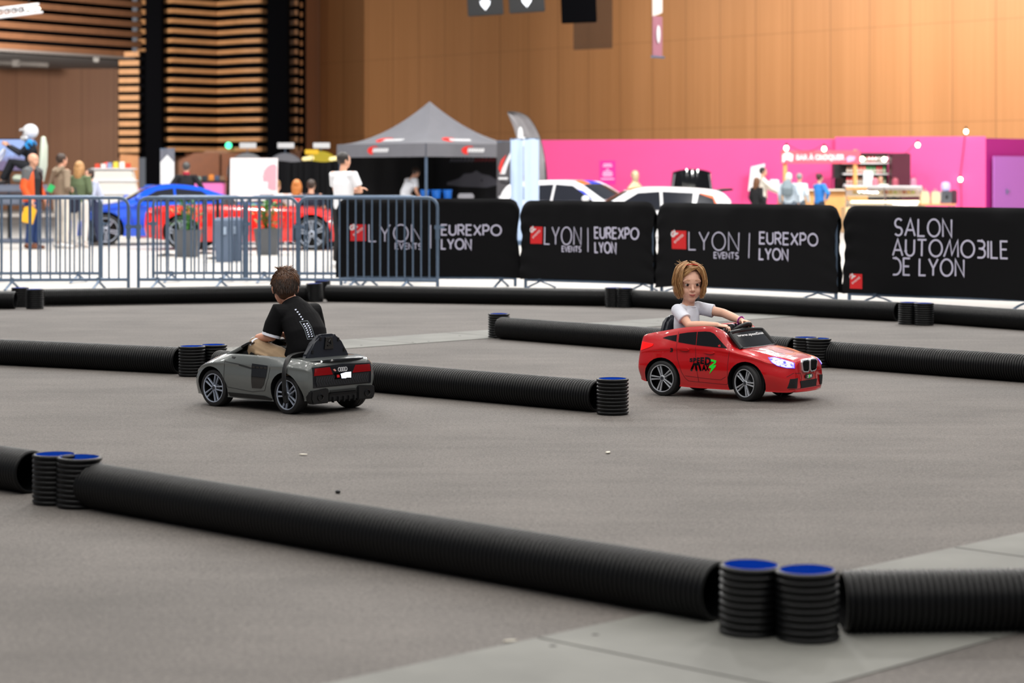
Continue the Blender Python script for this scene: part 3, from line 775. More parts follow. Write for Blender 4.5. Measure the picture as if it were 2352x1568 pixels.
def head_shape(mb, c, fwd, up, h, cheeks=1.):
    """skull, jaw, cheeks, nose, ears, lips; h from chin to crown"""
    R = frame(fwd, up); k = h / 2; c = V(c)
    def p(x, y, z): return c + R @ V((x * k, y * k, z * k))
    def e(x, y, z, r): mb.ell(p(x, y, z), [q * k for q in r], R)
    e(-.10, 0, .22, (.84, .69, .78)); e(.20, 0, .12, (.60, .60, .70)); e(.24, 0, -.38, (.52, .52 * cheeks, .58)); e(.50, 0, -.78, (.21, .25, .2))
    for s in (1, -1):
        e(.40, s * .30, -.36, (.30, .26 * cheeks, .30)); e(.585, s * .29, .20, (.13, .25, .11))
        e(-.04, s * .67, -.10, (.15, .05, .23)); e(-.10, s * .70, -.04, (.10, .06, .18)); e(.74, s * .085, -.30, (.10, .07, .06))
    mb.limb([p(.70, 0, .10), p(.79, 0, -.12), p(.87, 0, -.26)], [.07 * k, .075 * k, .095 * k], 10)
    e(.71, 0, -.50, (.09, .20, .10)); e(.66, 0, -.62, (.12, .17, .07))
    return p, R, k
def eyes(parent, p, R, k, iris='#2a1a12', brow='#6a4a30', gaze=0.):
    for s in (1, -1):
        mb = MB(); mb.ell(p(.665, s * .275, .015), (.105 * k, .125 * k, .072 * k), R, seg=14)
        e = mb.build('eye', mat('eye white', '#e8e2de', rough=.25), parent)
        mb = MB(); mb.ell(p(.742, s * .275 + gaze, .012), (.034 * k, .074 * k, .072 * k), R, seg=12)
        mb.build('iris', mat('iris ' + iris, iris, rough=.15), e)
        mb = MB(); mb.limb([p(.70, s * .42, .065), p(.775, s * .28, .098), p(.77, s * .16, .07)], [.010 * k, .015 * k, .010 * k], 6)
        mb.build('eyelid', mat('lash line', '#5a3a30', rough=.6), parent)
        mb = MB(); mb.limb([p(.66, s * .47, .23), p(.76, s * .3, .295), p(.79, s * .15, .275)], [.009 * k, .017 * k, .012 * k], 6)
        mb.build('eyebrow', mat('brow ' + brow, brow, rough=.7), parent)
def strands(mb, roots, path, r0, n=5, seg=4, mi=0):
    for a in roots:
        P = path(a)
        m = len(P); mb.tube(P, [max(.0003, r0 * (1 - .85 * (i / (m - 1)) ** 1.6)) for i in range(m)], seg, mi, False)

# --- the girl in the red car (local coordinates of the car)
girl = thing('person', 'girl in a white t-shirt with red hairband steering the red toy car', 'person', (1.261, 12.999, 0), math.radians(-35))
m_gskin = mat('child skin', '#e8b79f', rough=.5, spec=.35, noise=.03, nscale=30)
HC = V((-.228, -.004, .662)); a = math.radians(-48)
hf = V((math.cos(a), math.sin(a), -.10)); hu = V((.03, -.05, 1))
mb = MB()
p, R, k = head_shape(mb, HC, hf, hu, .215, 1.05)
mb.limb([(-.250, 0, .50), (-.238, 0, .55), (-.222, -.002, .60)], [.043, .037, .036], 14)
mb.limb([(-.25, 0, .20), (-.255, 0, .32), (-.25, 0, .43), (-.248, 0, .505)], [(.085, .06), (.078, .055), (.092, .056), (.07, .045)], 18, side=(0, 1, 0))
shR, elR, wrR = V((-.252, -.098, .500)), V((-.160, -.128, .418)), V((.022, -.112, .424))
shL, elL, wrL = V((-.222, .092, .508)), V((-.068, .122, .482)), V((.078, .088, .440))
for sh, el, wr in ((shR, elR, wrR), (shL, elL, wrL)):
    mb.limb([(-.25, sh.y * .4, .505), sh, sh * .5 + el * .5, el, el * .55 + wr * .45, wr], [.036, .036, .030, .0265, .0265, .0185], 14)
hand(mb, wrR, (.85, .38, -.10), (.25, .25, -1), .115, (.45, .85, .7), thumb=1)
hand(mb, wrL, (.85, -.22, -.05), (-.15, -.25, -1), .115, (.55, .95, .75), thumb=-1)
for s in (1, -1):
    mb.limb([(-.23, s * .06, .20), (.0, s * .10, .37), (.06, s * .10, .2), (.08, s * .1, .15)], [.055, .042, .034, .03], 12)
    mb.limb([(.07, s * .1, .145), (.14, s * .1, .145)], [.024, .022], 10)
gbody = link('body', fused(mb, .0032, 3), m_gskin, girl)
eyes(girl, p, R, k, '#1c1210', '#b8906c', .0)
mb = MB(); mb.limb([p(.745, .18, -.515), p(.80, .07, -.535), p(.815, 0, -.545), p(.80, -.07, -.535), p(.745, -.18, -.515)], [.012 * k, .034 * k, .032 * k, .034 * k, .012 * k], 8)
mb.limb([p(.75, .15, -.575), p(.79, 0, -.60), p(.75, -.15, -.575)], [.012 * k, .042 * k, .012 * k], 8); mb.build('lips', mat('lips', '#b8655c', rough=.45), girl)
# t-shirt
m_tee = mat('white cotton', '#e3e6f2', rough=.85, bump=.25, nscale=28, sheen=.2)
mb = MB()
mb.tube([(-.25, 0, .17), (-.258, 0, .24), (-.258, 0, .32), (-.252, 0, .42), (-.25, 0, .475), (-.248, 0, .515), (-.244, 0, .535)],
        [(.098, .075), (.092, .070), (.090, .068), (.104, .068), (.104, .062), (.074, .054), (.045, .043)], 26, side=(0, 1, 0))
for sh, el in ((shR, elR), (shL, elL)):
    d = (el - sh)
    mb.tube([(-.25, sh.y * .3, .495), sh + V((-.004, 0, .002)), sh + d * .35, sh + d * .60], [.042, .042, .040, .042], 18)
me = fused(mb, .004, 5)
tee = link('t_shirt', me, m_tee, girl)
mb = MB(); mb.tube([V((-.240, 0, .527)) + V((.041 * math.cos(q), .044 * math.sin(q), -.008 * math.cos(q))) for q in [2 * PI * i / 28 for i in range(28)]], [(.0045, .0065)] * 28, 8, closed=True)
mb.build('collar', m_tee, tee)
# dark star-print trousers
m_pants = mat('black star trousers', '#0c0c10', rough=.8)
mb = MB()
for s in (1, -1):
    mb.limb([(-.23, s * .06, .20), (-.1, s * .085, .30), (.008, s * .10, .385), (.062, s * .10, .22), (.078, s * .1, .17)], [.064, .056, .050, .044, .040], 14)
mb.limb([(-.26, 0, .19), (-.2, 0, .19)], [(.095, .06), (.095, .06)], 14, side=(0, 1, 0))
trs = link('trousers', fused(mb, .005, 3), m_pants, girl)
tt = tree_of(trs)
rnd = random.Random(5)
for i in range(14):
    q = rnd.uniform(0, 6.28); x, y = rnd.uniform(-.05, .04), rnd.choice((-.1, .1)) + rnd.uniform(-.03, .03)
    st = [(x + (.008 if j % 2 == 0 else .0035) * math.cos(q + j * PI / 5), y + (.008 if j % 2 == 0 else .0035) * math.sin(q + j * PI / 5)) for j in range(10)]
    project(tt, *poly(st), top_ray, .0012, .02, False).build('star_print', m_print_white, trs)
# wristband and hand drawing
m_band = mat('purple wristband', '#a0229a', rough=.4)
d = (wrL - elL).normalized(); c = wrL - d * .012; u1 = d.cross(V((0, 0, 1))).normalized(); u2 = d.cross(u1)
mb = MB(); mb.tube([c + u1 * .0215 * math.cos(q) + u2 * .0215 * math.sin(q) for q in [2 * PI * i / 20 for i in range(20)]], [(.0035, .007)] * 20, 8, closed=True, side=None)
wb = mb.build('wristband', m_band, girl)
mb = MB(); q = -.9; mb.box(c - u1 * .0235 * math.cos(.6) * 1 - u2 * .0235 * math.sin(.6), (.016, .010, .014), rot=frame(d, V((0, 0, 1))), bevel=.003); mb.build('band_buckle', mat('pink buckle', '#d46ad0', rough=.4), wb)
tb = tree_of(gbody)
sp = [(.045 + .0028 * q * math.cos(q * 1.3), -.09 + .0026 * q * math.sin(q * 1.3)) for q in [i * .28 for i in range(18)]]
mb = project(tb, *stroke([sp], .0028), lambda u, v: ((u - .1, v - .55, .95), (.19, 1, -.95)), .0008, .01, False)
try: mb.build('hand_drawing', mat('brown ink', '#8a5a3a', rough=.7), girl)
except Exception: pass
# hair: cap plus combed strands, bob length
m_hairb = mat('light brown hair', '#956a40', rough=.45, noise=.25, nscale=60, spec=.5)
m_hairl = mat('blond strand', '#c9a270', rough=.4, noise=.2, nscale=60, spec=.5)
def hp(x, y, z): return p(x, y, z)
mb = MB()
mb.ell(p(-.14, 0, .27), (.90 * k, .78 * k, .86 * k), R, seg=28)
for s in (1, -1):
    mb.limb([p(.05, s * .60, .55), p(.06, s * .77, .0), p(.04, s * .78, -.45), p(.08, s * .64, -.78)], [(.34 * k, .16 * k), (.36 * k, .16 * k), (.34 * k, .17 * k), (.2 * k, .10 * k)], 14, side=R @ V((1, 0, 0)))
mb.limb([p(-.6, 0, .3), p(-.72, 0, -.2), p(-.66, 0, -.75)], [(.66 * k, .3 * k), (.72 * k, .28 * k), (.58 * k, .2 * k)], 18, side=R @ V((0, 1, 0)))
me = fused(mb, .0045, 3)
# open the face: drop cap vertices that lie in front of the face
bm = bmesh.new(); bm.from_mesh(me); Ri = R.inverted()
dead = []
for v in bm.verts:
    q = Ri @ (v.co - HC) / k
    edge = .80 - .6 * max(0, (q.y - .1)) ** 2 if q.y > .1 else .80 - .75 * (q.y - .1) ** 2
    if q.x > .30 and q.z < edge and abs(q.y) < .62: dead.append(v)
bmesh.ops.delete(bm, geom=dead, context='VERTS'); bm.to_mesh(me); bm.free()
hair = link('hair', me, m_hairb, girl)
ths = tree_of(hair)
rnd = random.Random(11)
mb = MB()
def lock(ax):
    side, t, start, ln = ax        # side +-1, t front..back position, start along the crown, length
    pts = []
    for i in range(9):
        s = i / 8
        ang = t * PI * 1.02                          # 0 front .. pi back
        phi = (.08 + 1.25 * min(1, s * 1.7)) if s < .6 else 1.33
        x = math.cos(ang) * (.30 + .62 * math.sin(min(phi, 1.45))) - .10
        y = side * math.sin(ang) * .05 + side * (.02 + .86 * math.sin(min(phi, 1.45)) * max(.35, math.sin(ang * .9 + .25)))
        z = .27 + .88 * math.cos(min(phi, 1.45)) - max(0, s - .42) * 2.25 * ln
        pts.append((x, y, z))
    return pts
for i in range(760):
    side = rnd.choice((1, -1)); t = rnd.uniform(.16, 1.0); ln = rnd.uniform(.66, 1.0)
    P = lock((side, t, 0, ln)); jx, jy, jz = rnd.gauss(0, .035), rnd.gauss(0, .035), rnd.gauss(0, .02)
    wob = rnd.uniform(-.06, .06); flip = rnd.gauss(.0, .10)
    Q = []
    for j, (x, y, z) in enumerate(P):
        s = j / 8; kk = 1.0 + .05 * rnd.random()
        Q.append(p((x + jx) * kk + wob * math.sin(s * 5) + flip * s ** 3, ((y + jy * s) * kk + side * .10 * max(0, s - .75) * rnd.uniform(-1, 1) * 2) * (1 - .22 * max(0, s - .62) / .38) * (1 + .02 * math.sin(s * 7 + i)), z * (1.015 if z > 0 else 1) + jz))
    Q = catmull([tuple(q) for q in Q], 3)
    mb.tube(Q, [.0019 * (1 - .75 * (j / 24) ** 2) for j in range(25)], 5, rnd.choice((0, 0, 1)), False)
# side-swept fringe from the parting
for i in range(90):
    y0 = rnd.uniform(.10, .34); a0 = rnd.uniform(0, 1)
    Q = []
    for j in range(9):
        s = j / 8; y = y0 * (1 - s) - s * (.70 + .06 * a0); x = .52 + .26 * math.sin(s * PI) * .6 - .50 * s ** 2.5 + .06; z = 1.04 - .08 * a0 - s ** 1.7 * (.36 + .60 * a0) - .02
        q = V((x, y, z)); 
        Q.append(p(q.x + .02, q.y, q.z))
    mb.tube(Q, [.0024 * (1 - .6 * (j / 8) ** 2) for j in range(9)], 5, rnd.choice((0, 1, 1)), False)
for i in range(40):
    y0 = rnd.uniform(.10, .30); Q = []
    for j in range(8):
        s = j / 7; Q.append(p(.50 + .20 * math.sin(s * PI * .8) - .3 * s ** 2, y0 + (.62 - y0 * .6) * s ** .8, 1.0 - .75 * s ** 1.5 - .1 * rnd.random()))
    mb.tube(Q, [.0022 * (1 - .6 * (j / 7) ** 2) for j in range(8)], 5, rnd.choice((0, 1)), False)
for i in range(26):                        # stray hairs
    th = rnd.uniform(0, 6.28); b = V((math.cos(th) * .5 - .1, math.sin(th) * .5, .98)); d = V((rnd.gauss(0, .3), rnd.gauss(0, .4), rnd.uniform(.1, .35)))
    mb.tube([p(*b), p(*(b + d * .5)), p(*(b + d + V((0, 0, -.08))))], [.0007, .0006, .0004], 4, 1, False)
mb.build('hair_strands', [m_hairb, m_hairl], hair)
mb = MB(); mb.tube([p(.16 + .10 * math.cos(q) + .36 * math.sin(q) ** 2, .82 * math.cos(q), .25 + .90 * math.sin(q)) for q in [(.04 + .92 * i / 24) * PI for i in range(25)]], [(.0036, .0026)] * 25, 8)
mb.build('hairband', mat('red hairband', '#d62a20', rough=.3), girl)

# --- the boy in the grey car
boy = thing('person', 'boy with short brown hair in a black printed t-shirt and tan trousers', 'person', (-1.289, 12.342, 0), math.radians(138))
HC = V((.002, -.006, .672)); hf = V((.76, -.62, -.16)); hu = V((.16, -.10, 1))
mb = MB(); p, R, k = head_shape(mb, HC, hf, hu, .205, 1.05)
mb.limb([(-.075, 0, .55), (-.05, 0, .60), (-.01, 0, .645)], [.05, .042, .04], 14)
mb.limb([(-.19, 0, .2), (-.2, 0, .32), (-.15, 0, .45), (-.085, 0, .55)], [(.09, .065), (.09, .065), (.105, .06), (.08, .05)], 18, side=(.1, 1, 0))
bsL, beL, bwL = V((-.055, .100, .535)), V((-.028, .128, .405)), V((.105, .105, .392))
bsR, beR, bwR = V((-.105, -.118, .530)), V((-.075, -.178, .415)), V((.085, -.09, .395))
for sh, el, wr in ((bsL, beL, bwL), (bsR, beR, bwR)):
    mb.limb([(-.09, sh.y * .4, .54), sh, sh * .5 + el * .5, el, el * .5 + wr * .5, wr], [.04, .04, .035, .031, .029, .021], 14)
hand(mb, bwL, (.3, -.85, .25), (-.3, -.2, -.9), .12, (.6, .9, .7), thumb=1); hand(mb, bwR, (.3, .85, .25), (-.3, .2, -.9), .12, (.6, .9, .7), thumb=-1)
for s in (1, -1):
    mb.limb([(-.17, s * .06, .21), (.08, s * .125, .335), (.12, s * .12, .2), (.13, s * .11, .17)], [.06, .05, .038, .034], 12); mb.limb([(.12, s * .11, .15), (.18, s * .11, .148)], [.026, .024], 10)
link('body', fused(mb, .0036, 3), mat('boy skin', '#dca086', rough=.5, spec=.35), boy)
eyes(boy, p, R, k, '#2a2018', '#5a3d26')
m_btee = mat('black cotton', '#050508', rough=.85, bump=.3, nscale=22, spec=.2)
mb = MB()
mb.tube([(-.165, .005, .20), (-.185, .005, .27), (-.195, .003, .34), (-.175, 0, .43), (-.13, 0, .50), (-.09, 0, .557), (-.056, 0, .600)],
        [(.125, .10), (.125, .098), (.125, .093), (.130, .086), (.126, .075), (.096, .064), (.054, .052)], 28, side=(.15, 1, 0))
for sh, el in ((bsL, beL), (bsR, beR)):
    d = el - sh; mb.tube([(-.10, sh.y * .3, .525), sh + V((-.004, 0, .0)), sh + d * .5, sh + d * .9], [.062, .062, .057, .055], 18)
for q, a_, b_, r_ in ((1, (-.2, .07, .38), (-.12, .1, .5), .012), (1, (-.26, -.02, .36), (-.23, .06, .3), .010), (1, (-.24, -.08, .42), (-.22, .0, .36), .010), (1, (-.16, .12, .36), (-.13, .10, .25), .012)):
    mb.limb([a_, [(i + j) / 2 for i, j in zip(a_, b_)], b_], [r_ * .6, r_ * 1.6, r_ * .6], 8)
btee = link('t_shirt', fused(mb, .0045, 5), m_btee, boy)
tb = tree_of(btee)
for sh, el in ((bsL, beL), (bsR, beR)):
    d = el - sh; c0 = sh + d * .90; c1 = sh + d * 1.0; t = d.normalized()
    mb = MB(); mb.tube([c0 - t * .004, c0 + t * .012], [.0535, .054], 24, caps=False); mb.tube([c0 - t * .004, c0 + t * .012], [.0515, .052], 24, caps=False); mb.build('sleeve_cuff', m_tee, btee)
mb = MB(); mb.tube([V((-.056, 0, .598)) + V((.044 * math.cos(q), .050 * math.sin(q), -.026 * math.cos(q))) for q in [2 * PI * i / 24 for i in range(24)]], [(.005, .006)] * 24, 8, closed=True); mb.build('collar', m_btee, btee)
# back print: a slanting column of small white marks and a framed block, seen along the spine
rr = lambda u, v: ((-1.2, u, v + .25), (1, 0, -.22))
def shear_pt(t, w): return (.060 - .03 * t + w, .553 - .30 * t)
m_pr = mat('white shirt print', '#d6dcf0', rough=.7)
def mark(t, w, sx=.006, sz=.0045):
    u, v = shear_pt(t, w); q = [(u - sx, v + sz), (u + sx * .7, v + sz * .6), (u + sx, v - sz), (u - sx * .4, v - sz * .8)]
    project(tb, *poly(q), rr, .0012, .02, False).build('print_mark', m_pr, btee)
for i in range(5): mark(.05 + i * .052, 0)
for i in range(4): mark(.72 + i * .072, 0)
for i in range(7):
    for w in (-.009, .009): mark(.36 + i * .042, w, .0065, .0045)
fr = [shear_pt(.30, .022), shear_pt(.30, -.022), shear_pt(.66, -.022), shear_pt(.66, .022), shear_pt(.30, .022)]
project(tb, *stroke([fr], .0028), rr, .0012, .02, False).build('print_frame', mat('grey shirt print', '#7c8890', rough=.7), btee)
m_tan = mat('tan trousers', '#9a8266', rough=.85, bump=.3, nscale=18)
mb = MB()
for s in (1, -1):
    mb.limb([(-.17, s * .07, .21), (-.05, s * .11, .285), (.085, s * .135, .34), (.125, s * .125, .22), (.135, s * .11, .17)], [.075, .072, .062, .052, .045], 16)
    mb.limb([(.10, s * .16, .35), (.02, s * .19, .31), (-.05, s * .185, .30)], [.008, .012, .006], 8)
mb.limb([(-.21, 0, .2), (-.14, 0, .2)], [(.115, .07), (.115, .07)], 14, side=(0, 1, 0))
tn = link('trousers', fused(mb, .005, 3), m_tan, boy)
tk = tree_of(tn)
for s in (1, -1):
    for x0 in (.072, .098):
        project(tk, *poly([(x0, s * .11), (x0 + .012, s * .11), (x0 + .010, s * .19), (x0 - .003, s * .19)]), lambda u, v, s=s: ((u - .0, v + s * .35, 1.0), (0, -s * .35, -.65)), .0015, .01, False).build('knee_stripe', m_tee, tn)
mb = MB()
for s in (1, -1): mb.limb([(.115, s * .11, .158), (.165, s * .11, .152), (.20, s * .11, .15)], [(.034, .03), (.034, .026), (.028, .02)], 12, side=(0, 1, 0))
mb.build('shoes', m_white, boy)
m_bh = mat('short brown hair', '#4a2f1d', rough=.5, noise=.35, nscale=50); m_bh2 = mat('brown hair tip', '#6b4427', rough=.5, noise=.3, nscale=50); m_bh3 = mat('dark nape hair', '#2c1d14', rough=.55, noise=.3, nscale=60)
mb = MB()
mb.ell(p(-.15, 0, .26), (.86 * k, .73 * k, .84 * k), R, seg=28); mb.limb([p(-.55, 0, .1), p(-.60, 0, -.3), p(-.52, 0, -.55)], [(.60 * k, .30 * k), (.56 * k, .24 * k), (.40 * k, .16 * k)], 16, side=R @ V((0, 1, 0)))
for s in (1, -1): mb.limb([p(-.1, s * .62, .3), p(.02, s * .64, .05)], [(.34 * k, .1 * k), (.2 * k, .06 * k)], 10, side=R @ V((1, 0, 0)))
me = fused(mb, .004, 3); bm = bmesh.new(); bm.from_mesh(me); Ri = R.inverted()
bmesh.ops.delete(bm, geom=[v for v in bm.verts if (lambda q: q.x > .42 and q.z < .62)(Ri @ (v.co - HC) / k)], context='VERTS'); bm.to_mesh(me); bm.free()
bh = link('hair', me, m_bh, boy)
rnd = random.Random(3); mb = MB()
for i in range(2800):
    th = rnd.uniform(.15 * PI, 1.85 * PI); ph = math.acos(rnd.uniform(-.45, .99))
    n = V((math.cos(th) * math.sin(ph), math.sin(th) * math.sin(ph), math.cos(ph)))
    b = V((-.15 + .87 * n.x, .745 * n.y, .25 + .86 * n.z))
    if n.z < 0: b = V((-.32 + .68 * n.x - .05, .66 * n.y, .24 + .95 * n.z))
    if n.z < .1 and n.x > .1: continue
    top = max(0, n.z)
    flow = V((.35 * top + .15, .15 * math.sin(th * 2) - .25 * top, -1.0 + .95 * top)) + n * (.13 + .20 * top) + V((rnd.gauss(0, .12), rnd.gauss(0, .14), rnd.gauss(0, .10)))
    flow.normalize(); L = (.22 + .12 * top) * rnd.uniform(.7, 1.2)
    mb.tube([p(*b), p(*(b + flow * L * .5)), p(*(b + flow * L + V((0, 0, -.03))))], [.0015, .0013, .0004], 4, (rnd.choice((0, 1, 1)) if n.z > .2 else rnd.choice((0, 2, 2))), False)
for i in range(70):          # cowlick on the crown
    b = V((-.15 + rnd.gauss(0, .16), .15 + rnd.gauss(0, .14), 1.03)); d = V((rnd.gauss(-.1, .12), rnd.gauss(.14, .12), rnd.uniform(.04, .16)))
    mb.tube([p(*b), p(*(b + d * .6)), p(*(b + d))], [.0014, .0011, .0004], 4, 1, False)
mb.build('hair_tufts', [m_bh, m_bh2, m_bh3], bh)
# ------------------------------------------------------------------ steel crowd barriers and their printed covers
def barrier_frame(t, L, h=1.08, lift=.12, bars=17, legs=(.16, .84), thick=.019, bare=True):
    """one barrier along local x from 0 to L, standing on bowed feet"""
    r = .11; zb = lift
    pts = [(0, 0, zb - .10), (0, 0, h - r)] + [(r - r * math.cos(a), 0, h - r + r * math.sin(a)) for a in (.4, .8, 1.2, PI / 2)]
    pts += [(L - r + r * math.sin(a), 0, h - r + r * math.cos(a)) for a in (0, .4, .8, 1.2)] + [(L, 0, h - r), (L, 0, zb - .10)]
    mb = MB(); mb.tube(pts, thick, 10); mb.build('outer_tube', m_galv, t)
    mb = MB(); mb.tube([(0, 0, zb), (L, 0, zb)], thick, 10); mb.build('bottom_rail', m_galv, t)
    if bare:
        for i in range(1, bars):
            mb = MB(); x = L * i / bars
            mb.tube([(x, 0, zb), (x, 0, h)], .0105, 8); mb.build('upright_bar', m_galv, t)
        for x, s in ((0, -1), (L, 1)):
            mb = MB(); mb.box((x, 0, .74), (.07, .05, .05), bevel=.006); mb.box((x + s * .05, 0, .74), (.06, .012, .03)); mb.tube([(x, 0, .60), (x, 0, .76)], .026, 10)
            mb.build('coupling_hook', m_galv, t)
    for f in legs:
        mb = MB(); x = L * f
        for s in (1, -1):
            mb.tube(catmull([(x, s * .012, zb + .02), (x, s * .03, zb - .02), (x + .03 * s, s * .14, .05), (x + .05 * s, s * .25, .012)], 5), [(.018, .009)] * 16, 8, side=(1, 0, 0))
        mb.box((x, 0, zb), (.05, .05, .05), bevel=.006); mb.build('foot', m_galv, t)
def fence(xl, xr, Zl, Zr, label, h=1.08, **k):
    a = V(((xl - CX) / FOC * Zl, Zl)); b = V(((xr - CX) / FOC * Zr, Zr)); d = b - a
    t = thing('crowd_barrier', label, 'barrier', (a.x, a.y, 0), math.atan2(d.y, d.x), 'steel crowd barriers round the track')
    barrier_frame(t, d.length, h, **k); return t, d.length
fence(-88, 295, 25.4, 25.6, 'bare steel barrier at the picture edge, in front of the blue car', legs=(.3, .82))
fence(318, 683, 25.6, 25.6, 'bare steel barrier in front of the planters, middle one of the front row', legs=(.12, .52, .9))
fence(687, 1005, 25.6, 25.3, 'bare steel barrier overlapping the first cloth-covered barrier', legs=(.40, .78))
fence(-120, 233, 27.3, 27.3, 'bare steel barrier of the rear row behind the people near the blue car wheel', legs=(.3, .85))
fence(352, 561, 27.4, 27.4, 'bare steel barrier of the rear row, behind the middle front barrier', legs=(.2, .8), bars=12)
fence(567, 966, 27.3, 27.2, 'bare steel barrier of the rear row, ending before the lettered black cloth', legs=(.1, .6), bars=15)

LET = {}
def arc(cx, cy, rx, ry, a0, a1, n=14): return [(cx + rx * math.cos(math.radians(a0 + (a1 - a0) * i / n)), cy + ry * math.sin(math.radians(a0 + (a1 - a0) * i / n))) for i in range(n + 1)]
def glyph(c):
    """thin sans capitals in a box one unit high: (width, strokes)"""
    if c == 'L': return .5, [[(0, 1), (0, 0), (.5, 0)]]
    if c == 'Y': return .72, [[(0, 1), (.36, .44), (.72, 1)], [(.36, .44), (.36, 0)]]
    if c == 'O': return .98, [arc(.49, .5, .49, .5, 0, 360, 32)]
    if c == 'N': return .68, [[(0, 0), (0, 1), (.68, 0), (.68, 1)]]
    if c == 'E': return .52, [[(.52, 1), (0, 1), (0, 0), (.52, 0)], [(0, .52), (.46, .52)]]
    if c == 'V': return .74, [[(0, 1), (.37, 0), (.74, 1)]]
    if c == 'T': return .66, [[(0, 1), (.66, 1)], [(.33, 1), (.33, 0)]]
    if c == 'S': return .56, [arc(.29, .74, .26, .26, 35, 270, 12) + arc(.28, .25, .28, .25, 88, -145, 12)]
    if c == 'U': return .64, [[(0, 1), (0, .32)] + arc(.32, .32, .32, .32, 180, 360, 12) + [(.64, 1)]]
    if c == 'R': return .58, [[(0, 0), (0, 1), (.3, 1)] + arc(.3, .74, .26, .26, 90, -90, 10) + [(0, .48)], [(.28, .48), (.58, 0)]]
    if c == 'X': return .68, [[(0, 1), (.68, 0)], [(0, 0), (.68, 1)]]
    if c == 'P': return .56, [[(0, 0), (0, 1), (.28, 1)] + arc(.28, .72, .28, .28, 90, -90, 10) + [(0, .44)]]
    if c == 'A': return .76, [[(0, 0), (.38, 1), (.76, 0)], [(.14, .34), (.62, .34)]]
    if c == 'I': return .0, [[(0, 0), (0, 1)]]
    if c == 'B': return .56, [[(0, 1), (.3, 1)] + arc(.3, .77, .23, .23, 90, -90, 8) + [(.1, .54)], [(.3, .54)] + arc(.3, .27, .27, .27, 90, -90, 8) + [(0, 0)]]
    if c == 'D': return .66, [[(0, 1), (.22, 1)] + arc(.22, .5, .46, .5, 90, -90, 14) + [(0, 0)]]
    if c == 'M': return 1.0, [[(-.1, 0), (.38, 1), (.52, .12), (.98, 1), (1.0, 0)]]
    return .3, []
def lettering(word, x0, x1, z0, z1, gap=.24):
    w = 0; L = []
    for c in word:
        gw, st = glyph(c); L.append((w, st)); w += gw + gap
    w -= gap; sx = (x1 - x0) / w; sz = z1 - z0
    return [[[(x0 + (o + px) * sx, z0 + py * sz) for px, py in s] for s in st] for o, st in L]
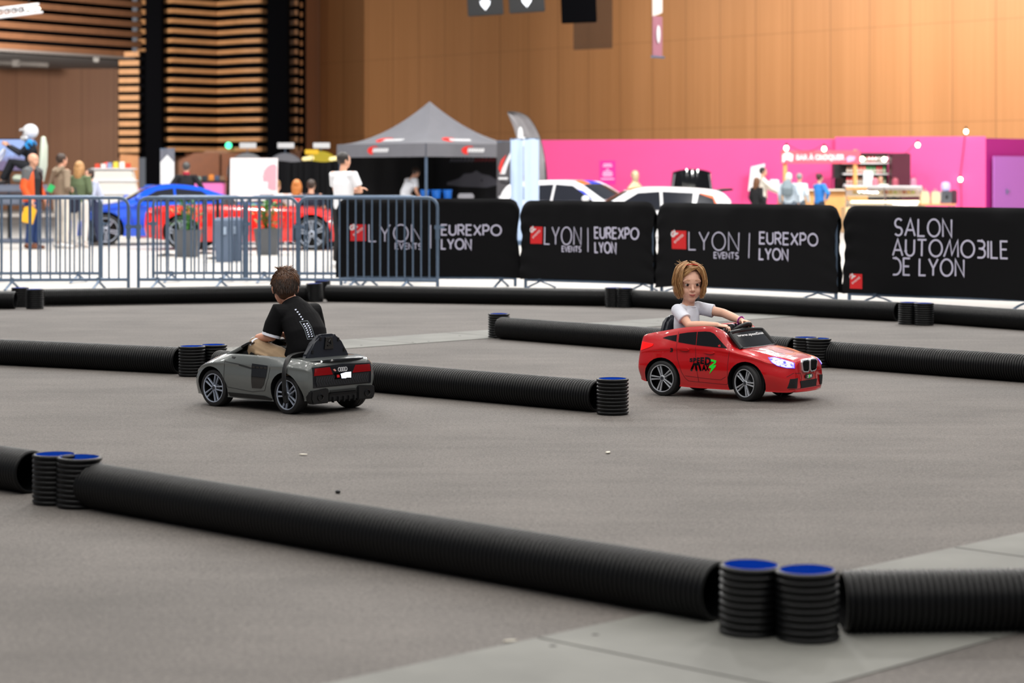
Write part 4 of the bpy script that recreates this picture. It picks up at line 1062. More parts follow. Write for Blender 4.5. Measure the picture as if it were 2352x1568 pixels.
def cover(px0, px1, Z0, Z1, top0, top1, bot0, bot1, label, blabel, legs, texts):
    """cloth pulled over a barrier; corners given where they stand in the photograph"""
    a = at(px0, top0, Z0); b = at(px1, top1, Z1)
    d = V((b.x - a.x, b.y - a.y)); L = d.length
    rz = math.atan2(d.y, d.x)
    zt0, zt1 = a.z, b.z; zb0, zb1 = at(px0, bot0, Z0).z, at(px1, bot1, Z1).z
    t = thing('crowd_barrier', blabel, 'barrier', (a.x + .045 * math.cos(rz), a.y + .045 * math.sin(rz), 0), rz, 'steel crowd barriers under black printed cloths')
    barrier_frame(t, L - .09, min(zt0, zt1) - .085, max(.10, (zb0 + zb1) / 2 - .02), legs=legs, bare=False)
    c = thing('banner_cover', label, 'banner', (a.x, a.y, 0), rz, 'black printed cloth covers over the barriers')
    nx, nz = 60, 30; rnd = random.Random(int(px0)); ph = [rnd.uniform(0, 6.28) for _ in range(8)]
    def surf(u, v, side):
        zt = zt0 + (zt1 - zt0) * u; zb = zb0 + (zb1 - zb0) * u
        x = -.012 + u * (L + .024); rc = .14
        e = min(u * L, (1 - u) * L)
        if e < rc: zt -= (rc - math.sqrt(max(0, rc * rc - (rc - e) ** 2))) * .9
        pinch = .035 * math.exp(-((v - .62) / .25) ** 2) * math.exp(-e / .16)
        x += pinch if u < .5 else -pinch
        zb += .028 * math.exp(-e / .2) * (1 - v) * -1
        z = zb + (zt - zb) * v
        w = .010 * math.sin(9 * u + ph[0] + 2 * v) + .006 * math.sin(23 * u + ph[1] + v * 4) * (.4 + v) + .005 * math.sin(47 * u + ph[2]) * max(0, v - .35) + .012 * math.exp(-e / .12) * math.sin(30 * v + 14 * u + ph[3])
        y = -side * (.027 + .006 * (1 - v) + max(0, .014 + w * side) * (1 - .9 * max(0, (v - .86) / .14)))
        if v > .93: y *= max(.05, math.sqrt(max(0, 1 - ((v - .93) / .07) ** 2)))
        return V((x, y, z))
    mb = MB(); rows = []
    for j in range(nz + 1): rows.append([surf(i / nx, j / nz, 1) for i in range(nx + 1)])
    for j in range(nz - 1, -1, -1): rows.append([surf(i / nx, j / nz, -1) + V((0, .0, 0)) for i in range(nx + 1)])
    mb.rings(rows, caps=False, closed=False)
    cl = mb.build('cloth', m_cloth_black, c, smooth=60)
    tr = tree_of(cl); ray = lambda u, v: ((u, -1, v), (0, 1, 0))
    def U(px):        # picture column -> distance along the cover
        k = (px - CX) / FOC
        return (k * a.y - a.x) / (math.cos(rz) - k * math.sin(rz))
    def Zh(px, py):
        y = a.y + U(px) * math.sin(rz); return EYE - (py - HY) / FOC * y
    for kind, *q in texts:
        if kind == 'word':
            word, x0, x1, yt, yb, yt1, yb1, w = q
            u0, u1 = U(x0), U(x1); h0 = (Zh(x0, yt), Zh(x0, yb)); h1 = (Zh(x1, yt1), Zh(x1, yb1))
            for ch, st in zip(word.replace(' ', ''), [s for s, c in zip(lettering(word, 0, 1, 0, 1), word) if c != ' ']):
                def mapp(s_, t_): return (u0 + (u1 - u0) * s_, (h0[1] * (1 - s_) + h1[1] * s_) * (1 - t_) + (h0[0] * (1 - s_) + h1[0] * s_) * t_)
                st = [[mapp(x, z) for x, z in l] for l in st]
                project(tr, *stroke(st, w), ray, .004, .08, False).build('letter', m_print_white, cl)
        elif kind == 'bar':
            x, yt, yb = q; u = U(x)
            project(tr, *stroke([[(u, Zh(x, yt)), (u, Zh(x, yb))]], .012), ray, .004, .1, False).build('divider_line', m_print_white, cl)
        else:
            x0, x1, yt, yb = q; u0, u1 = U(x0), U(x1); z1, z0 = Zh(x0, yt), Zh(x0, yb); s = u1 - u0; h = z1 - z0
            lg = project(tr, *poly([(u0, z0), (u1, z0), (u1, z1), (u0, z1)]), ray, .004, .08, False).build('red_logo', m_red_print, cl)
            for txt, bold, (ax, ay), sz, an in (('GL', .05, (.04, .60), .40, .55), ('events', .0, (.22, .28), .30, .62)):
                vs, fs = text2d(txt, sz, bold * sz); ca, sa = math.cos(an), math.sin(an)
                vs = [(u0 + (ax + vx * ca - vy * sa) * s, z0 + (ay + vx * sa + vy * ca) * h) for vx, vy in vs]
                project(tr, vs, fs, ray, .006, .1, False).build('logo_lettering', m_white, lg)
std = lambda x, y, k, sl: None
cover(775, 1192, 26.3, 26.0, 455, 456, 632, 634, 'black cloth lettered LYON EVENTS EUREXPO LYON, partly behind the bare steel barrier', 'steel barrier under the black cloth beside the bare barriers', (.16, .92),
      [('logo', 806, 842, 515, 553), ('word', 'LYON', 849, 970, 515, 554, 516, 555, .014), ('word', 'EVENTS', 910, 970, 558, 571, 559, 572, .012), ('bar', 991, 516, 570),
       ('word', 'EUREXPO', 1016, 1152, 516, 539, 517, 540, .019), ('word', 'LYON', 1016, 1083, 549, 571, 549, 572, .019)])
cover(1200, 1505, 25.9, 24.9, 460, 463, 636, 648, 'narrow black cloth lettered LYON EVENTS EUREXPO LYON between two wider ones', 'steel barrier under the narrow black cloth in front of the white cars', (.12, .93),
      [('logo', 1225, 1251, 520, 559), ('word', 'LYON', 1256, 1338, 521, 560, 522, 562, .014), ('word', 'EVENTS', 1296, 1338, 565, 577, 566, 578, .012), ('bar', 1354, 523, 578),
       ('word', 'EUREXPO', 1371, 1472, 522, 546, 524, 549, .019), ('word', 'LYON', 1371, 1420, 556, 579, 557, 581, .019)])
cover(1513, 1928, 24.8, 23.0, 465, 471, 655, 668, 'wide black cloth lettered LYON EVENTS EUREXPO LYON right behind the girl', 'steel barrier under the black cloth behind the girl', (.1, .9),
      [('logo', 1548, 1583, 529, 571), ('word', 'LYON', 1589, 1704, 532, 573, 534, 575, .014), ('word', 'EVENTS', 1647, 1704, 579, 592, 580, 594, .012), ('bar', 1727, 535, 592),
       ('word', 'EUREXPO', 1750, 1884, 533, 559, 537, 564, .019), ('word', 'LYON', 1750, 1815, 570, 595, 572, 597, .019)])
cover(1942, 2420, 22.8, 21.4, 472, 478, 668, 692, 'black cloth lettered SALON AUTOMOBILE DE LYON at the end of the row', 'steel barrier under the SALON AUTOMOBILE cloth', (.14, .9),
      [('logo', 1957, 1986, 628, 662), ('word', 'SALON', 2061, 2190, 502, 540, 504, 544, .018), ('word', 'AUTOMOBILE', 2057, 2320, 549, 586, 554, 593, .018), ('word', 'DE LYON', 2057, 2218, 592, 630, 596, 634, .018)])
# ------------------------------------------------------------------ hall shell
def wood_panels(name, base, dark, seam, grain=1.0, hseam=2.4):
    m = bpy.data.materials.new(name); m.use_nodes = True; nt = m.node_tree; N = nt.nodes; L = nt.links
    b = N['Principled BSDF']; b.inputs['Roughness'].default_value = .55
    tc = N.new('ShaderNodeTexCoord'); sep = N.new('ShaderNodeSeparateXYZ'); L.new(tc.outputs['Object'], sep.inputs[0])
    mp = N.new('ShaderNodeMapping'); mp.inputs['Scale'].default_value = (9, 9, .12); L.new(tc.outputs['Object'], mp.inputs[0])
    n = N.new('ShaderNodeTexNoise'); n.inputs['Scale'].default_value = 1; n.inputs['Detail'].default_value = 3; L.new(mp.outputs[0], n.inputs['Vector'])
    mp2 = N.new('ShaderNodeMapping'); mp2.inputs['Scale'].default_value = (.6, .6, .02); L.new(tc.outputs['Object'], mp2.inputs[0])
    n2 = N.new('ShaderNodeTexNoise'); n2.inputs['Scale'].default_value = 1; L.new(mp2.outputs[0], n2.inputs['Vector'])
    ad = N.new('ShaderNodeMath'); ad.operation = 'ADD'; L.new(n.outputs['Fac'], ad.inputs[0]); L.new(n2.outputs['Fac'], ad.inputs[1])
    r = N.new('ShaderNodeMapRange'); r.inputs[1].default_value = .7; r.inputs[2].default_value = 1.3; L.new(ad.outputs[0], r.inputs[0])
    mix = N.new('ShaderNodeMix'); mix.data_type = 'RGBA'; mix.inputs[6].default_value = lin(dark); mix.inputs[7].default_value = lin(base); L.new(r.outputs[0], mix.inputs[0])
    def groove(axis, step, width):
        d = N.new('ShaderNodeMath'); d.operation = 'DIVIDE'; d.inputs[1].default_value = step; L.new(sep.outputs[axis], d.inputs[0])
        f = N.new('ShaderNodeMath'); f.operation = 'FRACT'; L.new(d.outputs[0], f.inputs[0])
        g = N.new('ShaderNodeMath'); g.operation = 'LESS_THAN'; g.inputs[1].default_value = width / step; L.new(f.outputs[0], g.inputs[0]); return g
    g1 = groove(0, seam, .045); g2 = groove(2, hseam, .02)
    mx = N.new('ShaderNodeMath'); mx.operation = 'MAXIMUM'; L.new(g1.outputs[0], mx.inputs[0]); L.new(g2.outputs[0], mx.inputs[1])
    ml = N.new('ShaderNodeMath'); ml.operation = 'MULTIPLY'; ml.inputs[1].default_value = .4; L.new(mx.outputs[0], ml.inputs[0])
    m2 = N.new('ShaderNodeMix'); m2.data_type = 'RGBA'; m2.inputs[7].default_value = lin('#4a2c14'); L.new(mix.outputs[2], m2.inputs[6]); L.new(ml.outputs[0], m2.inputs[0])
    L.new(m2.outputs[2], b.inputs['Base Color'])
    return m
m_wood = wood_panels('wood wall panels', '#b57f50', '#a67244', 1.62, hseam=3.1)
m_wood_l = wood_panels('brown wall panels', '#9a6c4c', '#906346', 1.45, hseam=9)
m_slat = mat('wood slat', '#b48356', rough=.5, noise=.12, nscale=3)
m_black = mat('matt black', '#040406', rough=.9, spec=.05)
m_door = mat('orange wood door', '#7c4112', rough=.5, noise=.1, nscale=4)
def wall(name, a, b, z0, z1, m, th=.3):
    a, b = V(a), V(b); d = b - a; mb = MB(); mb.box((d.length / 2, th / 2, (z0 + z1) / 2), (d.length, th, z1 - z0))
    o = mb.build(name, m, smooth=0); o.location = (a.x, a.y, 0); o.rotation_euler = (0, 0, math.atan2(d.y, d.x)); return structure(o)
def XZ(px, Z): return ((px - CX) / FOC * Z, Z)
wall('wall_back', (-8.1, 91.7), (21.5, 59.1), 0, 13, m_wood)
wall('wall_return', XZ(688, 90), (-8.1, 91.75), 0, 13, m_wood_l)
wall('wall_left', (-48, 97), XZ(300, 96), 0, 6.3, m_wood_l)
# tower of stepped horizontal slats over black backing
def slat_wall(name, plan, z0, z1, pitch, hgt, depth=.14, back=.5):
    mb = MB(); z = z0
    while z < z1:
        for (x0, y0), (x1, y1) in zip(plan, plan[1:]):
            d = V((x1 - x0, y1 - y0)); L = d.length
            mb.box(((x0 + x1) / 2, (y0 + y1) / 2, z + hgt / 2), (L + .02, depth, hgt), rot=(0, 0, math.atan2(d.y, d.x)))
        z += pitch
    for (x0, y0), (x1, y1) in zip(plan, plan[1:]):
        d = V((x1 - x0, y1 - y0)); mb.box(((x0 + x1) / 2, (y0 + y1) / 2 + back, (z0 + z1) / 2), (d.length + .3, .1, z1 - z0 + .4), rot=(0, 0, math.atan2(d.y, d.x)), mi=1)
    return structure(mb.build(name, [m_slat, m_black], smooth=0))
slat_wall('wall_slatted', [XZ(372, 86.8), XZ(396, 86.4), XZ(500, 88.0), XZ(560, 86.9), XZ(598, 86.5), XZ(613, 86.8)], 2.45, 11, .392, .17)
slat_wall('wall_slatted_edge', [XZ(664, 88), XZ(680, 87.5), XZ(681, 88.4), XZ(692, 88.6)], 2.45, 11, .392, .2)
slat_wall('wall_slatted_strip', [XZ(318, 87.6), XZ(334, 87.2)], 2.45, 11, .392, .2)
slat_wall('wall_slatted_post', [XZ(275, 86.5), XZ(320, 86.3)], 2.4, 6.2, .345, .2)
def beam():
    mb = MB(); p0, p1 = V(XZ(-1100, 66)), V(XZ(322, 87.2)); d = p1 - p0; an = math.atan2(d.y, d.x); c = (p0 + p1) / 2
    z = 6.2
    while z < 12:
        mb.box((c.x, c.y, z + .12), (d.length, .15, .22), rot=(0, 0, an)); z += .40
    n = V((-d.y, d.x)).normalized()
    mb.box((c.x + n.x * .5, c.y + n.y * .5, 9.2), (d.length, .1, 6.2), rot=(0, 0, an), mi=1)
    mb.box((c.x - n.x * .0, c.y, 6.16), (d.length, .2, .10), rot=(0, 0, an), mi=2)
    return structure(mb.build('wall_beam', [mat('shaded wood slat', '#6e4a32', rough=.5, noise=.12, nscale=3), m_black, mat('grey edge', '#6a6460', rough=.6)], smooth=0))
beam()
mb = MB(); mb.prism([XZ(-1100, 66.5), XZ(322, 87.6), XZ(300, 97), (-48, 98)], 6.22, 6.32); structure(mb.build('ceiling', mat('grey soffit', '#8c8b8b', rough=.8), smooth=0))
for k, (a, b) in enumerate(((334, 372), (613, 662))):
    mb = MB(); x0, x1 = XZ(a, 86)[0], XZ(b, 86)[0]; mb.box(((x0 + x1) / 2, 86.4, 6), (x1 - x0, .8, 13), bevel=.03); structure(mb.build('wall_pillar', m_black, smooth=0))
# lower wall with doors under the slats
wall('wall_under_slats', XZ(372, 87.4), XZ(690, 87.6), 0, 2.5, m_wood_l)
for k, (a, b) in enumerate(((410, 505), (508, 600))):
    mb = MB(); x0, x1 = XZ(a, 87.2)[0], XZ(b, 87.2)[0]; mb.box(((x0 + x1) / 2, 87.25, 1.2), (x1 - x0 - .03, .08, 2.4), bevel=.01)
    o = structure(mb.build('door_%d' % (k + 1), m_door, smooth=0)); mb = MB(); mb.tube([(x1 - .2, 87.17, .95), (x1 - .2, 87.17, 1.25)], .02, 8); mb.build('door_handle', m_galv, o)
mb = MB(); x0, x1 = XZ(275, 86.6)[0], XZ(318, 86.6)[0]; mb.box(((x0 + x1) / 2, 86.7, 1.17), (x1 - x0, .1, 2.34)); structure(mb.build('door_3', mat('light wood door', '#b4753a', rough=.5, noise=.1, nscale=4), smooth=0))
# pink stand walls
m_pink = mat('pink stand wall', '#e8488c', rough=.6, noise=.03, nscale=1)
m_pink_shaded = mat('shaded pink stand wall', '#9c1672', rough=.6, noise=.03, nscale=1)  # darker copy of the pink, with the wall's shade put into the colour
wall('wall_pink', XZ(1238, 61), XZ(1918, 59.4), 0, 2.42, m_pink, .12)
wall('wall_pink_high', XZ(1918, 59.2), XZ(2264, 58.2), 0, 2.47, m_pink, .12)
wall('wall_pink_shaded', XZ(2264, 58.2), XZ(2440, 60.5), 0, 2.42, m_pink_shaded, .12)
a, b = V(XZ(2280, 58.2)), V(XZ(2362, 59.3)); d = b - a
mb = MB(); mb.box((d.length / 2, -.02, .97), (d.length, .05, 1.94), bevel=.008); o = mb.build('door_4', mat('lilac door', '#a862b2', rough=.5), smooth=0); o.location = (a.x, a.y, 0); o.rotation_euler = (0, 0, math.atan2(d.y, d.x)); structure(o)
mb = MB(); mb.tube([(.55, -.07, .92), (.55, -.07, 1.06)], .02, 8); mb.tube([(.55, -.07, 1.0), (.68, -.08, 1.0)], .012, 8); mb.build('door_handle', m_galv, o)

# ------------------------------------------------------------------ people behind the track
def figure(label, px, Z, h, rz, shirt, trousers, hair, style='short', sleeve='short', pose=None, shoes='#3a3432', skin=None, group=None, shift=(0, 0), z0=0., vox=.0115):
    s = h / 1.75; X, Y = XZ(px, Z)
    t = thing('person', label, 'person', (X + shift[0], Y + shift[1], z0), rz, group)
    J = dict(hip=(0, 0, .93), waist=(0, 0, 1.08), chest=(.01, 0, 1.28), neck=(-.01, 0, 1.46), head=(.015, 0, 1.625), hf=(1, 0, -.05),
             shL=(0, .19, 1.41), shR=(0, -.19, 1.41), elL=(-.03, .26, 1.13), elR=(-.03, -.26, 1.13), haL=(.10, .25, .90), haR=(.10, -.25, .90),
             hpL=(0, .095, .90), hpR=(0, -.095, .90), knL=(.03, .115, .50), knR=(.03, -.115, .50), anL=(-.02, .12, .09), anR=(-.02, -.12, .09))
    if pose: J.update(pose)
    J = {k: V(v) * (s if k != 'hf' else 1) for k, v in J.items()}
    sk = mat('skin ' + (skin or '#d9a387'), skin or '#d9a387', rough=.55)
    mb = MB(); p, R, k = head_shape(mb, J['head'], J['hf'], J['head'] - J['neck'] + V((0, 0, .25 * s)), .235 * s)
    mb.limb([J['chest'], J['neck'], J['head'] * .5 + J['neck'] * .5], [.07 * s, .056 * s, .052 * s], 14)
    mb.limb([J['hip'], J['waist'], J['chest'], J['neck'] - V((0, 0, .04 * s))], [(.15 * s, .10 * s), (.13 * s, .095 * s), (.16 * s, .11 * s), (.09 * s, .06 * s)], 18, side=J['shL'] - J['shR'])
    for q in 'LR':
        sh, el, ha, hp_, kn, an = (J[a + q] for a in ('sh', 'el', 'ha', 'hp', 'kn', 'an'))
        mb.limb([sh, sh * .5 + el * .5, el, el * .5 + ha * .5, ha], [.055 * s, .047 * s, .040 * s, .037 * s, .027 * s], 12)
        d = ha - el; pn = V((0, -1 if q == 'L' else 1, 0)) if abs(d.normalized().y) < .8 else V((0, 0, -1))
        hand(mb, ha, d, pn, .18 * s, (.25, .4, .3), thumb=-1 if q == 'L' else 1)
        mb.limb([hp_, hp_ * .5 + kn * .5, kn, kn * .6 + an * .4, an], [.085 * s, .075 * s, .055 * s, .052 * s, .036 * s], 14)
    link('body', fused(mb, vox, 2), sk, t)
    eyes(t, p, R, k)
    mb = MB(); mb.limb([p(.74, .2, -.55), p(.80, 0, -.54), p(.74, -.2, -.55)], [.03 * k, .05 * k, .03 * k], 6); mb.build('lips', mat('lips', '#b8655c'), t)
    ms = mat('shirt ' + shirt, shirt, rough=.85, bump=.3, nscale=14)
    mb = MB(); sd = J['shL'] - J['shR']
    mb.tube([J['hip'] - V((0, 0, .04 * s)), J['waist'], J['chest'], J['neck'] - V((0, 0, .07 * s)), J['neck'] + V((0, 0, .0))], [(.175 * s, .125 * s), (.165 * s, .12 * s), (.19 * s, .128 * s), (.15 * s, .085 * s), (.07 * s, .065 * s)], 22, side=sd)
    for q in 'LR':
        sh, el, ha = J['sh' + q], J['el' + q], J['ha' + q]; c0 = J['neck'] * .5 + J['chest'] * .5
        if sleeve == 'short': mb.tube([c0 * .4 + sh * .6, sh, sh * .3 + el * .7], [.072 * s, .074 * s, .068 * s], 14)
        else: mb.tube([c0 * .4 + sh * .6, sh, el, el * .08 + ha * .92], [.072 * s, .074 * s, .06 * s, .045 * s], 14)
    link('jacket' if sleeve == 'long' else 't_shirt', fused(mb, vox, 3), ms, t)
    mb = MB(); mb.limb([J['hip'] + V((0, 0, .06 * s)), J['hip'] - V((0, 0, .03 * s))], [(.155 * s, .115 * s), (.165 * s, .12 * s)], 18, side=sd)
    for q in 'LR':
        hp_, kn, an = J['hp' + q], J['kn' + q], J['an' + q]; mb.limb([hp_, hp_ * .5 + kn * .5, kn, kn * .15 + an * .85], [.105 * s, .095 * s, .075 * s, .062 * s], 14)
    link('trousers', fused(mb, vox, 2), mat('trousers ' + trousers, trousers, rough=.85, bump=.25, nscale=12), t)
    for q in 'LR':
        an = J['an' + q]; mb = MB(); mb.limb([an + V((-.03, 0, -.03)) * s, an + V((.06, 0, -.045)) * s, an + V((.17, 0, -.055)) * s], [(.048 * s, .05 * s), (.05 * s, .042 * s), (.045 * s, .03 * s)], 12, side=(0, 1, 0)); mb.build('shoe', mat('shoe ' + shoes, shoes, rough=.6), t)
    if style != 'bald':
        mh = mat('hair ' + hair, hair, rough=.5, noise=.25, nscale=40); mb = MB()
        mb.ell(p(-.16, 0, .27), (.88 * k, .76 * k, .84 * k), R, seg=20)
        if style == 'long':
            mb.limb([p(-.45, 0, .3), p(-.62, 0, -.5), p(-.62, 0, -1.5), p(-.55, 0, -2.3)], [(.72 * k, .4 * k), (.80 * k, .36 * k), (.74 * k, .3 * k), (.45 * k, .18 * k)], 16, side=R @ V((0, 1, 0)))
            for w in (1, -1): mb.limb([p(.0, w * .6, .5), p(-.02, w * .78, -.2), p(-.1, w * .75, -1.3)], [(.3 * k, .16 * k), (.34 * k, .16 * k), (.2 * k, .12 * k)], 10, side=R @ V((1, 0, 0)))
        elif style == 'bob':
            mb.limb([p(-.45, 0, .3), p(-.55, 0, -.4), p(-.45, 0, -.8)], [(.78 * k, .42 * k), (.84 * k, .36 * k), (.6 * k, .2 * k)], 16, side=R @ V((0, 1, 0)))
        else: mb.limb([p(-.5, 0, .1), p(-.55, 0, -.35)], [(.58 * k, .3 * k), (.45 * k, .18 * k)], 12, side=R @ V((0, 1, 0)))
        if style == 'bun': mb.ell(p(-.85, 0, .75), .32 * k, None, seg=12)
        me = fused(mb, vox * .8, 2); bm = bmesh.new(); bm.from_mesh(me); Ri = R.inverted()
        bmesh.ops.delete(bm, geom=[v for v in bm.verts if (lambda q: q.x > .38 and q.z < .68 and abs(q.y) < .66)(Ri @ (v.co - J['head']) / k)], context='VERTS'); bm.to_mesh(me); bm.free()
        link('hair', me, mh, t)
    return t, J, s
SEAT = dict(hip=(0, 0, .50), waist=(0, 0, .66), chest=(.03, 0, .86), neck=(.03, 0, 1.03), head=(.06, 0, 1.19), shL=(.02, .19, .98), shR=(.02, -.19, .98), elL=(.06, .25, .72), elR=(.06, -.25, .72), haL=(.30, .16, .70), haR=(.30, -.16, .70),
            hpL=(.05, .10, .50), hpR=(.05, -.10, .50), knL=(.46, .13, .50), knR=(.46, -.13, .50), anL=(.42, .13, .09), anR=(.42, -.13, .09))
def part(mb, name, m, parent, sm=32): return mb.build(name, m, parent, sm)
# visitor in orange and grey jacket
t, J, s = figure('bald man in an orange and grey jacket and jeans holding a yellow bag', 75, 40.8, 1.80, -.35, '#17171b', '#1f3a6e', '#999999', 'bald', shoes='#6a3a20')
m_or = mat('orange jacket', '#e0561a', rough=.7); m_gj = mat('grey jacket shoulder', '#5a5c5e', rough=.8)
mb = MB()
rings = []
for z, rx, ry in ((.86, .20, .17), (1.0, .205, .165), (1.15, .215, .16), (1.3, .225, .16), (1.40, .20, .13), (1.46, .11, .09)):
    rings.append([V((-.005 + ry * math.cos(a), rx * math.sin(a), z)) * s for a in [math.radians(38 + i * (284 / 20)) for i in range(21)]])
mb.rings(rings + [[q * .97 + V((0, 0, q.z * .03)) for q in r] for r in rings[::-1]] + [rings[0]], caps=False, closed=False)
for q in 'LR': mb.tube([J['sh' + q], J['el' + q], J['ha' + q] * .9 + J['el' + q] * .1], [.082 * s, .07 * s, .055 * s], 14)
jk = part(mb, 'jacket', m_or, t)
mb = MB()
for q in 'LR': mb.limb([J['neck'] * .35 + J['sh' + q] * .65, J['sh' + q], J['sh' + q] * .55 + J['el' + q] * .45], [.088 * s, .09 * s, .08 * s], 14)
mb.limb([J['shL'] * .7 + J['neck'] * .3 - V((.06, 0, .02)), J['chest'] + V((-.07, 0, .03)), J['shR'] * .7 + J['neck'] * .3 - V((.06, 0, .02))], [.08 * s, .10 * s, .08 * s], 12)
part(mb, 'jacket_shoulder', m_gj, jk)
mb = MB(); mb.prism([(-.11, -.17), (.13, -.16), (.12, .12), (.0, .17), (-.11, .11)], -.03, .03, Matrix.Rotation(PI / 2, 4, 'X'), 0, .01); o = part(mb, 'shopping_bag', mat('yellow bag', '#e8b020', rough=.5), None); o.location = J['haL'] + V((-2.2, 0, 0)); q = Matrix.Rotation(-.35, 3, 'Z') @ J['haR']; o.location = t.location + q + V((-.02, -.02, -.27)); o.rotation_euler = (0, .3, .1)
tag(o, 'yellow bag held at the hip of the man in the orange jacket', 'bag')
t, J, s = figure('young man in a beige hooded sweatshirt and cream trousers seen from behind', 141, 41.2, 1.80, .75, '#8b7a66', '#d8d2c6', '#3a2a20', sleeve='long', pose=dict(elL=(-.06, .29, 1.13), haL=(.10, .19, 1.06), elR=(-.06, -.29, 1.13), haR=(.10, -.17, 1.08)), shoes='#dcdad6')
mb = MB(); mb.limb([J['neck'] + V((-.02, .1, .02)), J['neck'] + V((-.11, .05, -.04)), J['neck'] + V((-.12, 0, -.07)), J['neck'] + V((-.11, -.05, -.04)), J['neck'] + V((-.02, -.1, .02))], [.04, .055, .06, .055, .04], 12); part(mb, 'hood', mat('shirt #8b7a66'), t)
mb = MB(); mb.box((0, 0, 0), (.11, .004, .14)); o = part(mb, 'leaflet', mat('green leaflet', '#20b060', rough=.5), None, 0); X, Y = XZ(117, 40.9); o.location = (X, Y, 1.14); o.rotation_euler = (0, .5, .3); tag(o, 'green leaflet at the elbow of the man in the beige hooded sweatshirt', 'leaflet')
figure('blond long-haired woman in an olive green jacket', 182, 41.7, 1.66, 1.3, '#5c6b4c', '#d9d6d0', '#b98d5c', 'long', 'long', dict(haL=(.14, .16, 1.05), haR=(.14, -.16, 1.05)), '#cfc8c0')
figure('dark-haired woman in a pale blue sweater leaning beside the white sales cart', 222, 42.8, 1.56, PI + .5, '#b4bcd2', '#2c3350', '#2c1e18', 'bob', 'long', dict(waist=(-.04, 0, 1.08), chest=(.06, 0, 1.27), neck=(.12, 0, 1.43), head=(.17, 0, 1.58), shL=(.08, .19, 1.38), shR=(.08, -.19, 1.38), haL=(.3, .12, 1.2), elL=(.16, .26, 1.12)))
mb = MB(); mb.box((0, 0, 0), (.26, .1, .3), bevel=.03); mb.tube([(-.09, 0, .14), (-.06, 0, .32), (.06, 0, .32), (.09, 0, .14)], .012, 8); o = part(mb, 'handbag', mat('navy bag', '#161c34', rough=.6), None); X, Y = XZ(166, 41.3); o.location = (X, Y, .82); tag(o, 'navy handbag carried by the blond woman in green', 'bag')
t, J, s = figure('man in a black sweater with a red collar, hands on hips, behind the blue car', 428, 47.5, 1.69, PI / 2 + .1, '#101014', '#15151b', '#4c4a48', sleeve='long', pose=dict(elL=(-.06, .38, 1.16), elR=(-.06, -.36, 1.16), haL=(.03, .2, 1.02), haR=(.03, -.2, 1.02)))
mb = MB(); mb.tube([J['neck'] + V((.05 * math.cos(a), .06 * math.sin(a), .03)) for a in [2 * PI * i / 16 for i in range(16)]], [(.03, .014)] * 16, 8, closed=True, side=(0, 0, 1)); part(mb, 'collar', mat('crimson collar', '#c0183c', rough=.7), t)
figure('man in a white t-shirt and black trousers with folded arms', 789, 31.8, 1.70, .95, '#e6e6ea', '#101013', '#231d1a', pose=dict(elL=(.10, .26, 1.17), elR=(.06, -.28, 1.16), haL=(.22, -.10, 1.20), haR=(.24, .12, 1.17), hf=(1, -.5, -.05)), shoes='#e8e8e8')
figure('man in a white t-shirt bending over the table under the black tent', 932, 49.3, 1.66, .55, '#e4e6ec', '#14141a', '#33241c', pose=dict(chest=(.10, 0, 1.25), neck=(.18, 0, 1.41), head=(.27, 0, 1.54), hf=(1, 0, -.6), shL=(.15, .19, 1.37), shR=(.15, -.19, 1.37), elL=(.2, .26, 1.1), elR=(.12, -.30, 1.1), haL=(.36, .2, .88), haR=(.3, -.22, .88)))
figure('blond person seated below the whiteboard', 632, 43.6, 1.74, 1.2, '#e9e6e2', '#2c2c34', '#8f6a40', pose=SEAT)
figure('red-haired woman seated behind the red car', 681, 43.4, 1.74, 1.6, '#d8d0d0', '#2a2a30', '#c47a3a', 'long', pose=SEAT)
t, J, s = figure('seated dark-haired man in a navy shirt printed on the back', 714, 43.3, 1.74, 1.5, '#14182c', '#20202a', '#3a2c24', pose=SEAT)
def chair(px, Z, rz, label):
    X, Y = XZ(px, Z); c = thing('folding_chair', label, 'chair', (X, Y, 0), rz, 'chairs under the seated visitors')
    mb = MB(); mb.box((.12, 0, .395), (.42, .42, .03), bevel=.01); part(mb, 'seat', mat('brown seat', '#7a4a28', rough=.5), c)
    mb = MB(); mb.box((-.20, 0, .66), (.03, .40, .24), bevel=.01); part(mb, 'backrest', mat('brown seat', '#7a4a28'), c)
    for x, y in ((.3, .18), (.3, -.18), (-.16, .18), (-.16, -.18)):
        mb = MB(); mb.tube([(x, y, 0), (x if x > 0 else -.2, y, .38 if x > 0 else .75)], .012, 8); part(mb, 'leg', m_galv, c)
    return c
chair(632, 43.6, 1.2, 'brown chair under the blond seated person'); chair(681, 43.4, 1.6, 'brown chair under the red-haired seated woman'); chair(714, 43.3, 1.5, 'brown chair under the seated man in navy')
figure('long brown-haired woman in a black jacket waiting at the pink bar', 1738, 51, 1.36, .6, '#101014', '#1a1a20', '#6a4428', 'long', 'long')
figure('dark-haired man in a cream shirt reaching over the bar counter', 1752, 54.5, 1.62, -.1, '#e4ded2', '#222228', '#1c1614', sleeve='long', pose=dict(elR=(.26, -.22, 1.18), haR=(.52, -.2, 1.06), elL=(.2, .24, 1.16), haL=(.46, .2, 1.05)))
t, J, s = figure('white-haired person in a pale blue jacket with a backpack at the bar', 1812, 51.2, 1.47, 1.25, '#c2d0dc', '#5a6470', '#e8e4dc', 'bob', 'long')
mb = MB(); mb.limb([(-.2, 0, .98), (-.22, 0, 1.1), (-.19, 0, 1.24)], [(.14, .08), (.15, .09), (.11, .06)], 14, side=(0, 1, 0)); part(mb, 'backpack', mat('grey backpack', '#7e8c94', rough=.7), t)
figure('grey-haired person in a pale jacket, second at the bar counter', 1836, 53.2, 1.47, 1.0, '#cfdbe4', '#4c5660', '#8f9090', 'short', 'long')
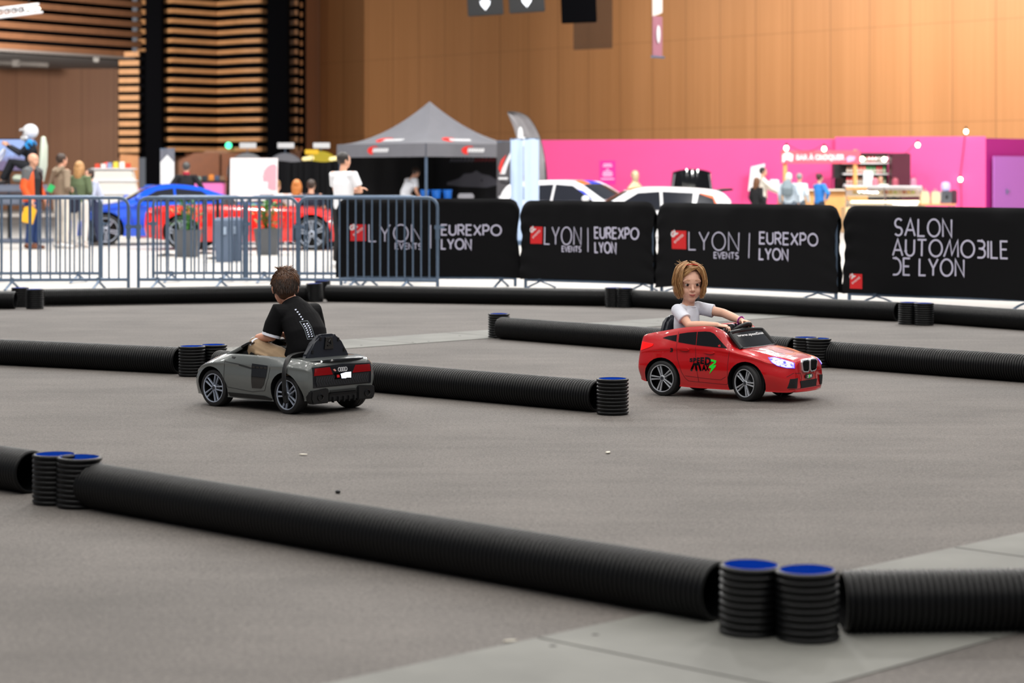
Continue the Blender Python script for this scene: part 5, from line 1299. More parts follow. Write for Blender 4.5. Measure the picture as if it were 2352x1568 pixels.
figure('dark-haired woman in a bright blue shirt with a raised elbow at the bar', 1882, 51.5, 1.45, .5, '#2f7fd0', '#2a3040', '#3a221a', 'bun', 'long', dict(elR=(.0, -.42, 1.18), haR=(.1, -.2, 1.02), haL=(.3, .12, 1.2), elL=(.12, .28, 1.12)))
figure('dark-haired bartender in white standing before the bottle shelves', 2024, 57.4, 1.43, -2.2, '#e6e2e0', '#202024', '#241a18', 'bob')
# ------------------------------------------------------------------ full-size cars of the exhibition
CSEC = {'roadster': [(-2.05, .30, .6, .72, .45, .62, .66, .48, .74, .75), (-1.95, .24, .72, .84, .45, .78, .74, .6, .82, .84), (-1.3, .18, .84, .92, .45, .87, .78, .66, .86, .88), (-.7, .18, .84, .87, .45, .84, .78, .68, .86, .89), (-.1, .18, .84, .86, .45, .82, .78, .68, .84, .87),
                     (.4, .18, .84, .86, .45, .82, .77, .68, .83, .86), (.9, .18, .84, .89, .45, .84, .76, .66, .82, .85), (1.4, .18, .84, .92, .42, .86, .70, .62, .75, .79), (1.9, .20, .76, .86, .38, .73, .56, .5, .60, .63), (2.1, .26, .6, .68, .36, .55, .45, .4, .48, .5)],
        'coupe': [(-2.05, .32, .6, .72, .5, .62, .74, .48, .86, .87), (-1.95, .26, .72, .84, .5, .77, .82, .6, .95, .97), (-1.3, .2, .84, .92, .5, .87, .86, .62, 1.02, 1.05), (-.7, .2, .84, .88, .5, .84, .86, .55, 1.19, 1.23), (-.1, .2, .84, .87, .5, .82, .86, .55, 1.24, 1.28),
                  (.35, .2, .84, .87, .5, .82, .85, .56, 1.17, 1.19), (.9, .2, .84, .88, .5, .83, .84, .66, .87, .92), (1.4, .2, .84, .91, .45, .85, .76, .62, .8, .84), (1.9, .22, .76, .86, .42, .73, .62, .5, .66, .7), (2.1, .28, .6, .68, .4, .55, .5, .4, .54, .57)],
        'hatch': [(-1.92, .34, .62, .74, .6, .68, .9, .55, 1.1, 1.12), (-1.86, .28, .72, .84, .6, .78, .95, .6, 1.2, 1.25), (-1.6, .22, .82, .88, .6, .82, .95, .6, 1.36, 1.40), (-.9, .2, .84, .88, .6, .82, .94, .6, 1.42, 1.46), (-.1, .2, .84, .87, .6, .82, .92, .6, 1.42, 1.47),
                  (.3, .2, .84, .87, .6, .82, .91, .6, 1.34, 1.38), (1.0, .2, .84, .88, .6, .82, .88, .68, .96, 1.0), (1.4, .2, .84, .89, .55, .82, .82, .62, .88, .92), (1.85, .24, .76, .82, .5, .72, .66, .5, .76, .8), (1.98, .3, .6, .66, .45, .55, .55, .4, .6, .64)]}
def big_car(label, px, Z, rz, sc, paint, kind, rim, grp='full-size cars on show', deco=(), z0=0.):
    X, Y = XZ(px, Z); t = thing('car', label, 'car', (X, Y, z0), rz, grp)
    st = [tuple(v * sc for v in q) for q in CSEC[kind]]
    b = car_body('body', st, [paint, m_inner], t, 4, 5); tr = tree_of(b); r = .325 * sc
    fx, rx = (1.28 * sc, -1.28 * sc); cuts = []
    for ax in (fx, rx):
        for y0, y1 in ((.55 * sc, 1.4), (-1.4, -.55 * sc)):
            mb = MB(); M = Matrix.Translation((ax, 0, r)) @ Matrix.Rotation(-PI / 2, 4, 'X'); mb.lathe([(r * 1.16, y0), (r * 1.16, y1)], 28, M, 1, True); cuts.append(mb)
    bool_cut(b, cuts)
    for ax in (fx, rx):
        for s in (1, -1): wheel(t, ax, s * .76 * sc, r, .22 * sc, rim, m_plate, 'star', 0, .4)
    S = lambda pts: [(x * sc, z * sc) for x, z in pts]
    win = {'roadster': [], 'coupe': [[(-1.05, .92), (-.75, 1.13), (-.2, 1.19), (-.2, .91)], [(-.15, .91), (-.15, 1.19), (.2, 1.14), (.62, .92)]],
           'hatch': [[(-1.55, 1.02), (-1.5, 1.22), (-1.2, 1.33), (-1.1, 1.0)], [(-1.02, 1.0), (-1.08, 1.34), (-.42, 1.37), (-.42, .98)], [(-.36, .98), (-.36, 1.37), (.1, 1.34), (.72, .98)]]}[kind]
    for s in (1, -1):
        R = lambda u, v, s=s: ((u, s * 3.0, v), (0, -s, 0))
        for w in win: project(tr, *poly(S(w)), R, .008, .2).build('side_window', mat('car glass', '#23252c', rough=.08, coat=.4), t)
        hz = {'coupe': .62, 'roadster': .56, 'hatch': .74}[kind]
        hx = 1.62 if kind == 'hatch' else 1.78
        project(tr, *poly(S([(hx - .12, hz + .02), (hx + .14, hz - .02), (hx + .12, hz - .10), (hx - .06, hz - .10)])), R, .012, .1).build('headlight', m_white, t)
        project(tr, *poly(S([(-1.9, .80), (-1.7, .82), (-1.72, .70), (-1.9, .68)])), R, .012, .1).build('tail_light', m_tail, t)
        project(tr, *stroke([S([(-.46, .95), (-.5, .4), (.72, .4), (.82, .9)])], .012), R, .004, .2, False).build('door_seam', m_seamg, t)
        mb = MB(); mb.ell(V((.62, s * .95, 1.04 if kind == 'hatch' else .98)) * sc, V((.09, .10, .07)) * sc, seg=12); mb.tube([V((.62, s * .80, .95)) * sc, V((.62, s * .93, .98)) * sc], .02, 6); mb.build('mirror', paint, t)
    Tp = lambda u, v: ((u, v, 3.0), (0, 0, -1))
    z = 1.25 if kind == 'coupe' else 1.44
    q = [(.42, .50), (.86, .60), (.86, -.60), (.42, -.50)] if kind == 'coupe' else [(.32, .54), (.94, .62), (.94, -.62), (.32, -.54)]
    if kind == 'roadster':
        project(tr, *poly([(x * sc, y * sc) for x, y in ((-.75, .52), (.42, .54), (.42, -.54), (-.75, -.52))]), Tp, .008, .2).build('cockpit', m_inner, t)
        mb = MB(); rr_ = [[V((.62 - .30 * f - .12 * (i / 6 - 1) ** 2, .62 * (i / 6 - 1) * (1 - .12 * f), .84 + .24 * f)) * sc for i in range(13)] for f in (0, .5, 1)]
        mb.rings(rr_ + [[p + V((-.015, 0, 0)) for p in r] for r in rr_[::-1]] + [rr_[0]], caps=False, closed=False); mb.build('windscreen', mat('car glass', '#23252c'), t)
        for y in (.3, -.3): mb = MB(); mb.limb([V((-.45, y, .6)) * sc, V((-.58, y, 1.0)) * sc], [(.2 * sc, .07 * sc), (.13 * sc, .06 * sc)], 12, side=(0, 1, 0)); mb.build('seat', m_seat, t)
    else: project(tr, *poly([(x * sc, y * sc) for x, y in q]), Tp, .008, .2).build('windscreen', mat('car glass', '#23252c'), t)
    if kind == 'hatch':
        q = [(-1.66, .5), (-1.80, .55), (-1.80, -.55), (-1.66, -.5)]
        mb = MB(); mb.box(V((-1.80, 0, 1.40)) * sc, V((.30, 1.15, .04)) * sc, bevel=.01, rot=(0, .12, 0)); mb.build('roof_spoiler', m_dark, t)
    for side, pts, m in deco:
        R = (lambda u, v: ((u, 3.0, v), (0, -1, 0))) if side > 0 else (lambda u, v: ((u, -3.0, v), (0, 1, 0)))
        if side == 0: R = Tp
        project(tr, *poly(S(pts)), R, .006, .2, False).build('livery_patch', m, t)
    return t
m_blue = mat('blue car paint', '#0a4fd0', rough=.2, coat=.8); m_orred = mat('scarlet car paint', '#e8241c', rough=.2, coat=.8); m_wcar = mat('white car paint', '#e8e8ea', rough=.25, coat=.6)
m_orange = mat('orange sticker', '#f0641e', rough=.4); m_bst = mat('blue sticker', '#2038d0', rough=.4)
big_car('low bright blue sports car behind the bare barriers', 372, 44, PI + .30, .95, m_blue, 'coupe', m_silver)
big_car('open scarlet sports car in front of the blue one, behind the planters', 588, 40.8, -.10, .95, m_orred, 'roadster', m_silver)
big_car('white rally car with blue stickers farther behind the narrow cloth barrier', 1338, 45.5, -.55, .88, m_wcar, 'hatch', m_silver, deco=((-1, [(.15, 1.28), (.5, 1.1), (.75, 1.0), (.4, 1.22)], m_bst), (0, [(.05, .5), (.3, .5), (.3, -.1), (.05, -.1)], m_bst), (0, [(.05, -.15), (.3, -.15), (.3, -.5), (.05, -.5)], m_orange)))
big_car('white rally car with an orange rear pillar, nearer of the two white cars', 1468, 37.5, PI + .06, .80, m_wcar, 'hatch', m_silver, deco=((1, [(-1.62, 1.0), (-1.15, 1.0), (-1.22, 1.34), (-1.5, 1.28)], m_orange), (0, [(.0, .5), (.25, .5), (.25, -.5), (.0, -.5)], m_orange)))

# ------------------------------------------------------------------ black folding tent
X, Y = XZ(987, 50)
t = thing('canopy_tent', 'black pop-up tent with a pointed roof and swoosh logos', 'tent', (X, Y, 0), PI / 4)
m_tent = mat('black tent cloth', '#68686e', rough=.45, sheen=.2, noise=.06, nscale=4); m_swoosh = mat('swoosh red', '#e03028', rough=.5)
HW, ZE, ZP = 1.5, 2.11, 3.10
def roofpt(u, v):         # u along the edge -1..1, v edge 0 .. apex 1, for the +x side
    w = HW * (1 - v); z = ZE + (ZP - ZE) * (v ** 1.8) - .05 * (1 - u * u) * v * (1 - v) * 2
    return V((w, u * w, z))
roof = MB()
for k in range(4):
    Rk = Matrix.Rotation(k * PI / 2, 3, 'Z'); rows = [[Rk @ roofpt(-1 + i / 5, j / 14) for i in range(11)] for j in range(14)] + [[Rk @ V((.004, (-1 + i / 5) * .004, ZP)) for i in range(11)]]
    roof.rings(rows, caps=False, closed=False)
    rows = [[Rk @ (V((HW + .012 + .012 * math.sin(i * 1.3 + k) * (j / 3), -HW + i * HW / 10, ZE - j * .1))) for i in range(21)] for j in range(4)]
    roof.rings(rows, caps=False, closed=False)
bmesh.ops.remove_doubles(roof.bm, verts=roof.bm.verts[:], dist=.002)
rf = roof.build('canopy', m_tent, t, smooth=50); trf = tree_of(rf)
for k in (2, 3):             # the two faces towards the track
    Rk = Matrix.Rotation(k * PI / 2, 3, 'Z')
    rv = lambda u, v, Rk=Rk: (Rk @ V((4, u, v)), Rk @ V((-1, 0, 0)))
    rt = lambda u, v, Rk=Rk: (Rk @ V((HW - v, u, 5)), V((0, 0, -1)))
    sg = 1
    for ray, c0, sc in ((rv, (.05, 1.96), 1.0), (rt, (.0, .42), 1.25)):
        ox, oy = c0
        cres = arc(ox, oy, .24 * sc, .10 * sc, 60, 250, 10) + arc(ox + .05 * sc, oy + .005, .19 * sc, .07 * sc, 250, 70, 10)
        project(trf, *poly([(ox - .25 * sc + (x - ox), y) for x, y in cres]), ray, .006, .1, False).build('swoosh', m_swoosh, rf)
        L = []
        for i in range(7):
            x = ox - .30 * sc + i * .075 * sc; L.append([(x, oy - .045 * sc), (x + .03 * sc, oy + .035 * sc), (x + .055 * sc, oy + .035 * sc), (x + .045 * sc, oy - .03 * sc)])
        project(trf, *stroke(L, .026 * sc), ray, .007, .1, False).build('tent_lettering', m_white, rf)
for x in (1, -1):
    for y in (1, -1):
        mb = MB(); mb.box((x * (HW - .03), y * (HW - .03), 1.05), (.045, .045, 2.1), bevel=.005); mb.box((x * (HW - .03), y * (HW - .03), .01), (.12, .12, .02)); mb.build('tent_leg', m_galv, t)
m_tw = mat('black tent wall', '#101013', rough=.7)
for k in (0, 1):
    Rk = Matrix.Rotation(k * PI / 2, 3, 'Z'); mb = MB()
    mb.rings([[Rk @ V((HW - .06 + .015 * math.sin(i * 1.1), -HW + i * HW / 12, z)) for i in range(25)] for z in (.02, 1, 2.05)], caps=False, closed=False); w = mb.build('back_wall', m_tw, t)
    if k == 0:
        tw_ = tree_of(w); rb_ = lambda u, v: ((-3, u, v), (1, 0, 0))
        m_gp = mat('grey wall print', '#6c6c76', rough=.7)
        body = [(-.95, 1.24), (-.5, 1.34), (-.35, 1.44), (-.1, 1.46), (.05, 1.52), (.25, 1.44), (.5, 1.40), (.72, 1.30), (.74, 1.18), (.4, 1.12), (-.4, 1.14), (-.95, 1.18)]
        project(tw_, *poly([(-x, z) for x, z in body]), rb_, .004, .2, False).build('racing_car_print', m_gp, w)
        L = [[(.85 - i * .12, 1.72), (.80 - i * .12, 1.80), (.76 - i * .12, 1.74)] for i in range(13)]
        project(tw_, *stroke(L[:7], .03), rb_, .004, .2, False).build('wall_lettering', m_gp, w); project(tw_, *stroke(L[7:], .03), rb_, .004, .2, False).build('wall_lettering', mat('red wall print', '#8a3036', rough=.7), w)
# table with blue tubs under the tent
X2, Y2 = XZ(1000, 48.4); tb_ = thing('folding_table', 'table with a dark cloth under the black tent', 'table', (X2, Y2, 0), .2)
mb = MB(); mb.box((0, 0, .86), (1.5, .6, .04), bevel=.01); mb.build('table_top', m_dark, tb_)
mb = MB(); mb.rings([[V((-.74 + 1.48 * i / 30, -.31 + .012 * math.sin(i), z)) for i in range(31)] for z in (.05, .45, .85)], caps=False, closed=False); mb.build('table_cloth', m_cloth_black, tb_)
for x in (-.68, .68):
    for y in (-.25, .25): mb = MB(); mb.tube([(x, y, 0), (x, y, .84)], .016, 8); mb.build('leg', m_galv, tb_)
m_btub = mat('blue plastic', '#1f6fd0', rough=.3)
for px, lab, w in ((976, 'blue plastic tub beside the tent post', .2), (1002, 'round light blue tub, middle one on the tent table', .22), (1028, 'blue tub at the far end of the tent table', .2)):
    x, y = XZ(px, 48.4); mb = MB(); mb.lathe([(.001, 0), (w * .42, 0), (w * .5, .17), (w * .54, .18), (w * .54, .20), (w * .47, .20), (w * .44, .10), (.001, .09)], 20); o = mb.build('tub', m_btub); o.location = (x, y, .88); tag(o, lab, 'tub', 'blue tubs on the tent table')
x, y = XZ(1070, 48.3); mb = MB(); mb.box((0, 0, .05), (.36, .24, .10), bevel=.02); mb.box((0, 0, .11), (.3, .2, .02), bevel=.005); o = mb.build('tray', mat('grey tray', '#8a8a90')); o.location = (x, y, .88); tag(o, 'grey box tray on the end of the tent table', 'tray')

# ------------------------------------------------------------------ banners beside the tent
def stand_banner(px0, px1, Z, ztop, zbot, m, label, cat='banner', tilt=0):
    x0, _ = XZ(px0, Z); x1, _ = XZ(px1, Z); w = x1 - x0
    t = thing('roll_up_banner', label, cat, ((x0 + x1) / 2, Z, 0), tilt)
    mb = MB(); rows = [[V((-w / 2 + w * i / 8, .012 * math.sin(i * 1.1), z)) for i in range(9)] for z in (zbot, (zbot + ztop) / 2, ztop)]
    mb.rings(rows + [[p + V((0, .012, 0)) for p in r] for r in rows[::-1]] + [rows[0]], caps=False, closed=False); f = mb.build('banner_sheet', m, t)
    mb = MB(); mb.box((0, .02, ztop), (w + .02, .03, .03), bevel=.005); mb.build('top_rail', m_galv, t)
    mb = MB(); mb.box((0, .02, zbot / 2), (w + .06, .16, zbot), bevel=.02); mb.build('base_cassette', m_galv, t)
    mb = MB(); mb.tube([(0, .04, zbot), (0, .04, ztop)], .012, 8); mb.build('pole', m_galv, t)
    return t, f, w
t, f, w = stand_banner(1141, 1179, 46.5, 2.12, .1, mat('dark grey banner', '#4a484c', rough=.6), 'dark grey roll-up banner with a red and white swoosh beside the tent')
mb = MB(); mb.prism([(-.12, 1.42), (-.02, 1.62), (.12, 1.9), (.15, 1.85), (.05, 1.6), (.0, 1.42)], -.02, -.014, Matrix(((1, 0, 0, 0), (0, 0, 1, 0), (0, 1, 0, 0), (0, 0, 0, 1)))); mb.build('swoosh', m_white, f)
mb = MB(); mb.prism([(-.14, 1.55), (-.08, 1.72), (.03, 1.84), (-.04, 1.66), (-.09, 1.42)], -.022, -.016, Matrix(((1, 0, 0, 0), (0, 0, 1, 0), (0, 1, 0, 0), (0, 0, 0, 1)))); mb.build('swoosh', m_swoosh, f)
for z, m in ((1.33, m_white), (.93, m_white), (.84, m_white)): mb = MB(); mb.box((-.04, -.02, z), (.2, .008, .045)); mb.build('banner_stripe', m, f)
m_pale = mat('pale blue banner', '#b9cdea', rough=.55)
stand_banner(1172, 1203, 43, 2.10, .1, m_pale, 'narrow pale blue banner panel, first of two side by side', tilt=.35)
stand_banner(1203, 1238, 42.6, 2.10, .1, m_pale, 'pale blue banner panel in front of the feather flag', tilt=-.25)
X, Y = XZ(1240, 47); t = thing('feather_flag', 'grey feather-shaped flag curving behind the pale blue banners', 'flag', (X, Y, 0), 0)
edge = [(.12, .15), (.15, 1.0), (.12, 1.6), (.0, 2.2), (-.22, 2.6), (-.45, 2.74), (-.70, 2.76)]
ed = catmull(edge, 5); inner_ = catmull([(-.28, .3), (-.30, 1.0), (-.38, 1.6), (-.48, 2.1), (-.56, 2.4), (-.64, 2.6), (-.70, 2.74)], 5)
mb = MB(); mb.rings([[V((x + (a - x) * i / 8, .05 * math.sin(i * .9 + z * 2), z + (b - z) * i / 8)) for i in range(9)] for (x, z), (a, b) in zip(ed, inner_)], caps=False, closed=False)
fl = mb.build('flag_cloth', mat('grey flag cloth', '#8d8a8c', rough=.5, noise=.15, nscale=5), t)
mb = MB(); mb.tube([V((x, 0, z)) for x, z in [(.13, 0)] + ed], .016, 8); mb.build('flag_pole', m_dark, t); mb = MB(); mb.lathe([(.001, .06), (.05, .06), (.25, .03), (.26, 0), (.001, 0)], 20, Matrix.Translation((.13, 0, 0))); mb.build('flag_base', m_dark, t)
mb = MB(); mb.ell((-.42, -.07, 2.22), (.06, .02, .22)); mb.ell((-.36, -.07, 2.12), (.1, .02, .1)); mb.build('flag_print', m_white, fl)

# ------------------------------------------------------------------ left stands
X, Y = XZ(0, 45)
t = thing('simulator_rig', 'raised black racing simulator rig with a pale seat', 'simulator', (XZ(72, 45)[0], 45, 0), 0)
mb = MB(); mb.box((-.30, 0, 1.12), (1.3, .8, .16), bevel=.03); mb.box((-.3, 0, .9), (.9, .6, .24), bevel=.03); mb.box((-.3, 0, .04), (1.4, .9, .08), bevel=.02)
for x in (-.85, .25):
    for y in (-.34, .34): mb.tube([(x, y, .06), (x, y, 1.1)], .035, 8)
mb.build('base', mat('grey rig', '#6f7686', rough=.5), t)
mb = MB(); mb.limb([(.18, 0, 1.3), (.24, 0, 1.6), (.26, 0, 2.0), (.25, 0, 2.15)], [(.22, .08), (.24, .08), (.2, .07), (.1, .05)], 14, side=(0, 1, 0)); mb.limb([(-.3, 0, 1.33), (.15, 0, 1.30)], [(.22, .08), (.22, .08)], 14, side=(0, 1, 0)); mb.build('seat', mat('pale green seat', '#c9d2bd', rough=.6), t)
mb = MB(); mb.tube([(-.75, 0, 1.15), (-.7, 0, 1.75)], .03, 8); M = Matrix.Translation((-.62, 0, 1.80)) @ Matrix.Rotation(-1.1, 4, 'Y'); mb.tube([M @ V((.15 * math.cos(a), .15 * math.sin(a), 0)) for a in [2 * PI * i / 20 for i in range(20)]], .018, 8, closed=True); mb.build('steering_wheel', mat('white wheel rim', '#e0e0e4'), t)
mb = MB(); mb.box((.10, -.5, .6), (.06, .06, 1.2)); mb.build('upright', m_galv, t)
x, y = XZ(22, 46.5); mb = MB(); mb.box((0, 0, 0), (.74, .05, .70), bevel=.03, mi=0)
t2 = thing('screen', 'large lit screen showing blue sky beside the helmeted driver', 'screen', (x - .02, y, 1.83), 0); mb.build('bezel', m_dark, t2)
ms_ = bpy.data.materials.new('lit screen'); ms_.use_nodes = True; nt = ms_.node_tree; bb = nt.nodes['Principled BSDF']; tc = nt.nodes.new('ShaderNodeTexCoord'); sp_ = nt.nodes.new('ShaderNodeSeparateXYZ'); rp = nt.nodes.new('ShaderNodeValToRGB'); nz = nt.nodes.new('ShaderNodeTexNoise'); nz.inputs['Scale'].default_value = 14
ad = nt.nodes.new('ShaderNodeMath'); ad.operation = 'MULTIPLY_ADD'; ad.inputs[1].default_value = .35; nt.links.new(tc.outputs['Object'], sp_.inputs[0]); nt.links.new(nz.outputs['Fac'], ad.inputs[0]); nt.links.new(sp_.outputs[2], ad.inputs[2]); nt.links.new(tc.outputs['Object'], nz.inputs['Vector'])
rp.color_ramp.elements[0].position = 0; rp.color_ramp.elements[0].color = lin('#7a6a8c'); rp.color_ramp.elements[1].position = .25; rp.color_ramp.elements[1].color = lin('#a9c4ff'); nt.links.new(ad.outputs[0], rp.inputs[0]); nt.links.new(rp.outputs[0], bb.inputs['Emission Color']); bb.inputs['Emission Strength'].default_value = 1.0; bb.inputs['Base Color'].default_value = (.02, .02, .03, 1)
mb = MB(); mb.box((0, -.03, 0), (.70, .01, .66)); mb.build('display', ms_, t2); mb = MB(); mb.tube([(0, .03, -.3), (0, .03, -1.83)], .03, 8); mb.box((0, .03, -1.81), (.4, .3, .04)); mb.build('screen_stand', m_dark, t2)
RIDE = dict(SEAT); RIDE = {k: (V(v) if k == 'hf' else V(v)) for k, v in RIDE.items()}
RIDE.update(haL=(.52, .1, .96), haR=(.52, -.1, .96), elL=(.22, .24, .78), elR=(.22, -.24, .78), knL=(.42, .13, .62), knR=(.42, -.13, .62), anL=(.62, .13, .22), anR=(.62, -.13, .22), head=(.05, 0, 1.22))
t, J, s = figure('driver in a white crash helmet and black and blue suit on the simulator seat', 74, 45, 1.72, PI, '#14161f', '#14161c', '#222222', 'bald', 'long', RIDE, z0=1.07)
mb = MB(); hc = J['head']; mb.ell(hc + V((-.01, 0, .03)), (.165, .14, .155), seg=22); mb.limb([hc + V((.06, .06, -.10)), hc + V((.14, 0, -.11)), hc + V((.06, -.06, -.10))], [.05, .055, .05], 12); mb.limb([hc + V((.06, .1, .10)), hc + V((.20, 0, .06)), hc + V((.06, -.1, .10))], [.02, .022, .02], 8)
hm = mb.build('helmet', m_white, t); mb = MB(); mb.ell(hc + V((.065, 0, .015)), (.10, .115, .05), seg=16); mb.build('visor', m_gloss, hm)
mb = MB()
for q in 'LR': mb.limb([J['neck'] * .5 + J['sh' + q] * .5 + V((0, 0, .02)), J['sh' + q] + V((0, 0, .01)), J['sh' + q] * .75 + J['el' + q] * .25], [.066, .078, .070], 12)
mb.build('shoulder_panel', mat('cyan suit panel', '#1a8fd8', rough=.6), t)
# sales cart
X, Y = XZ(262, 48); t = thing('sales_cart', 'white sales cart loaded with bright packets, red dome on top', 'stall', (X, Y, 0), .1)
mb = MB(); mb.prism([(-.52, 0), (.52, 0), (.52, 1.0), (.40, 1.52), (-.44, 1.52), (-.52, 1.0)], -.4, .4, Matrix.Rotation(PI / 2, 4, 'X'), 0, .02); mb.build('cart_body', mat('white cart', '#efeae0', rough=.5), t)
mb = MB()
for z, hw in ((1.0, .56), (1.28, .50), (1.54, .47)): mb.box((0, -.02, z), (hw * 2, .86, .03), bevel=.006)
mb.build('cart_shelf', m_white, t)
rnd = random.Random(2)
for z, hw in ((1.30, .44), (1.02, .48), (1.56, .40)):
    for i in range(6):
        mb = MB(); hh = rnd.uniform(.06, .14); mb.box((-hw + (i + .5) * hw / 3, -.34, z + hh / 2), (hw / 3 * .8, .08, hh), bevel=.006)
        mb.build('packet', mat(('packet a', 'packet b', 'packet c', 'packet d', 'packet e')[i % 5 if z < 1.5 else (i + 2) % 5], ('#e8d24a', '#f2efe6', '#d84a30', '#e6e2da', '#8aa0c0')[i % 5], rough=.5), t)
mb = MB(); mb.ell((-.15, 0, 1.60), (.13, .13, .09), seg=16); mb.build('dome', mat('red dome', '#d8382c', rough=.35), t)
def crate(px, Z, z, sz, m, label, name='crate', cat='box', rz=0.):
    x, y = XZ(px, Z); mb = MB(); mb.box((0, 0, sz[2] / 2), sz, bevel=.015); mb.box((0, -sz[1] / 2 - .004, sz[2] * .55), (sz[0] * .5, .01, sz[2] * .25)); mb.box((0, 0, sz[2]), (sz[0] * .8, sz[1] * .8, .02)); o = mb.build(name, m); o.location = (x, y, z); o.rotation_euler = (0, 0, rz); return tag(o, label, cat)
crate(326, 49, 0, (.18, .3, 1.10), mat('red box', '#d84038', rough=.5), 'red display box next to the white sales cart')
crate(344, 49.3, 0, (.20, .3, 1.18), mat('blue box', '#3a6ac0', rough=.5), 'blue display box between the red box and the arrow banner')
crate(362, 49.8, 0, (.18, .3, 1.14), mat('orange red box', '#e0583a', rough=.5), 'orange-red display box under the arrow banner')
t, f, w = stand_banner(368, 401, 52, 2.04, .1, mat('grey banner head', '#6a6c78', rough=.6), 'grey roll-up banner with a big white house-shaped arrow')
mb = MB(); mb.prism([(-.165, .25), (.165, .25), (.165, 1.72), (.0, 1.9), (-.165, 1.72)], -.022, -.014, Matrix(((1, 0, 0, 0), (0, 0, 1, 0), (0, 1, 0, 0), (0, 0, 0, 1)))); mb.build('white_arrow', m_white, f)
# pink counter with items
X, Y = XZ(480, 55); t = thing('counter', 'pink counter behind the man in the black sweater', 'counter', (X, Y, 0), 0)
mb = MB(); mb.box((0, 0, .62), (.78, .5, 1.24), bevel=.02); mb.build('counter_front', mat('pink counter', '#f07ac0', rough=.5), t); mb = MB(); mb.box((0, 0, 1.26), (.86, .56, .04), bevel=.01); mb.build('counter_top', m_dark, t)
for px, c, h, n in ((456, '#8ab0a8', .10, 'pale green'), (470, '#2f3a40', .12, 'black'), (486, '#e8903a', .15, 'orange'), (499, '#4a5a78', .12, 'slate blue'), (510, '#8a6a50', .11, 'brown')):
    crate(px, 55, 1.28, (.13, .1, h), mat('box ' + n, c, rough=.5), n + ' box on top of the pink counter', 'small_box')
# whiteboard
X, Y = XZ(583, 43); t = thing('whiteboard', 'big white presentation board with a pink disc, leaning on a dark frame', 'board', (X, Y, 0), 0)
mb = MB(); mb.box((.0, 0, 1.30), (.94, .03, .86), rot=(-.1, 0, 0), bevel=.006); bd = mb.build('board_sheet', mat('white board', '#eceaea', rough=.4), t); tbd = tree_of(bd)
ry = lambda u, v: ((u, -1, v), (0, 1, 0))
project(tbd, *poly([(.47, 1.52)] + [(.40 + .22 * math.cos(a), 1.35 + .26 * math.sin(a)) for a in [math.radians(70 + i * 16) for i in range(14)]] + [(.47, 1.12)]), ry, .005, .2, False).build('pink_disc', mat('pink disc', '#f0a0ac', rough=.5), bd)
for i in range(5): project(tbd, *stroke([[(-.38, 1.60 - i * .11), (-.38 + (.34 if i == 0 else .6), 1.60 - i * .11)]], .018), ry, .005, .2, False).build('board_lines', mat('faint writing', '#dcd6da', rough=.6), bd)
project(tbd, *poly([(.03, .89), (.28, .89), (.28, 1.26), (.03, 1.26)]), ry, .012, .2).build('pinned_sheet', m_white, bd)
mb = MB(); mb.tube([(-.6, .3, 0), (-.46, .05, 1.72)], .025, 8); mb.tube([(.46, .3, 0), (.40, .05, 1.70)], .025, 8); mb.tube([(-.48, -.06, .86), (.48, -.06, .86)], .02, 8); mb.prism([(-.62, .0), (-.47, .0), (-.47, 1.68), (-.50, 1.68)], .06, .1, Matrix(((1, 0, 0, 0), (0, 0, 1, 0), (0, 1, 0, 0), (0, 0, 0, 1)))); mb.build('easel_frame', m_dark, t)
# black draped booth with round displays behind it
X0, X1 = XZ(638, 50)[0], XZ(778, 50)[0]; mb = MB()
rows = [[V((X0 + (X1 - X0) * i / 40, 50 + .03 * math.sin(i * .9) + .02 * math.sin(i * 2.3), z - .03 * math.sin(i * PI / 20) ** 2 * (z > 1))) for i in range(41)] for z in (.01, .9, 1.74)]
mb.rings(rows + [[p + V((0, .5, 0)) for p in r] for r in rows[::-1]] + [rows[0]], caps=False, closed=False); o = mb.build('draped_booth', m_cloth_black); tag(o, 'black draped booth wall to one side of the tent', 'booth')
for px, Z, c, lab, top in ((568, 60, '#8a8a8c', 'grey round-topped display with a white sign above the whiteboard', 351), (655, 60, '#74747a', 'grey round-topped display with a white sign in front of the black pillar', 351), (737, 60, '#b8a418', 'yellow round-topped display with a white sign beside the tent', 347)):
    x, y = XZ(px, Z); t = thing('round_display', lab, 'display', (x, y, 0), 0); zt = EYE + (HY - top) / FOC * Z
    mb = MB(); mb.lathe([(.001, -.12), (.52, -.12), (.55, -.08), (.55, .08), (.52, .12), (.001, .12)], 40, Matrix.Translation((0, 0, zt - .55)) @ Matrix.Rotation(PI / 2, 4, 'X')); mb.box((0, 0, (zt - .6) / 2), (.5, .3, zt - .6), bevel=.02); mb.build('disc', mat('disc ' + c, c, rough=.5), t)
    zs = EYE + (HY - 334) / FOC * Z; mb = MB(); mb.tube([(0, 0, zt - .1), (0, 0, zs)], .012, 8); mb.build('sign_post', m_galv, t); mb = MB(); mb.box((.02, -.02, zs), (.46, .03, .15), bevel=.006); mb.build('sign_plate', m_white, t)
for px, py, w, lab in ((716, 349, .36, 'yellow sign plate in front of the yellow round display'),):
    x, y = XZ(px, 58); z = EYE + (HY - py) / FOC * 58; t = thing('sign', lab, 'sign', (x, y, 0), 0); mb = MB(); mb.box((0, 0, z), (w, .03, .13), bevel=.01); mb.build('sign_plate', mat('yellow sign', '#f0c020', rough=.5), t); mb = MB(); mb.tube([(0, .02, 0), (0, .02, z)], .012, 8); mb.build('sign_post', m_galv, t)
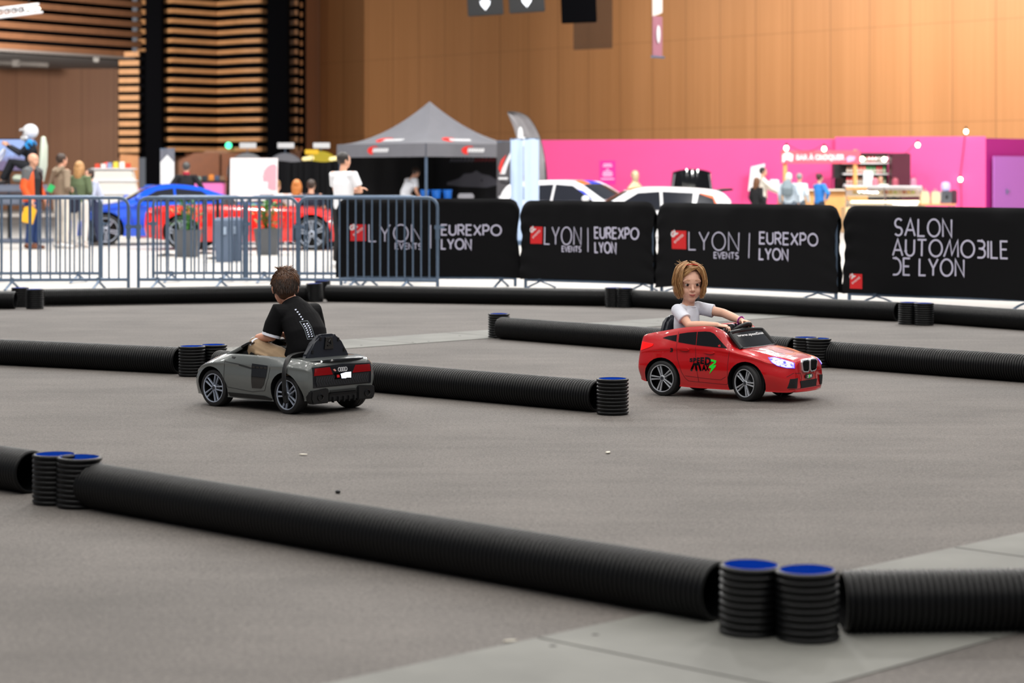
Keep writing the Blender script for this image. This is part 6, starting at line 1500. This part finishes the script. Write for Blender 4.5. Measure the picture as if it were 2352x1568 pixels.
for px, lab in ((706, 'pale lamp at the end of the yellow display near the black booth'), (768, 'pale lamp of the yellow display close to the tent edge')):
    x, y = XZ(px, 59); z = EYE + (HY - 365) / FOC * 59; t = thing('spot_lamp', lab, 'lamp', (x, y, 0), 0); mb = MB(); mb.limb([(-.1, 0, z), (.12, 0, z + .03)], [.05, .06], 12); mb.build('lamp_head', mat('pale lamp', '#f4e2a0', emit=.8), t); mb = MB(); mb.tube([(0, 0, 0), (0, 0, z)], .012, 8); mb.build('lamp_post', m_galv, t)
x, y = XZ(525, 87.0); z = EYE + (HY - 334) / FOC * 87; mb = MB(); mb.lathe([(.001, -.04), (.12, -.04), (.13, 0), (.12, .03), (.001, .04)], 20, Matrix.Translation((x, y, z)) @ Matrix.Rotation(PI / 2, 4, 'X')); o = mb.build('exit_lamp', mat('green exit light', '#40e8a8', emit=2.5)); tag(o, 'round green emergency light above the wood doors', 'lamp')
# planters, posts, bins
def planter(px, Z, zt, label, seed):
    x, y = XZ(px, Z); t = thing('potted_plant', label, 'plant', (x, y, 0), 0); w = .22
    mb = MB(); mb.prism([(-w * .75, -w * .75), (w * .75, -w * .75), (w * .75, w * .75), (-w * .75, w * .75)], 0, .02); mb.rings([[V((a * q, b * q, z)) for a, b in ((-1, -1), (1, -1), (1, 1), (-1, 1))] for q, z in ((w * .75, 0), (w, .46), (w * .88, .46), (w * .86, .40))], caps=True); mb.build('pot', mat('grey planter', '#56585c', rough=.6), t, 20)
    mb = MB(); rnd = random.Random(seed)
    for i in range(220):
        a = rnd.uniform(0, 6.28); rr = abs(rnd.gauss(0, .13)); h = rnd.uniform(.44, zt); c = V((math.cos(a) * rr * (1 + .5 * rnd.random()), math.sin(a) * rr, h)); d = V((math.cos(a), math.sin(a), rnd.uniform(-.4, .9))).normalized(); n = d.cross(V((0, 0, 1))).normalized(); L = rnd.uniform(.07, .14)
        mb.rings([[c - n * .004, c + n * .004], [c + d * L * .5 - n * L * .22 + V((0, 0, .01)), c + d * L * .5 + n * L * .22 + V((0, 0, .01))], [c + d * L - n * .003, c + d * L + n * .003]], caps=False, closed=False)
    for i in range(9): a = rnd.uniform(0, 6.28); mb.tube([(.03 * math.cos(a), .03 * math.sin(a), .38), (.12 * math.cos(a), .12 * math.sin(a), zt * .9)], .007, 5)
    mb.build('foliage', mat('green leaves', '#3f7a2e', rough=.5, noise=.3, nscale=9), t, 0)
planter(430, 36.5, .92, 'leafy green plant in a tall grey pot before the scarlet car tail', 4); planter(615, 37.5, .90, 'leafy green plant in a tall grey pot before the scarlet car door', 9)
def post_b(px, Z, label):
    x, y = XZ(px, Z); t = thing('barrier_post', label, 'post', (x, y, 0), 0, 'black posts behind the barriers'); mb = MB(); mb.tube([(0, 0, .02), (0, 0, .98)], .03, 10); mb.build('post_tube', m_dark, t); mb = MB(); mb.lathe([(.001, .0), (.17, 0), (.17, .025), (.03, .05)], 20); mb.build('post_base', m_dark, t)
post_b(383, 37, 'black post to one side of the first leafy planter'); post_b(500, 35.5, 'black post beside the grey waste bins'); post_b(468, 38, 'black post between the first planter and the waste bins')
def bin_(px, Z, label):
    x, y = XZ(px, Z); t = thing('waste_bin', label, 'bin', (x, y, 0), .1, 'grey waste bins behind the barriers'); mb = MB(); mb.rings([[V((a * w, b * w, z)) for a, b in ((-1, -1), (1, -1), (1, 1), (-1, 1))] for w, z in ((.12, 0), (.15, .58), (.155, .60), (.155, .66), (.12, .70))], caps=True); mb.build('bin_body', mat('grey bin', '#5b6a80', rough=.5), t, 20); mb = MB(); mb.box((0, -.16, .50), (.09, .01, .12)); mb.build('bin_label', mat('bin label', '#98a8bc'), t)
bin_(514, 34.2, 'grey waste bin, first of the pair behind the bare barrier'); bin_(537, 34.6, 'grey waste bin, second of the pair behind the bare barrier')

# ------------------------------------------------------------------ pink bar
X, Y = XZ(1395, 59.5); t = thing('poster', 'pink poster with white writing on a stand before the pink wall', 'poster', (X, Y - .1, 0), 0)
mb = MB(); mb.box((0, 0, 1.50), (.44, .03, .66), bevel=.005); ps = mb.build('poster_sheet', mat('magenta poster', '#e0148c', rough=.5), t); tps = tree_of(ps)
for i, (w, z) in enumerate(((.22, 1.73), (.26, 1.68), (.08, 1.58), (.24, 1.52), (.28, 1.47), (.26, 1.42), (.36, 1.33))): project(tps, *stroke([[(-w / 2, z), (w / 2, z)]], .03), ry, .006, .3, False).build('poster_writing', mat('poster pale', '#f4b8dc'), ps)
mb = MB(); mb.tube([(0, .03, 0), (0, .03, 1.7)], .015, 8); mb.build('stand_pole', m_galv, t)
X, Y = XZ(1459, 52); t = thing('bust', 'pale gold mannequin head behind the white cars', 'mannequin', (X, Y, 0), -PI / 2)
mb = MB(); p, R, k = head_shape(mb, V((0, 0, 1.40)), (1, .3, 0), (0, 0, 1), .27); mb.limb([(0, 0, 1.1), (0, 0, 1.25), (0, 0, 1.34)], [(.2, .1), (.08, .07), (.06, .06)], 14, side=(0, 1, 0)); link('head', fused(mb, .012, 2), mat('gold bust', '#d8c09a', rough=.35, metal=.3), t); mb = MB(); mb.box((0, 0, .55), (.36, .36, 1.1), bevel=.01); mb.build('plinth', m_white, t)
X, Y = XZ(1588, 50); t = thing('car_hood', 'glossy black car hood standing upright against the pink wall', 'car part', (X, Y, 0), 0)
mb = MB(); rows = []
for j in range(9):
    v = j / 8; hw = .47 + .07 * math.sin(v * PI * .8) - .08 * v; rows.append([V((u / 8 * hw, -.16 * (1 - (u / 8) ** 2) * math.sin(.3 + v * 2.4) - .1, .1 + v * 1.45 - .07 * (u / 8) ** 2)) for u in range(-8, 9)])
mb.rings(rows + [[p + V((0, .06, 0)) for p in r] for r in rows[::-1]] + [rows[0]], caps=False, closed=False); hd = mb.build('hood_panel', m_gloss, t, smooth=50)
mb = MB(); mb.tube([V((.45, -.09, .15)), V((.50, -.12, .8)), V((.40, -.11, 1.44))], .03, 8); mb.tube([V((-.45, -.09, .15)), V((-.50, -.12, .8)), V((-.40, -.11, 1.44))], .03, 8); mb.build('hood_trim', m_chrome, t)
mb = MB(); mb.box((0, .05, .05), (.9, .4, .1), bevel=.01); mb.build('stand', m_dark, t)
X, Y = XZ(1745, 58.6); mb = MB(); mb.prism([(-.22, 1.0), (.2, 1.05), (.24, 1.75), (-.14, 1.66)], 0, .03, Matrix(((1, 0, 0, 0), (0, 0, 1, 0), (0, 1, 0, 0), (0, 0, 0, 1)))); o = mb.build('wall_poster', m_white); o.location = (X, Y - .06 + .9, 0); tag(o, 'tilted white poster on the pink wall behind the man in cream', 'poster')
# stall with banner
X0, X1 = XZ(1803, 56)[0], XZ(1964, 56)[0]; cx = (X0 + X1) / 2
t = thing('bar_stall', 'wooden bar stall with a red BAR À CROQUER banner', 'stall', (cx, 56, 0), 0); w = (X1 - X0) / 2
m_pine = mat('pine wood', '#d8a060', rough=.5, noise=.1, nscale=6)
for x in (-w, w): mb = MB(); mb.box((x, 0, 1.04), (.10, .10, 2.08), bevel=.01); mb.build('stall_post', m_pine, t)
mb = MB(); mb.box((0, .05, .52), (2 * w + .3, .6, 1.0), bevel=.01); mb.build('counter_front', m_pine, t); mb = MB(); mb.box((0, .0, 1.04), (2 * w + .5, .76, .04), bevel=.008); mb.build('counter_top', mat('pale worktop', '#e6dccb', rough=.4), t)
mb = MB(); rows = [[V((-w - .12 + (2 * w + .24) * i / 16, -.08 - .02 * math.sin(i * 1.3), z)) for i in range(17)] for z in (1.72, 1.9, 2.06)]; mb.rings(rows + [[p + V((0, .01, 0)) for p in r] for r in rows[::-1]] + [rows[0]], caps=False, closed=False); bn = mb.build('banner', mat('coral banner', '#e4566a', rough=.5), t); tbn = tree_of(bn)
vs, fs = text2d('BAR À CROQUER', 1, .04); vs = fit(vs, -.62, .62, 1.79, 1.99); project(tbn, vs, fs, ry, .006, .3, False).build('banner_lettering', m_white, bn)
project(tbn, *poly([(.70, 1.76), (.86, 1.80), (.90, 1.90), (.74, 1.92), (.66, 1.86)]), ry, .006, .3, False).build('banner_drawing', mat('pink drawing', '#f4a8d4'), bn); project(tbn, *poly([(-.98, 1.75), (-.72, 1.78), (-.70, 1.95), (-.86, 2.02), (-.98, 1.95)]), ry, .006, .3, False).build('banner_drawing', m_white, bn)
# shelves with bottles
X0, X1 = XZ(1915, 58.3)[0], XZ(2042, 58.3)[0]; t = thing('bottle_shelf', 'dark wall shelf unit filled with rows of drink bottles', 'shelf', ((X0 + X1) / 2, 58.25, 0), 0); w = (X1 - X0) / 2
mb = MB(); mb.box((0, .28, 1.0), (2 * w, .04, 2.0)); mb.box((-w, .1, 1.0), (.03, .4, 2.0)); mb.box((0, .1, 2.0), (2 * w, .4, .04)); mb.build('cabinet', m_inner, t)
for z in (.9, 1.17, 1.46, 1.75): mb = MB(); mb.box((.1, .06, z), (2 * w - .25, .34, .035), bevel=.004); mb.build('shelf_board', m_white, t)
for z in (1.88,): mb = MB(); mb.box((.1, .0, z), (2 * w - .3, .05, .05)); mb.build('light_strip', mat('shelf light', '#ffffff', emit=2.2), t)
bott = {}
for ri, z in enumerate((1.19, 1.48, 1.77)):
    for i in range(12):
        c, n = (('#c02028', 'red'), ('#7a4a30', 'brown'), ('#e06050', 'coral'), ('#3a8a4a', 'green'))[(i // 3 + ri) % 4] if i != 11 else ('#3a9a50', 'green')
        row = ('lower', 'middle', 'upper')[ri]
        if c not in bott:
            mb = MB(); mb.lathe([(.001, 0), (.032, 0), (.034, .01), (.034, .12), (.013, .16), (.012, .19), (.001, .19)], 14); o = mb.build('bottle', mat('bottle ' + c, c, rough=.2, coat=.3)); mb = MB(); mb.lathe([(.0345, .04), (.0352, .045), (.0352, .09), (.0345, .095)], 14); mb.build('bottle_label', m_paper, o); bott[c] = o; tag(o, '', '')
        else: o = copy_tree(bott[c])
        o.location = ((X0 + X1) / 2 - w + .36 + i * (2 * w - .5) / 11, 58.22, z)
        o['label'] = '%s drink bottle standing on the %s board of the dark wall shelf' % (n, row); o['category'] = 'bottle'; o['group'] = '%s bottles on the %s shelf board' % (n, row)
crate(2066, 57.8, 0, (.50, .5, 2.0), mat('maroon cabinet', '#4a0c24', rough=.4), 'tall maroon cabinet at the side of the bottle shelf', 'cabinet', 'cabinet')
crate(1994, 53.75, 1.155, (.26, .03, .36), m_white, 'white price card standing before the bottle shelf', 'price_card', 'sign'); crate(1778, 55.6, 1.06, (.24, .2, .24), m_white, 'white box on the bar counter beside the man in cream', 'box')
crate(1925, 56.2, 1.06, (.24, .3, .28), m_gloss, 'black coffee machine on the bar counter', 'coffee_machine', 'machine')
# glass counter
X, Y = XZ(2028, 53.5); t = thing('display_counter', 'lit glass food display counter with a chrome frame', 'counter', (X, Y, 0), 0); w = .98
mb = MB(); mb.box((0, 0, .32), (2 * w, .8, .64), bevel=.01); mb.build('counter_base', mat('blond wood base', '#e8c898', rough=.5), t)
mb = MB(); mb.box((0, .1, 1.14), (2 * w - .1, .5, .03), bevel=.005); mb.build('top_board', m_white, t)
for z, y, h in ((.70, 0, .03), (.90, .05, .02)): mb = MB(); mb.box((0, y, z), (2 * w - .16, .62, h)); mb.build('tray_shelf', mat('counter shelf', '#f4ecd8', rough=.4), t)
mb = MB(); mb.box((0, -.28, .76), (2 * w - .3, .03, .05)); mb.build('light_strip', mat('counter light', '#fff2d0', emit=3.0), t)
mb = MB()
for x in (-w + .03, 0, w - .03): mb.tube([(x, -.38, .64), (x, -.30, .98), (x, -.12, 1.14)], .014, 8)
mb.tube([(-w, -.38, .66), (w, -.38, .66)], .014, 8); mb.build('chrome_frame', m_chrome, t)
mb = MB(); mb.rings([[V((-w + .02, -.375, .66)), V((w - .02, -.375, .66))], [V((-w + .02, -.29, .98)), V((w - .02, -.29, .98))], [V((-w + .02, -.13, 1.13)), V((w - .02, -.13, 1.13))]], caps=False, closed=False); mb.build('front_glass', mat('clear glass', '#ffffff', rough=.02, trans=1.), t)
rnd = random.Random(8)
for i in range(14):
    mb = MB(); mb.ell((0, 0, .03), (.05, .05, .035), seg=12); mb.ell((.0, 0, .055), (.03, .03, .02), seg=10); c = ('#d8b860', '#c8d070', '#e8d8b0', '#b86a3a')[i % 4]; nm = ('golden', 'green-topped', 'cream', 'brown')[i % 4]
    o = mb.build('pastry', mat('pastry ' + c, c, rough=.6)); x, y = XZ(1962 + i * 10.3, 53.5); o.location = (x, 53.5, .912); tag(o, '%s pastry on the shelf of the glass food counter' % nm, 'pastry', '%s pastries in the glass counter' % nm)
for px, py, c, lab in ((2058, 425, '#a04a5a', 'dark pink jar on the glass counter before the maroon cabinet'), (2100, 422, '#b07890', 'pink jar at the end of the glass counter'), (2012, 425, '#c87080', 'coral jar on the glass counter beside the bartender')):
    x, y = XZ(px, 53.6); mb = MB(); mb.lathe([(.001, 0), (.07, 0), (.08, .03), (.08, .14), (.06, .17), (.065, .19), (.001, .20)], 16); o = mb.build('jar', mat('jar ' + c, c, rough=.3)); o.location = (x, y + .1, 1.155); tag(o, lab, 'jar')
# side table with dispenser and bags
X, Y = XZ(2150, 53.2); t = thing('side_table', 'low table beside the glass counter', 'table', (X, Y, 0), 0); mb = MB(); mb.box((0, 0, .70), (.86, .6, .04), bevel=.01); mb.build('table_top', m_pine, t)
for x in (-.38, .38):
    for y in (-.25, .25): mb = MB(); mb.tube([(x, y, 0), (x, y, .69)], .02, 8); mb.build('leg', m_galv, t)
X, Y = XZ(2172, 53.2); t = thing('drink_dispenser', 'shiny drink dispenser with a glass bowl top', 'dispenser', (X, Y, .72), 0)
mb = MB(); mb.box((0, 0, .16), (.26, .3, .30), bevel=.03); mb.build('dispenser_body', m_chrome, t); mb = MB(); mb.lathe([(.06, .31), (.11, .34), (.12, .45), (.09, .52), (.001, .54)], 20); mb.build('bowl', mat('violet bowl', '#b8b0e0', rough=.1), t); mb = MB(); mb.tube([(0, -.16, .2), (0, -.2, .2), (0, -.2, .12)], .02, 8); mb.build('tap', m_dark, t)
crate(2191, 53.5, .72, (.12, .2, .32), mat('dark plum box', '#4a2434', rough=.5), 'dark plum box beside the drink dispenser', 'box')
for px, lab in ((2124, 'beige paper bag next to the glass counter'), (2148, 'beige paper bag between the other bag and the dispenser')):
    x, y = XZ(px, 53.0); mb = MB(); mb.rings([[V((a * wx, b * .08, z)) for a, b in ((-1, -1), (1, -1), (1, 1), (-1, 1))] for wx, z in ((.10, 0), (.11, .12), (.09, .26), (.07, .30))], caps=True); mb.tube([(-.03, 0, .29), (-.02, 0, .36), (.02, 0, .36), (.03, 0, .29)], .006, 6); o = mb.build('paper_bag', mat('beige paper', '#d8bf98', rough=.7), smooth=0); o.location = (x, y, .72); tag(o, lab, 'bag')
# bulbs on cables
def bulb(px, py, Z, label, r=.055):
    P = at(px, py, Z); t = thing('light_bulb', label, 'lamp', P, 0, 'warm bulbs strung over the pink bar'); mb = MB(); mb.ell((0, 0, 0), (r, r, r * 1.15), seg=14); mb.build('glass_globe', m_lit, t); mb = MB(); mb.lathe([(.02, r), (.026, r + .01), (.026, r + .07), (.001, r + .08)], 12); mb.build('socket', m_dark, t)
    return P
B = [bulb(1806, 340, 55.8, 'lit bulb on the corner of the stall banner'), bulb(1893, 342, 55.8, 'lit bulb over the middle of the stall banner'), bulb(1980, 365, 56.5, 'lit bulb beside the stall post, before the bottles'), bulb(2031, 366, 57, 'lit bulb before the bottles, near the maroon cabinet'), bulb(2108, 333, 57.5, 'lit bulb high on the pink wall beyond the maroon cabinet')]
C2 = [bulb(2219, 302, 58.25, 'lit bulb above the top edge of the pink wall'), bulb(2206, 412, 58.2, 'lit bulb low on the pink wall beside its cable')]
def cable(pts, label):
    out = []
    for a, b in zip(pts, pts[1:]):
        for i in range(10): f = i / 10; out.append(a.lerp(b, f) + V((0, 0, .13 - .22 * math.sin(f * PI) * min(1, (b - a).length))))
    out.append(pts[-1] + V((0, 0, .13))); mb = MB(); mb.tube(out, .008, 6); o = mb.build('cable', m_dark); tag(o, label, 'cable')
cable(B, 'dark sagging cable carrying the bulbs over the bar')
mb = MB(); mb.tube([C2[0] + V((0, .05, .1)), C2[0] + V((-.06, .05, -.5)), C2[1] + V((.02, .05, .2)), C2[1] + V((.03, .05, -.3)), V((C2[1].x + .05, C2[1].y + .05, .1))], .012, 6); o = mb.build('cable', mat('maroon cable', '#7a1038', rough=.5)); tag(o, 'maroon cable hanging down the pink wall between two bulbs', 'cable')

# ------------------------------------------------------------------ things hung from the roof
def hung_box(px0, px1, pyb, pyb1, Z, H, label, arrow):
    a = at(px0, pyb, Z); b = at(px1, pyb1, Z); t = thing('hanging_sign', label, 'sign', (a.x, Z, (a.z + b.z) / 2), 0); w = b.x - a.x
    rs = math.atan2(b.z - a.z, w)
    M = Matrix.Translation((w / 2, 0, 0)) @ Matrix.Rotation(-rs, 4, 'Y')
    mb = MB(); mb.box((0, 0, H / 2), (w, .22, H), bevel=.02); bmesh.ops.transform(mb.bm, matrix=M, verts=mb.bm.verts); mb.build('sign_box', m_black if not arrow else m_dark, t)
    mb = MB(); mb.tube([(w * .25, 0, H), (w * .25, 0, H + 4)], .02, 8); mb.tube([(w * .75, 0, H), (w * .75, 0, H + 4)], .02, 8); mb.build('hanger', m_dark, t)
    if arrow:
        zc = arrow; s = w * .16
        pl = [(-s * .42, zc + s * 2.2), (s * .42, zc + s * 2.2), (s * .42, zc + s * .9), (s * .9, zc + s * .9), (s * .75, zc + s * .2), (0, zc - s * .75), (-s * .75, zc + s * .2), (-s * .9, zc + s * .9), (-s * .42, zc + s * .9)]
        mb = MB(); mb.prism(pl, -.125, -.112, Matrix(((1, 0, 0, 0), (0, 0, 1, 0), (0, 1, 0, 0), (0, 0, 0, 1)))); bmesh.ops.transform(mb.bm, matrix=M, verts=mb.bm.verts); mb.build('lit_arrow', mat('lit white arrow', '#f2f8ff', emit=1.6), t)
hung_box(1075, 1157, 38, 33, 62, .95, 'hanging black sign with a lit white down arrow, nearer the slatted wall', .26)
hung_box(1170, 1252, 31, 26, 62, .95, 'hanging black sign with a lit white down arrow, nearer the plain black box', .26)
hung_box(1290, 1371, 54, 51, 58, 1.3, 'plain black box hanging in front of a grey gauze panel', 0)
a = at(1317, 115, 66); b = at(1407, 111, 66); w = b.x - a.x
t = thing('film_panel', 'see-through brown-grey gauze panel hanging behind the black box', 'panel', (a.x, 66, a.z), 0)  # translucent dark film that darkens the wall behind it
mb = MB(); rows = [[V((w * i / 8, .02 * math.sin(i), z + (b.z - a.z) * i / 8)) for i in range(9)] for z in (0, 1, 2.4)]; mb.rings(rows + [[p + V((0, .01, 0)) for p in r] for r in rows[::-1]] + [rows[0]], caps=False, closed=False); mb.build('film', mat('brown gauze', '#38291f', rough=.8, alpha=.45), t)
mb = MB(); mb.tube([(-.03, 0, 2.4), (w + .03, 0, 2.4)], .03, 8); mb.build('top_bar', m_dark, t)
a = at(1499, 130, 48); t = thing('hanging_banner', 'narrow pink and white banner hanging from the roof', 'banner', (a.x, 48, a.z), .9)
mb = MB(); rows = [[V((.40 * i / 6, .015 * math.sin(i * 1.2), z)) for i in range(7)] for z in (.02, .6, .9)]; mb.rings(rows + [[p + V((0, .01, 0)) for p in r] for r in rows[::-1]] + [rows[0]], caps=False, closed=False); f1 = mb.build('banner_sheet', mat('dusty pink banner', '#a8707e', rough=.5), t)
mb = MB(); rows = [[V((.40 * i / 6, .015 * math.sin(i * 1.2), z + (.12 * i / 6 if z < 1 else 0))) for i in range(7)] for z in (.88, 2.2)]; mb.rings(rows + [[p + V((0, .01, 0)) for p in r] for r in rows[::-1]] + [rows[0]], caps=False, closed=False); mb.build('banner_sheet', mat('cream banner head', '#e8ddd6', rough=.5), t)
mb = MB(); mb.tube([(-.04, 0, 0), (.44, 0, 0)], .025, 8); mb.build('bottom_bar', m_galv, t); mb = MB(); mb.ell((.2, -.02, .5), (.07, .012, .2)); mb.build('banner_print', m_white, f1)
# truss with spot lamp
P0, P1 = at(-60, 40, 45), at(88, 22, 47); t = thing('lighting_truss', 'white lattice truss with a lit lamp hanging in the upper corner', 'truss', (0, 0, 0), 0); d = P1 - P0
up = V((0, 0, 1)); n = d.normalized().cross(up)
ch = [(up * .12), (up * -.06 + n * .1), (up * -.06 - n * .1)]
for c in ch: mb = MB(); mb.tube([P0 + c, P1 + c], .024, 8); mb.build('chord', m_white, t)
for i in range(9):
    for a_, b_ in ((0, 1), (0, 2), (1, 2)):
        mb = MB(); mb.tube([P0 + d * (i / 9) + ch[a_], P0 + d * ((i + .5) / 9) + ch[b_], P0 + d * ((i + 1) / 9) + ch[a_]], .011, 6); mb.build('brace', m_white, t)
mb = MB(); q = P0 + d * .93 + V((0, -.15, .02)); mb.limb([q - V((.14, 0, 0)), q + V((.14, 0, -.0))], [(.05, .03), (.06, .03)], 12, side=(0, 1, 0)); mb.build('lamp_head', mat('lit truss lamp', '#fff6e0', emit=2.5), t)
mb = MB(); mb.tube([P0 + d * .3 + up * .1, P0 + d * .3 + up * 4], .012, 6); mb.tube([P0 + d * .85 + up * .1, P0 + d * .85 + up * 4], .012, 6); mb.build('hanger', m_dark, t)
x, y = XZ(225, 86); mb = MB(); mb.box((x, y - .3, 6.08), (.22, .2, .26), bevel=.02); mb.lathe([(.001, -.05), (.08, -.05), (.09, 0), (.06, .04)], 14, Matrix.Translation((x, y - .42, 6.02)) @ Matrix.Rotation(PI / 2, 4, 'X')); o = mb.build('projector', mat('grey lamp shell', '#8f8b86', rough=.6)); tag(o, 'small white spotlight under the slatted beam edge', 'lamp')
mb = MB(); a, b = at(-30, 142, 88), at(108, 149, 86.5); mb.tube([a, b], .10, 10); mb.box((a + b) / 2, (.3, .26, .26)); o = mb.build('air_duct', mat('grey duct', '#77716c', rough=.6)); tag(o, 'grey round duct under the soffit in the corner', 'duct')
